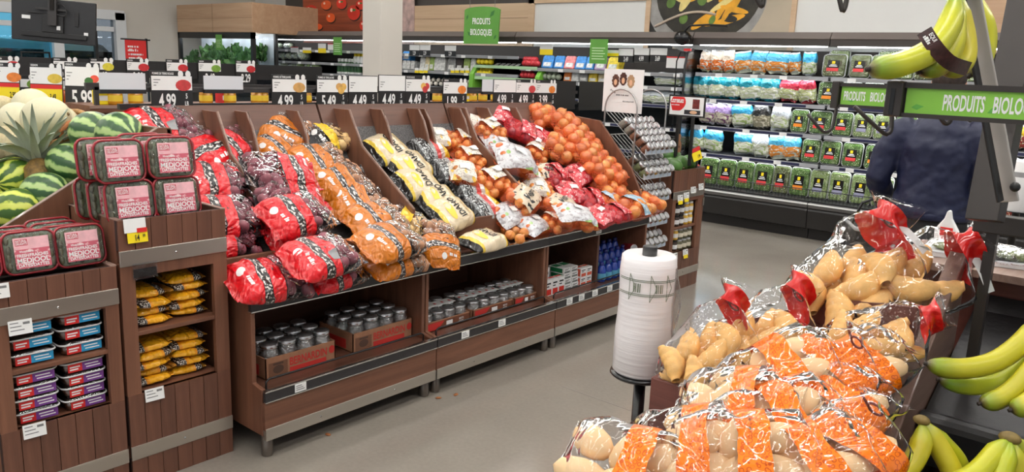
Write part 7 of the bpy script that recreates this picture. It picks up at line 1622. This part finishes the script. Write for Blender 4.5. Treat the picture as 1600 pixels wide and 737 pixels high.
# ------------------------------------------------------------------ banana table
bn = thing('banana_table', 'brown banana table with black padded liner at the right edge', 'display table', (0, 0, 0))
obj('table_body', B().box(-.41, .75, 1.2, 2.55, 0, .60), RED_WOOD, bn)
obj('back_board', B().box(-.41, .75, 2.50, 2.52, .6, 1.10), RED_WOOD, bn); obj('ledge', B().box(-.62, .75, 2.40, 2.75, 1.10, 1.12), EDGE, bn); obj('ledge_face', B().box(-.62, -.41, 2.5, 2.74, .0, 1.10), RED_WOOD, bn)
LINER = mat('black_padded_liner', srgb(38, 37, 38), .4, bump=.15, bscale=30)
def roll_edge(y, z): return [(y+.03*math.cos(a), z+.03*math.sin(a)) for a in np.linspace(2.6, -.2, 7)]
obj('liner_upper', B().prism([(2.03, .70)]+[(2.01+.028*math.cos(a), .815+.028*math.sin(a)) for a in np.linspace(PI, .3, 7)]+[(2.28, .93), (2.46, 1.0), (2.49, 1.04), (2.49, .7)], -.40, .75, 'x'), LINER, bn)
obj('liner_lower', B().prism([(1.55, .62), (1.55, .68), (1.99, .70), (1.99, .62)], -.40, .75, 'x'), LINER, bn)
obj('liner_lowest', B().prism([(1.2, .6), (1.2, .615), (1.54, .63), (1.54, .6)], -.40, .75, 'x'), LINER, bn)
def banana_mat():
    m = bpy.data.materials.new('banana_peel'); m.use_nodes = True; N, L = nt(m); p = N['Principled BSDF']; p.inputs['Roughness'].default_value = .38; p.inputs['Coat Weight'].default_value = .1
    uv = N.new('ShaderNodeUVMap'); sp = N.new('ShaderNodeSeparateXYZ'); L.new(uv.outputs[0], sp.inputs[0]); oi = N.new('ShaderNodeObjectInfo')
    r = N.new('ShaderNodeValToRGB'); cr = r.color_ramp; pts = [(0, srgb(80, 66, 40)), (.03, srgb(110, 96, 50)), (.06, srgb(164, 178, 50)), (.3, srgb(212, 196, 40)), (.75, srgb(214, 200, 48)), (.92, srgb(160, 176, 50)), (.97, srgb(120, 110, 50)), (1, srgb(60, 48, 34))]
    for i, (q, c) in enumerate(pts):
        e = cr.elements[i] if i < 2 else cr.elements.new(q); e.position = q; e.color = c
    L.new(sp.outputs[0], r.inputs[0]); tc = N.new('ShaderNodeTexCoord'); n = N.new('ShaderNodeTexNoise'); n.inputs['Scale'].default_value = 14; L.new(tc.outputs['Object'], n.inputs['Vector'])
    h = N.new('ShaderNodeHueSaturation'); mr = N.new('ShaderNodeMapRange'); mr.inputs[3].default_value = .5; mr.inputs[4].default_value = .545; L.new(oi.outputs['Random'], mr.inputs[0]); L.new(mr.outputs[0], h.inputs['Hue'])
    mv = N.new('ShaderNodeMapRange'); mv.inputs[3].default_value = .74; mv.inputs[4].default_value = .92; L.new(n.outputs['Fac'], mv.inputs[0]); L.new(mv.outputs[0], h.inputs['Value']); L.new(r.outputs[0], h.inputs['Color']); L.new(h.outputs[0], p.inputs['Base Color']); return m
PEEL = banana_mat(); CROWN = mat('banana_crown', srgb(120, 100, 50), .6, var=.3, vscale=60); TIP = mat('banana_tip', srgb(44, 34, 26), .7)
def bez(pts, n):
    pts = [np.array(p, float) for p in pts]; m = len(pts); out = []
    for i in range(n):
        t = i/(n-1)*(m-1); k = min(int(t), m-2); f = t-k; p0 = pts[max(k-1, 0)]; p1 = pts[k]; p2 = pts[k+1]; p3 = pts[min(k+2, m-1)]
        out.append(.5*((2*p1)+(-p0+p2)*f+(2*p0-5*p1+4*p2-p3)*f*f+(-p0+3*p1-3*p2+p3)*f**3))
    return np.array(out)
def banana(parent, pts, r=.020, stem=True):
    """pts from the stem end to the blossom tip"""
    n, k = 26, 10; C_ = bez([Vector(p)-parent.location for p in pts], n); P = np.zeros((n, k, 3)); up = None
    chord = C_[-1]-C_[0]; mid = C_[n//2]-(C_[0]+C_[-1])/2
    for i in range(n):
        t = i/(n-1); T = C_[min(i+1, n-1)]-C_[max(i-1, 0)]; T /= np.linalg.norm(T)+1e-9
        u = mid-T*(mid@T); u /= np.linalg.norm(u)+1e-9; s = np.cross(T, u)
        rad = r*(.34+.66*min(1, max(0, (t-.08)/.16))**.8)*(1-.72*max(0, (t-.84)/.16)**1.6)
        if t > .975: rad = r*.22
        for j in range(k):
            a = 2*PI*j/k; f = 1+.055*math.cos(5*a); P[i, j] = C_[i]+(u*math.cos(a)+s*math.sin(a))*rad*f
    o = obj('banana', B().grid(P, wrapv=True), PEEL, parent)
    tp = Vector(C_[-1]); tv_ = Vector(C_[-1]-C_[-2]).normalized(); obj('banana_tip', B().tube([tp-tv_*.003, tp+tv_*.006], [r*.24, r*.2], 7), TIP, o)
    return o
def D(x, y, d): return dep(x, y, d)
def bunch(crown, label, bans, crow_r=.018):
    t = thing('banana_bunch', label, 'bananas', crown, 0, 'bunches of bananas')
    for (pts, r) in bans: banana(t, [crown]+pts, r)
    obj('crown', B().ball((0, 0, 0), (crow_r*1.3, crow_r, crow_r*.8), 6, 10), CROWN, t); return t
h = bunch(D(1493, -22, 1.55), 'bunch of bananas hanging from the rack above the green sign', (([D(1486, 30, 1.50), D(1455, 78, 1.46), D(1405, 102, 1.44), D(1358, 108, 1.43)], .0225), ([D(1492, 30, 1.52), D(1488, 70, 1.50), D(1468, 100, 1.49), D(1437, 112, 1.48)], .021), ([D(1500, 25, 1.55), D(1508, 70, 1.54), D(1504, 98, 1.53), D(1472, 112, 1.52)], .021), ([D(1510, -5, 1.63), D(1537, 40, 1.63), D(1536, 85, 1.63), D(1515, 118, 1.62)], .0205)))
# brown band taped around the hanging bunch
tape = [D(1444, 48, 1.432), D(1462, 75, 1.424), D(1485, 98, 1.44), D(1514, 108, 1.48)]; T_ = bez(tape, 12); P = np.zeros((12, 2, 3))
for i in range(12):
    dv = Vector(T_[min(i+1, 11)]-T_[max(i-1, 0)]).normalized(); s_ = dv.cross(ray(1480, 80).normalized()).normalized()*.013
    P[i, 0] = Vector(T_[i])+s_-h.location; P[i, 1] = Vector(T_[i])-s_-h.location
tp_ = obj('label_band', B().grid(P), mat('brown_tape', srgb(66, 38, 36), .3, var=.5, vscale=90), h)
lb = B(); ctr = Vector(T_[2])-h.location; dv = Vector(T_[3]-T_[1]).normalized(); nn = -ray(1455, 60).normalized(); s_ = nn.cross(dv).normalized()
lb.text('EQUI', ctr+nn*.003+s_*.003, dv, s_, .007, sx=.8); scribble(lb, ctr+nn*.003-s_*.007, dv, s_, .007, .02, 3)
obj('lettering', lb, WHITE, tp_)
bunch(D(1640, 470, 1.72), 'bunch of greenish bananas resting on the upper black liner', (([D(1612, 520, 1.72), D(1560, 562, 1.72), D(1500, 575, 1.72), D(1448, 568, 1.73)], .0225), ([D(1620, 540, 1.76), D(1570, 592, 1.77), D(1520, 603, 1.77), D(1468, 593, 1.78)], .021), ([D(1640, 530, 1.69), D(1600, 590, 1.69), D(1565, 620, 1.69), D(1532, 630, 1.69)], .021), ([D(1650, 560, 1.66), D(1625, 610, 1.66), D(1600, 632, 1.66), D(1580, 640, 1.66)], .021)))
bunch(D(1440, 656, 1.62), 'small bunch of yellow bananas with cut crown up, lower left', (([D(1441, 690, 1.61), D(1425, 725, 1.60), D(1400, 742, 1.59), D(1372, 748, 1.58)], .021), ([D(1456, 680, 1.62), D(1478, 715, 1.61), D(1490, 745, 1.60), D(1490, 790, 1.58)], .021), ([D(1470, 690, 1.64), D(1496, 720, 1.65), D(1505, 760, 1.66), D(1500, 800, 1.66)], .020)), .013)
bunch(D(1578, 684, 1.58), 'bunch of yellow bananas with wide crown up, lower right', (([D(1558, 705, 1.57), D(1530, 735, 1.56), D(1500, 752, 1.55), D(1465, 760, 1.54)], .020), ([D(1572, 715, 1.56), D(1560, 750, 1.55), D(1540, 790, 1.54), D(1510, 815, 1.53)], .020), ([D(1586, 715, 1.57), D(1588, 755, 1.57), D(1585, 800, 1.57), D(1570, 830, 1.56)], .020), ([D(1600, 705, 1.59), D(1622, 745, 1.59), D(1632, 790, 1.60), D(1625, 820, 1.6)], .020)), .016)
# ------------------------------------------------------------------ banana rack with sign rails
rk = thing('banana_rack', 'dark metal banana rack with hooks and green PRODUITS BIOLO sign rails', 'rack', (0, 0, 0))
def rail(Y, x0, x1, zc, h, nm):
    o = obj('sign_rail', B().box(x0, x1, Y-.006, Y+.012, zc-h/2-.008, zc-h/2).box(x0, x1, Y-.006, Y+.012, zc+h/2, zc+h/2+.010).box(x0, x1, Y+.004, Y+.012, zc-h/2, zc+h/2), FRAME, rk)
    obj('green_strip', B().box(x0+.004, x1-.002, Y-.001, Y+.004, zc-h/2, zc+h/2), GREEN_L, o)
    lf = B(); rr = random.Random(3)
    for i in range(7):
        cx = x0+.012+(x1-x0)*(i+.2)/7; cz = zc+rr.uniform(-.4, .4)*h; a = rr.uniform(0, 6); L_ = h*.3
        lf.add([(cx, Y-.0014, cz), (cx+L_*math.cos(a-.4), Y-.0014, cz+L_*math.sin(a-.4)), (cx+1.6*L_*math.cos(a), Y-.0014, cz+1.6*L_*math.sin(a)), (cx+L_*math.cos(a+.4), Y-.0014, cz+L_*math.sin(a+.4))], [(0, 1, 2, 3)])
    obj('leaf_print', lf, mat('mid_green_print', srgb(96, 170, 70), .4), o)
    return o
Y1_ = 1.60
xl, xr = atY(1412, 155, Y1_).x, .42; zt_, zb_ = atY(1415, 137, Y1_).z, atY(1415, 176, Y1_).z
o = rail(Y1_, xl, xr, (zt_+zb_)/2, zt_-zb_, 0)
obj('lettering', B().text('PRODUITS', (atY(1473, 168, Y1_).x, Y1_-.002, (zt_+zb_)/2-.0135), (1, 0, 0), (0, 0, 1), .0275, sx=.37, align='l').text('BIOLOGIQUES', (atY(1552, 168, Y1_).x, Y1_-.002, (zt_+zb_)/2-.0135), (1, 0, 0), (0, 0, 1), .0275, sx=.40, align='l'), WHITE, o)
Y2_ = 2.30
xl2, xr2 = atY(1312, 150, Y2_).x, .42; zt2, zb2 = atY(1320, 135, Y2_).z, atY(1320, 163, Y2_).z
o = rail(Y2_, xl2, xr2, (zt2+zb2)/2, zt2-zb2, 1)
obj('lettering', B().text('PRODUITS', (xl2+.012, Y2_-.002, (zt2+zb2)/2-.012), (1, 0, 0), (0, 0, 1), .0245, sx=.36, align='l').text('BIOLOGIQUES', (xl2+.082, Y2_-.002, (zt2+zb2)/2-.012), (1, 0, 0), (0, 0, 1), .0245, sx=.36, align='l'), WHITE, o)
# side arm joining the two rails, end brackets and hooks
xa_ = atY(1398, 155, Y1_).x
obj('end_bracket', B().box(xa_-.014, xa_+.016, Y1_-.014, Y1_+.01, zb_-.008, zt_+.012), FRAME, rk, bev=.003)
obj('bracket_slot', B().box(xa_-.004, xa_+.003, Y1_-.0155, Y1_-.0135, zb_-.004, zt_-.002), BLACK_G, rk)
obj('end_bracket', B().box(xl2-.02, xl2+.0, Y2_-.014, Y2_+.014, zb2-.012, zt2+.014), FRAME, rk, bev=.003)
obj('side_arm', B().box(xa_-.012, xa_+.006, Y1_, Y2_, zt_+.000, zt_+.010), FRAME, rk)
for pts, d_ in (([(1262, 178), (1283, 203), (1294, 205), (1302, 195), (1308, 160), (1309, 130)], 2.28), ([(1335, 166), (1378, 206), (1388, 208), (1393, 200), (1394, 160), (1397, 140)], 1.78), ([(1308, -20), (1315, 14), (1319, 14), (1323, -2), (1324, -20)], 1.5), ([(1466, 178), (1476, 192), (1484, 190), (1488, 178)], 1.64), ([(1178, -12), (1188, 8), (1192, 6), (1194, -12)], 1.5)):
    obj('hook', B().tube(bez([D(x, y, d_) for x, y in pts], 14), .0048, 7), FRAME, rk)
obj('top_arm', B().tube([D(1170, -14, 1.5), D(1330, -22, 1.5), D(1520, -30, 1.56)], .012, 8), FRAME, rk)
def flat_bar(p0, p1, w_, th, m, nm='flat_bar'):
    p0, p1 = Vector(p0), Vector(p1); ez = (p1-p0).normalized(); nrm_ = Vector((-.35, -1, 0)); M = basis(p0, nrm_.cross(ez), ez); L_ = (p1-p0).length
    return obj(nm, B().box(-w_/2, w_/2, -th/2, th/2, 0, L_, M=M), m, rk, bev=.002)
flat_bar(D(1512, -40, 1.585), D(1578, 315, 1.62), .036, .006, FRAME_L); flat_bar(D(1612, -40, 1.80), D(1538, 345, 1.80), .074, .03, FRAME)
flat_bar(D(1497, -40, 1.575), D(1563, 315, 1.61), .006, .02, BLACK)
obj('knob', B().ball(D(1586, 292, 1.60), .010, 6, 10), BLACK, rk)
p0 = D(1522, 346, 1.93); obj('cross_bar', B().box(p0.x, .42, p0.y-.012, p0.y+.03, p0.z-.022, p0.z+.022), FRAME, rk, bev=.003)
pq = D(1550, 370, 1.95); obj('post', B().box(pq.x-.012, pq.x+.012, pq.y-.01, pq.y+.02, .6, p0.z), FRAME, rk)
obj('post', B().box(.40, .44, 1.5, 2.4, .6, .63).box(.41, .43, 1.95, 1.98, .6, 2.0), FRAME, rk)
# white paper roll and tray packs on the ledge behind
pr2 = thing('paper_roll', 'white paper roll standing behind the banana rack at the right edge', 'roll', D(1588, 330, 2.75)-Vector((0, 0, 0)))
zb3 = pr2.location.z; obj('roll_body', B().lathe([(.012, 0), (.036, 0), (.038, .004), (.038, .17), (.036, .174), (.012, .174)], 20), WHITE, pr2); obj('printed_band', B().lathe([(.0383, .12), (.0384, .122), (.0384, .135), (.0383, .137)], 20, cap=False), GREY, pr2); obj('stand', B().lathe([(0, -zb3+.0), (.05, -zb3), (.05, -zb3+.01), (.012, -zb3+.02), (.012, 0), (.045, 0)], 14), BLACK, pr2)
for i, (x, y) in enumerate(((1500, 398), (1560, 396), (1600, 398))):
    c = D(x, y, 2.5); t = thing('wrapped_tray', 'clear wrapped purple and green tray on the ledge, %s from left' % ORD[i], 'tray', (c.x+.02, 2.55, 1.121), .2); obj('tray_base', B().box(-.07, .07, -.05, .05, 0, .015), WHITE, t); obj('greens', lumpy(i+3, (.06, .04, .02), .2, 6, 10), GRN[2], t, (0, 0, .03)); obj('film_cover', B().grid(pillow(.16, .11, .06, 90+i, 20, 18, .004, 6, .03, .004, .05), wrapv=True), FILM, t)
gp = thing('snack_pouch', 'small white snack pouch with red print between person and rack', 'pouch', (D(1511, 372, 2.62).x, 2.62, 1.1205))
zg = gp.location.z; obj('pouch', B().prism([(-.028, 0), (.028, 0), (.032, .06), (.010, .095), (.004, .12), (-.004, .12), (-.010, .095), (-.032, .06)], -.012, .012, 'y'), WHITE, gp, bev=.004); obj('red_print', B().box(-.016, .018, -.0135, -.012, .045, .07), RED, gp); obj('fruit_print', B().box(-.022, .022, -.0135, -.012, .01, .04), PICS['onion'], gp)

# ------------------------------------------------------------------ person in navy jacket seen from behind
pc = dep(1452, 330, 4.55); PXY = (pc.x, pc.y)
per = thing('person', 'person in navy jacket and black trousers seen from behind at the cooler', 'person', (PXY[0], PXY[1], 0), .12)
def loft(b, secs, n=20):
    """secs: (x, y, z, rx, ry)"""
    P = np.zeros((len(secs), n, 3))
    for i, (x, y, z, rx, ry) in enumerate(secs):
        for j in range(n): a = 2*PI*j/n; P[i, j] = (x+rx*math.cos(a)*(abs(math.cos(a))**-.12 if abs(math.cos(a)) > .05 else 1), y+ry*math.sin(a), z)
    o = len(b.v); b.grid(P, wrapv=True); b.face([o+j for j in range(n)]); b.face([o+(len(secs)-1)*n+j for j in range(n)][::-1]); return b
def remesh(o, vox, sm=6, fac=.6):
    m = o.modifiers.new('remesh', 'REMESH'); m.mode = 'VOXEL'; m.voxel_size = vox; m.use_smooth_shade = True
    s = o.modifiers.new('smooth', 'SMOOTH'); s.iterations = sm; s.factor = fac; return o
SKIN = mat('skin', srgb(214, 164, 140), .5, var=.06, vscale=20)
NAVY = mat('navy_jacket', srgb(22, 28, 58), .55, var=.12, vscale=6, bump=.25, bscale=14); PANT = mat('black_trousers', srgb(22, 22, 25), .7, var=.1, vscale=8, bump=.2, bscale=20); HAIR = mat('dark_hair', srgb(46, 34, 28), .6, var=.3, vscale=60, bump=.5, bscale=90, stretch=(1, 1, .2))
body = B()
loft(body, [(0, .01, .84, .13, .09), (0, .0, .95, .14, .095), (0, 0, 1.1, .13, .09), (0, -.01, 1.28, .16, .095), (0, -.015, 1.38, .15, .08), (0, .0, 1.43, .07, .06), (0, .012, 1.47, .052, .055), (0, .02, 1.53, .05, .055)])
for s in (-1, 1):
    body.tube([(s*.085, .0, .90), (s*.095, .01, .65), (s*.10, .015, .48), (s*.105, -.01, .28), (s*.11, -.015, .09), (s*.11, .0, .05)], [.085, .075, .055, .05, .038, .04], 14)
    body.ball((s*.115, .06, .045), (.042, .13, .04), 8, 12)
    EL, WR = Vector((s*.285, -.03, 1.08)), Vector((s*.25, .16, .90))
    body.tube([(s*.15, -.01, 1.37), (s*.205, -.015, 1.34), EL, WR], [.05, .048, .038, .028], 12)
    hd = (WR-EL).normalized(); hc = WR+hd*.05; body.ball(hc, (.022, .045, .03), 8, 10)
    for f in range(4): q0 = hc+Vector((0, .03, .022-.015*f)); body.tube([q0, q0+Vector((-s*.004, .03+.004*(f == 1), -.012)), q0+Vector((-s*.012, .046+.006*(f == 1)-.008*(f == 3), -.034))], [.0095, .009, .0075], 7)
    q0 = hc+Vector((-s*.01, -.01, .018)); body.tube([q0, q0+Vector((-s*.02, .02, .012)), q0+Vector((-s*.026, .042, .006))], [.011, .010, .008], 7)
hy = .035
body.ball((0, hy, 1.615), (.076, .095, .115), 14, 18); body.ball((0, hy+.055, 1.575), (.055, .05, .06), 10, 12)
body.tube([(0, hy+.085, 1.635), (0, hy+.112, 1.60), (0, hy+.098, 1.592)], [.009, .014, .010], 8)
body.tube([(-.022, hy+.098, 1.562), (0, hy+.106, 1.564), (.022, hy+.098, 1.562)], .008, 6)
for s in (-1, 1): body.ball((s*.078, hy-.005, 1.61), (.012, .02, .032), 8, 10)
bo = remesh(obj('body', body, SKIN, per), .0085, 3, .5)
for s in (-1, 1): obj('eye', B().ball((s*.03, hy+.086, 1.632), (.013, .009, .008), 6, 8), WHITE, per)
hb = B(); hb.ball((0, hy-.012, 1.645), (.088, .10, .108), 12, 16); hb.ball((0, hy-.05, 1.57), (.07, .05, .06), 10, 12)
obj('hair', hb, HAIR, per)
jk = B()
loft(jk, [(0, .005, .87, .205, .145), (0, .0, .90, .214, .15), (0, 0, .94, .208, .145), (0, -.005, 1.02, .19, .135), (0, -.01, 1.12, .19, .135), (0, -.015, 1.26, .205, .14), (0, -.015, 1.36, .19, .12), (0, -.01, 1.41, .12, .09), (0, .0, 1.45, .078, .075), (0, .008, 1.475, .07, .07)], 24)
for s in (-1, 1):
    jk.tube([(s*.13, -.015, 1.36), (s*.20, -.02, 1.33), (s*.255, -.03, 1.21), (s*.288, -.035, 1.08), (s*.283, .03, 1.02), (s*.262, .11, .95), (s*.254, .14, .915)], [.075, .085, .078, .07, .066, .056, .046], 16)
rr = np.random.RandomState(4)
P = np.array(jk.v); jk.v = [tuple(q) for q in P]
jo = remesh(obj('jacket', jk, NAVY, per), .011, 5, .6)
tx = bpy.data.textures.new('jacket_folds', 'CLOUDS'); tx.noise_scale = .085; tx.noise_depth = 2
dm = jo.modifiers.new('folds', 'DISPLACE'); dm.texture = tx; dm.strength = .028; dm.mid_level = .5
cuff = B()
obj('hem_band', loft(B(), [(0, .005, .862, .200, .140), (0, .003, .875, .206, .146), (0, .0, .895, .208, .148), (0, 0, .905, .200, .142)], 24), mat('navy_rib', srgb(24, 30, 62), .6), per)
tr = B()
loft(tr, [(0, 0, .70, .165, .125), (0, .005, .80, .17, .125), (0, .005, .95, .16, .115), (0, .005, 1.0, .15, .11)], 20)
for s in (-1, 1): tr.tube([(s*.085, .0, .86), (s*.095, .01, .65), (s*.10, .015, .48), (s*.105, -.005, .28), (s*.11, -.012, .10), (s*.11, -.005, .045)], [.115, .10, .078, .07, .064, .066], 16)
remesh(obj('trousers', tr, PANT, per), .012, 4, .6)
for s in (-1, 1): obj('shoe', lumpy(3, (.055, .15, .05), .02, 8, 14), BLACK, per, (s*.115, .065, .046))
# shopping basket hanging from the left hand
bk = thing('shopping_basket', 'dark shopping basket with grey rim held at the person left side', 'basket', dep(1368, 352, 4.75))
bx = B(); 
rg = lambda a, c_, z: [(p[0], p[1], z) for p in rrect(a, c_, .04)]
rings = [rg(.24, .34, -.2), rg(.28, .40, -.02), rg(.29, .41, 0), rg(.27, .39, 0), rg(.23, .33, -.19)]; n = len(rings[0]); o_ = 0
for r_ in rings: bx.v += r_
for i in range(len(rings)-1):
    for j in range(n): bx.face([i*n+j, i*n+(j+1) % n, (i+1)*n+(j+1) % n, (i+1)*n+j], 0, None, True)
bx.face(list(range(n))); bx.face([4*n+j for j in range(n)])
obj('tub', bx, BLACK, bk); obj('rim', B().tube([(p[0], p[1], .0) for p in rrect(.29, .41, .04)], .010, 6, closed=True), GREY, bk); obj('handle', B().tube([(-.13, 0, 0), (-.09, 0, .13), (0, 0, .17), (.09, 0, .13), (.13, 0, 0)], .009, 7), BLACK, bk)
bk.rotation_euler = (0, 0, .5)
# dry leaf scraps on the floor beside the benches
for i, (x, y) in enumerate(((512, 679), (685, 622), (712, 617))):
    p = atZ(x, y, 0); t = tag(obj('leaf_scrap', lumpy(i, (.016, .011, .004), .4, 4, 8), mat('dry_leaf', srgb(150, 92, 50), .8), None, (p.x, p.y, .003), (0, 0, i)), 'dry brown leaf scrap on the floor, %s from the kiosk' % ORD[i], 'leaf scrap', 'leaf scraps on the floor')
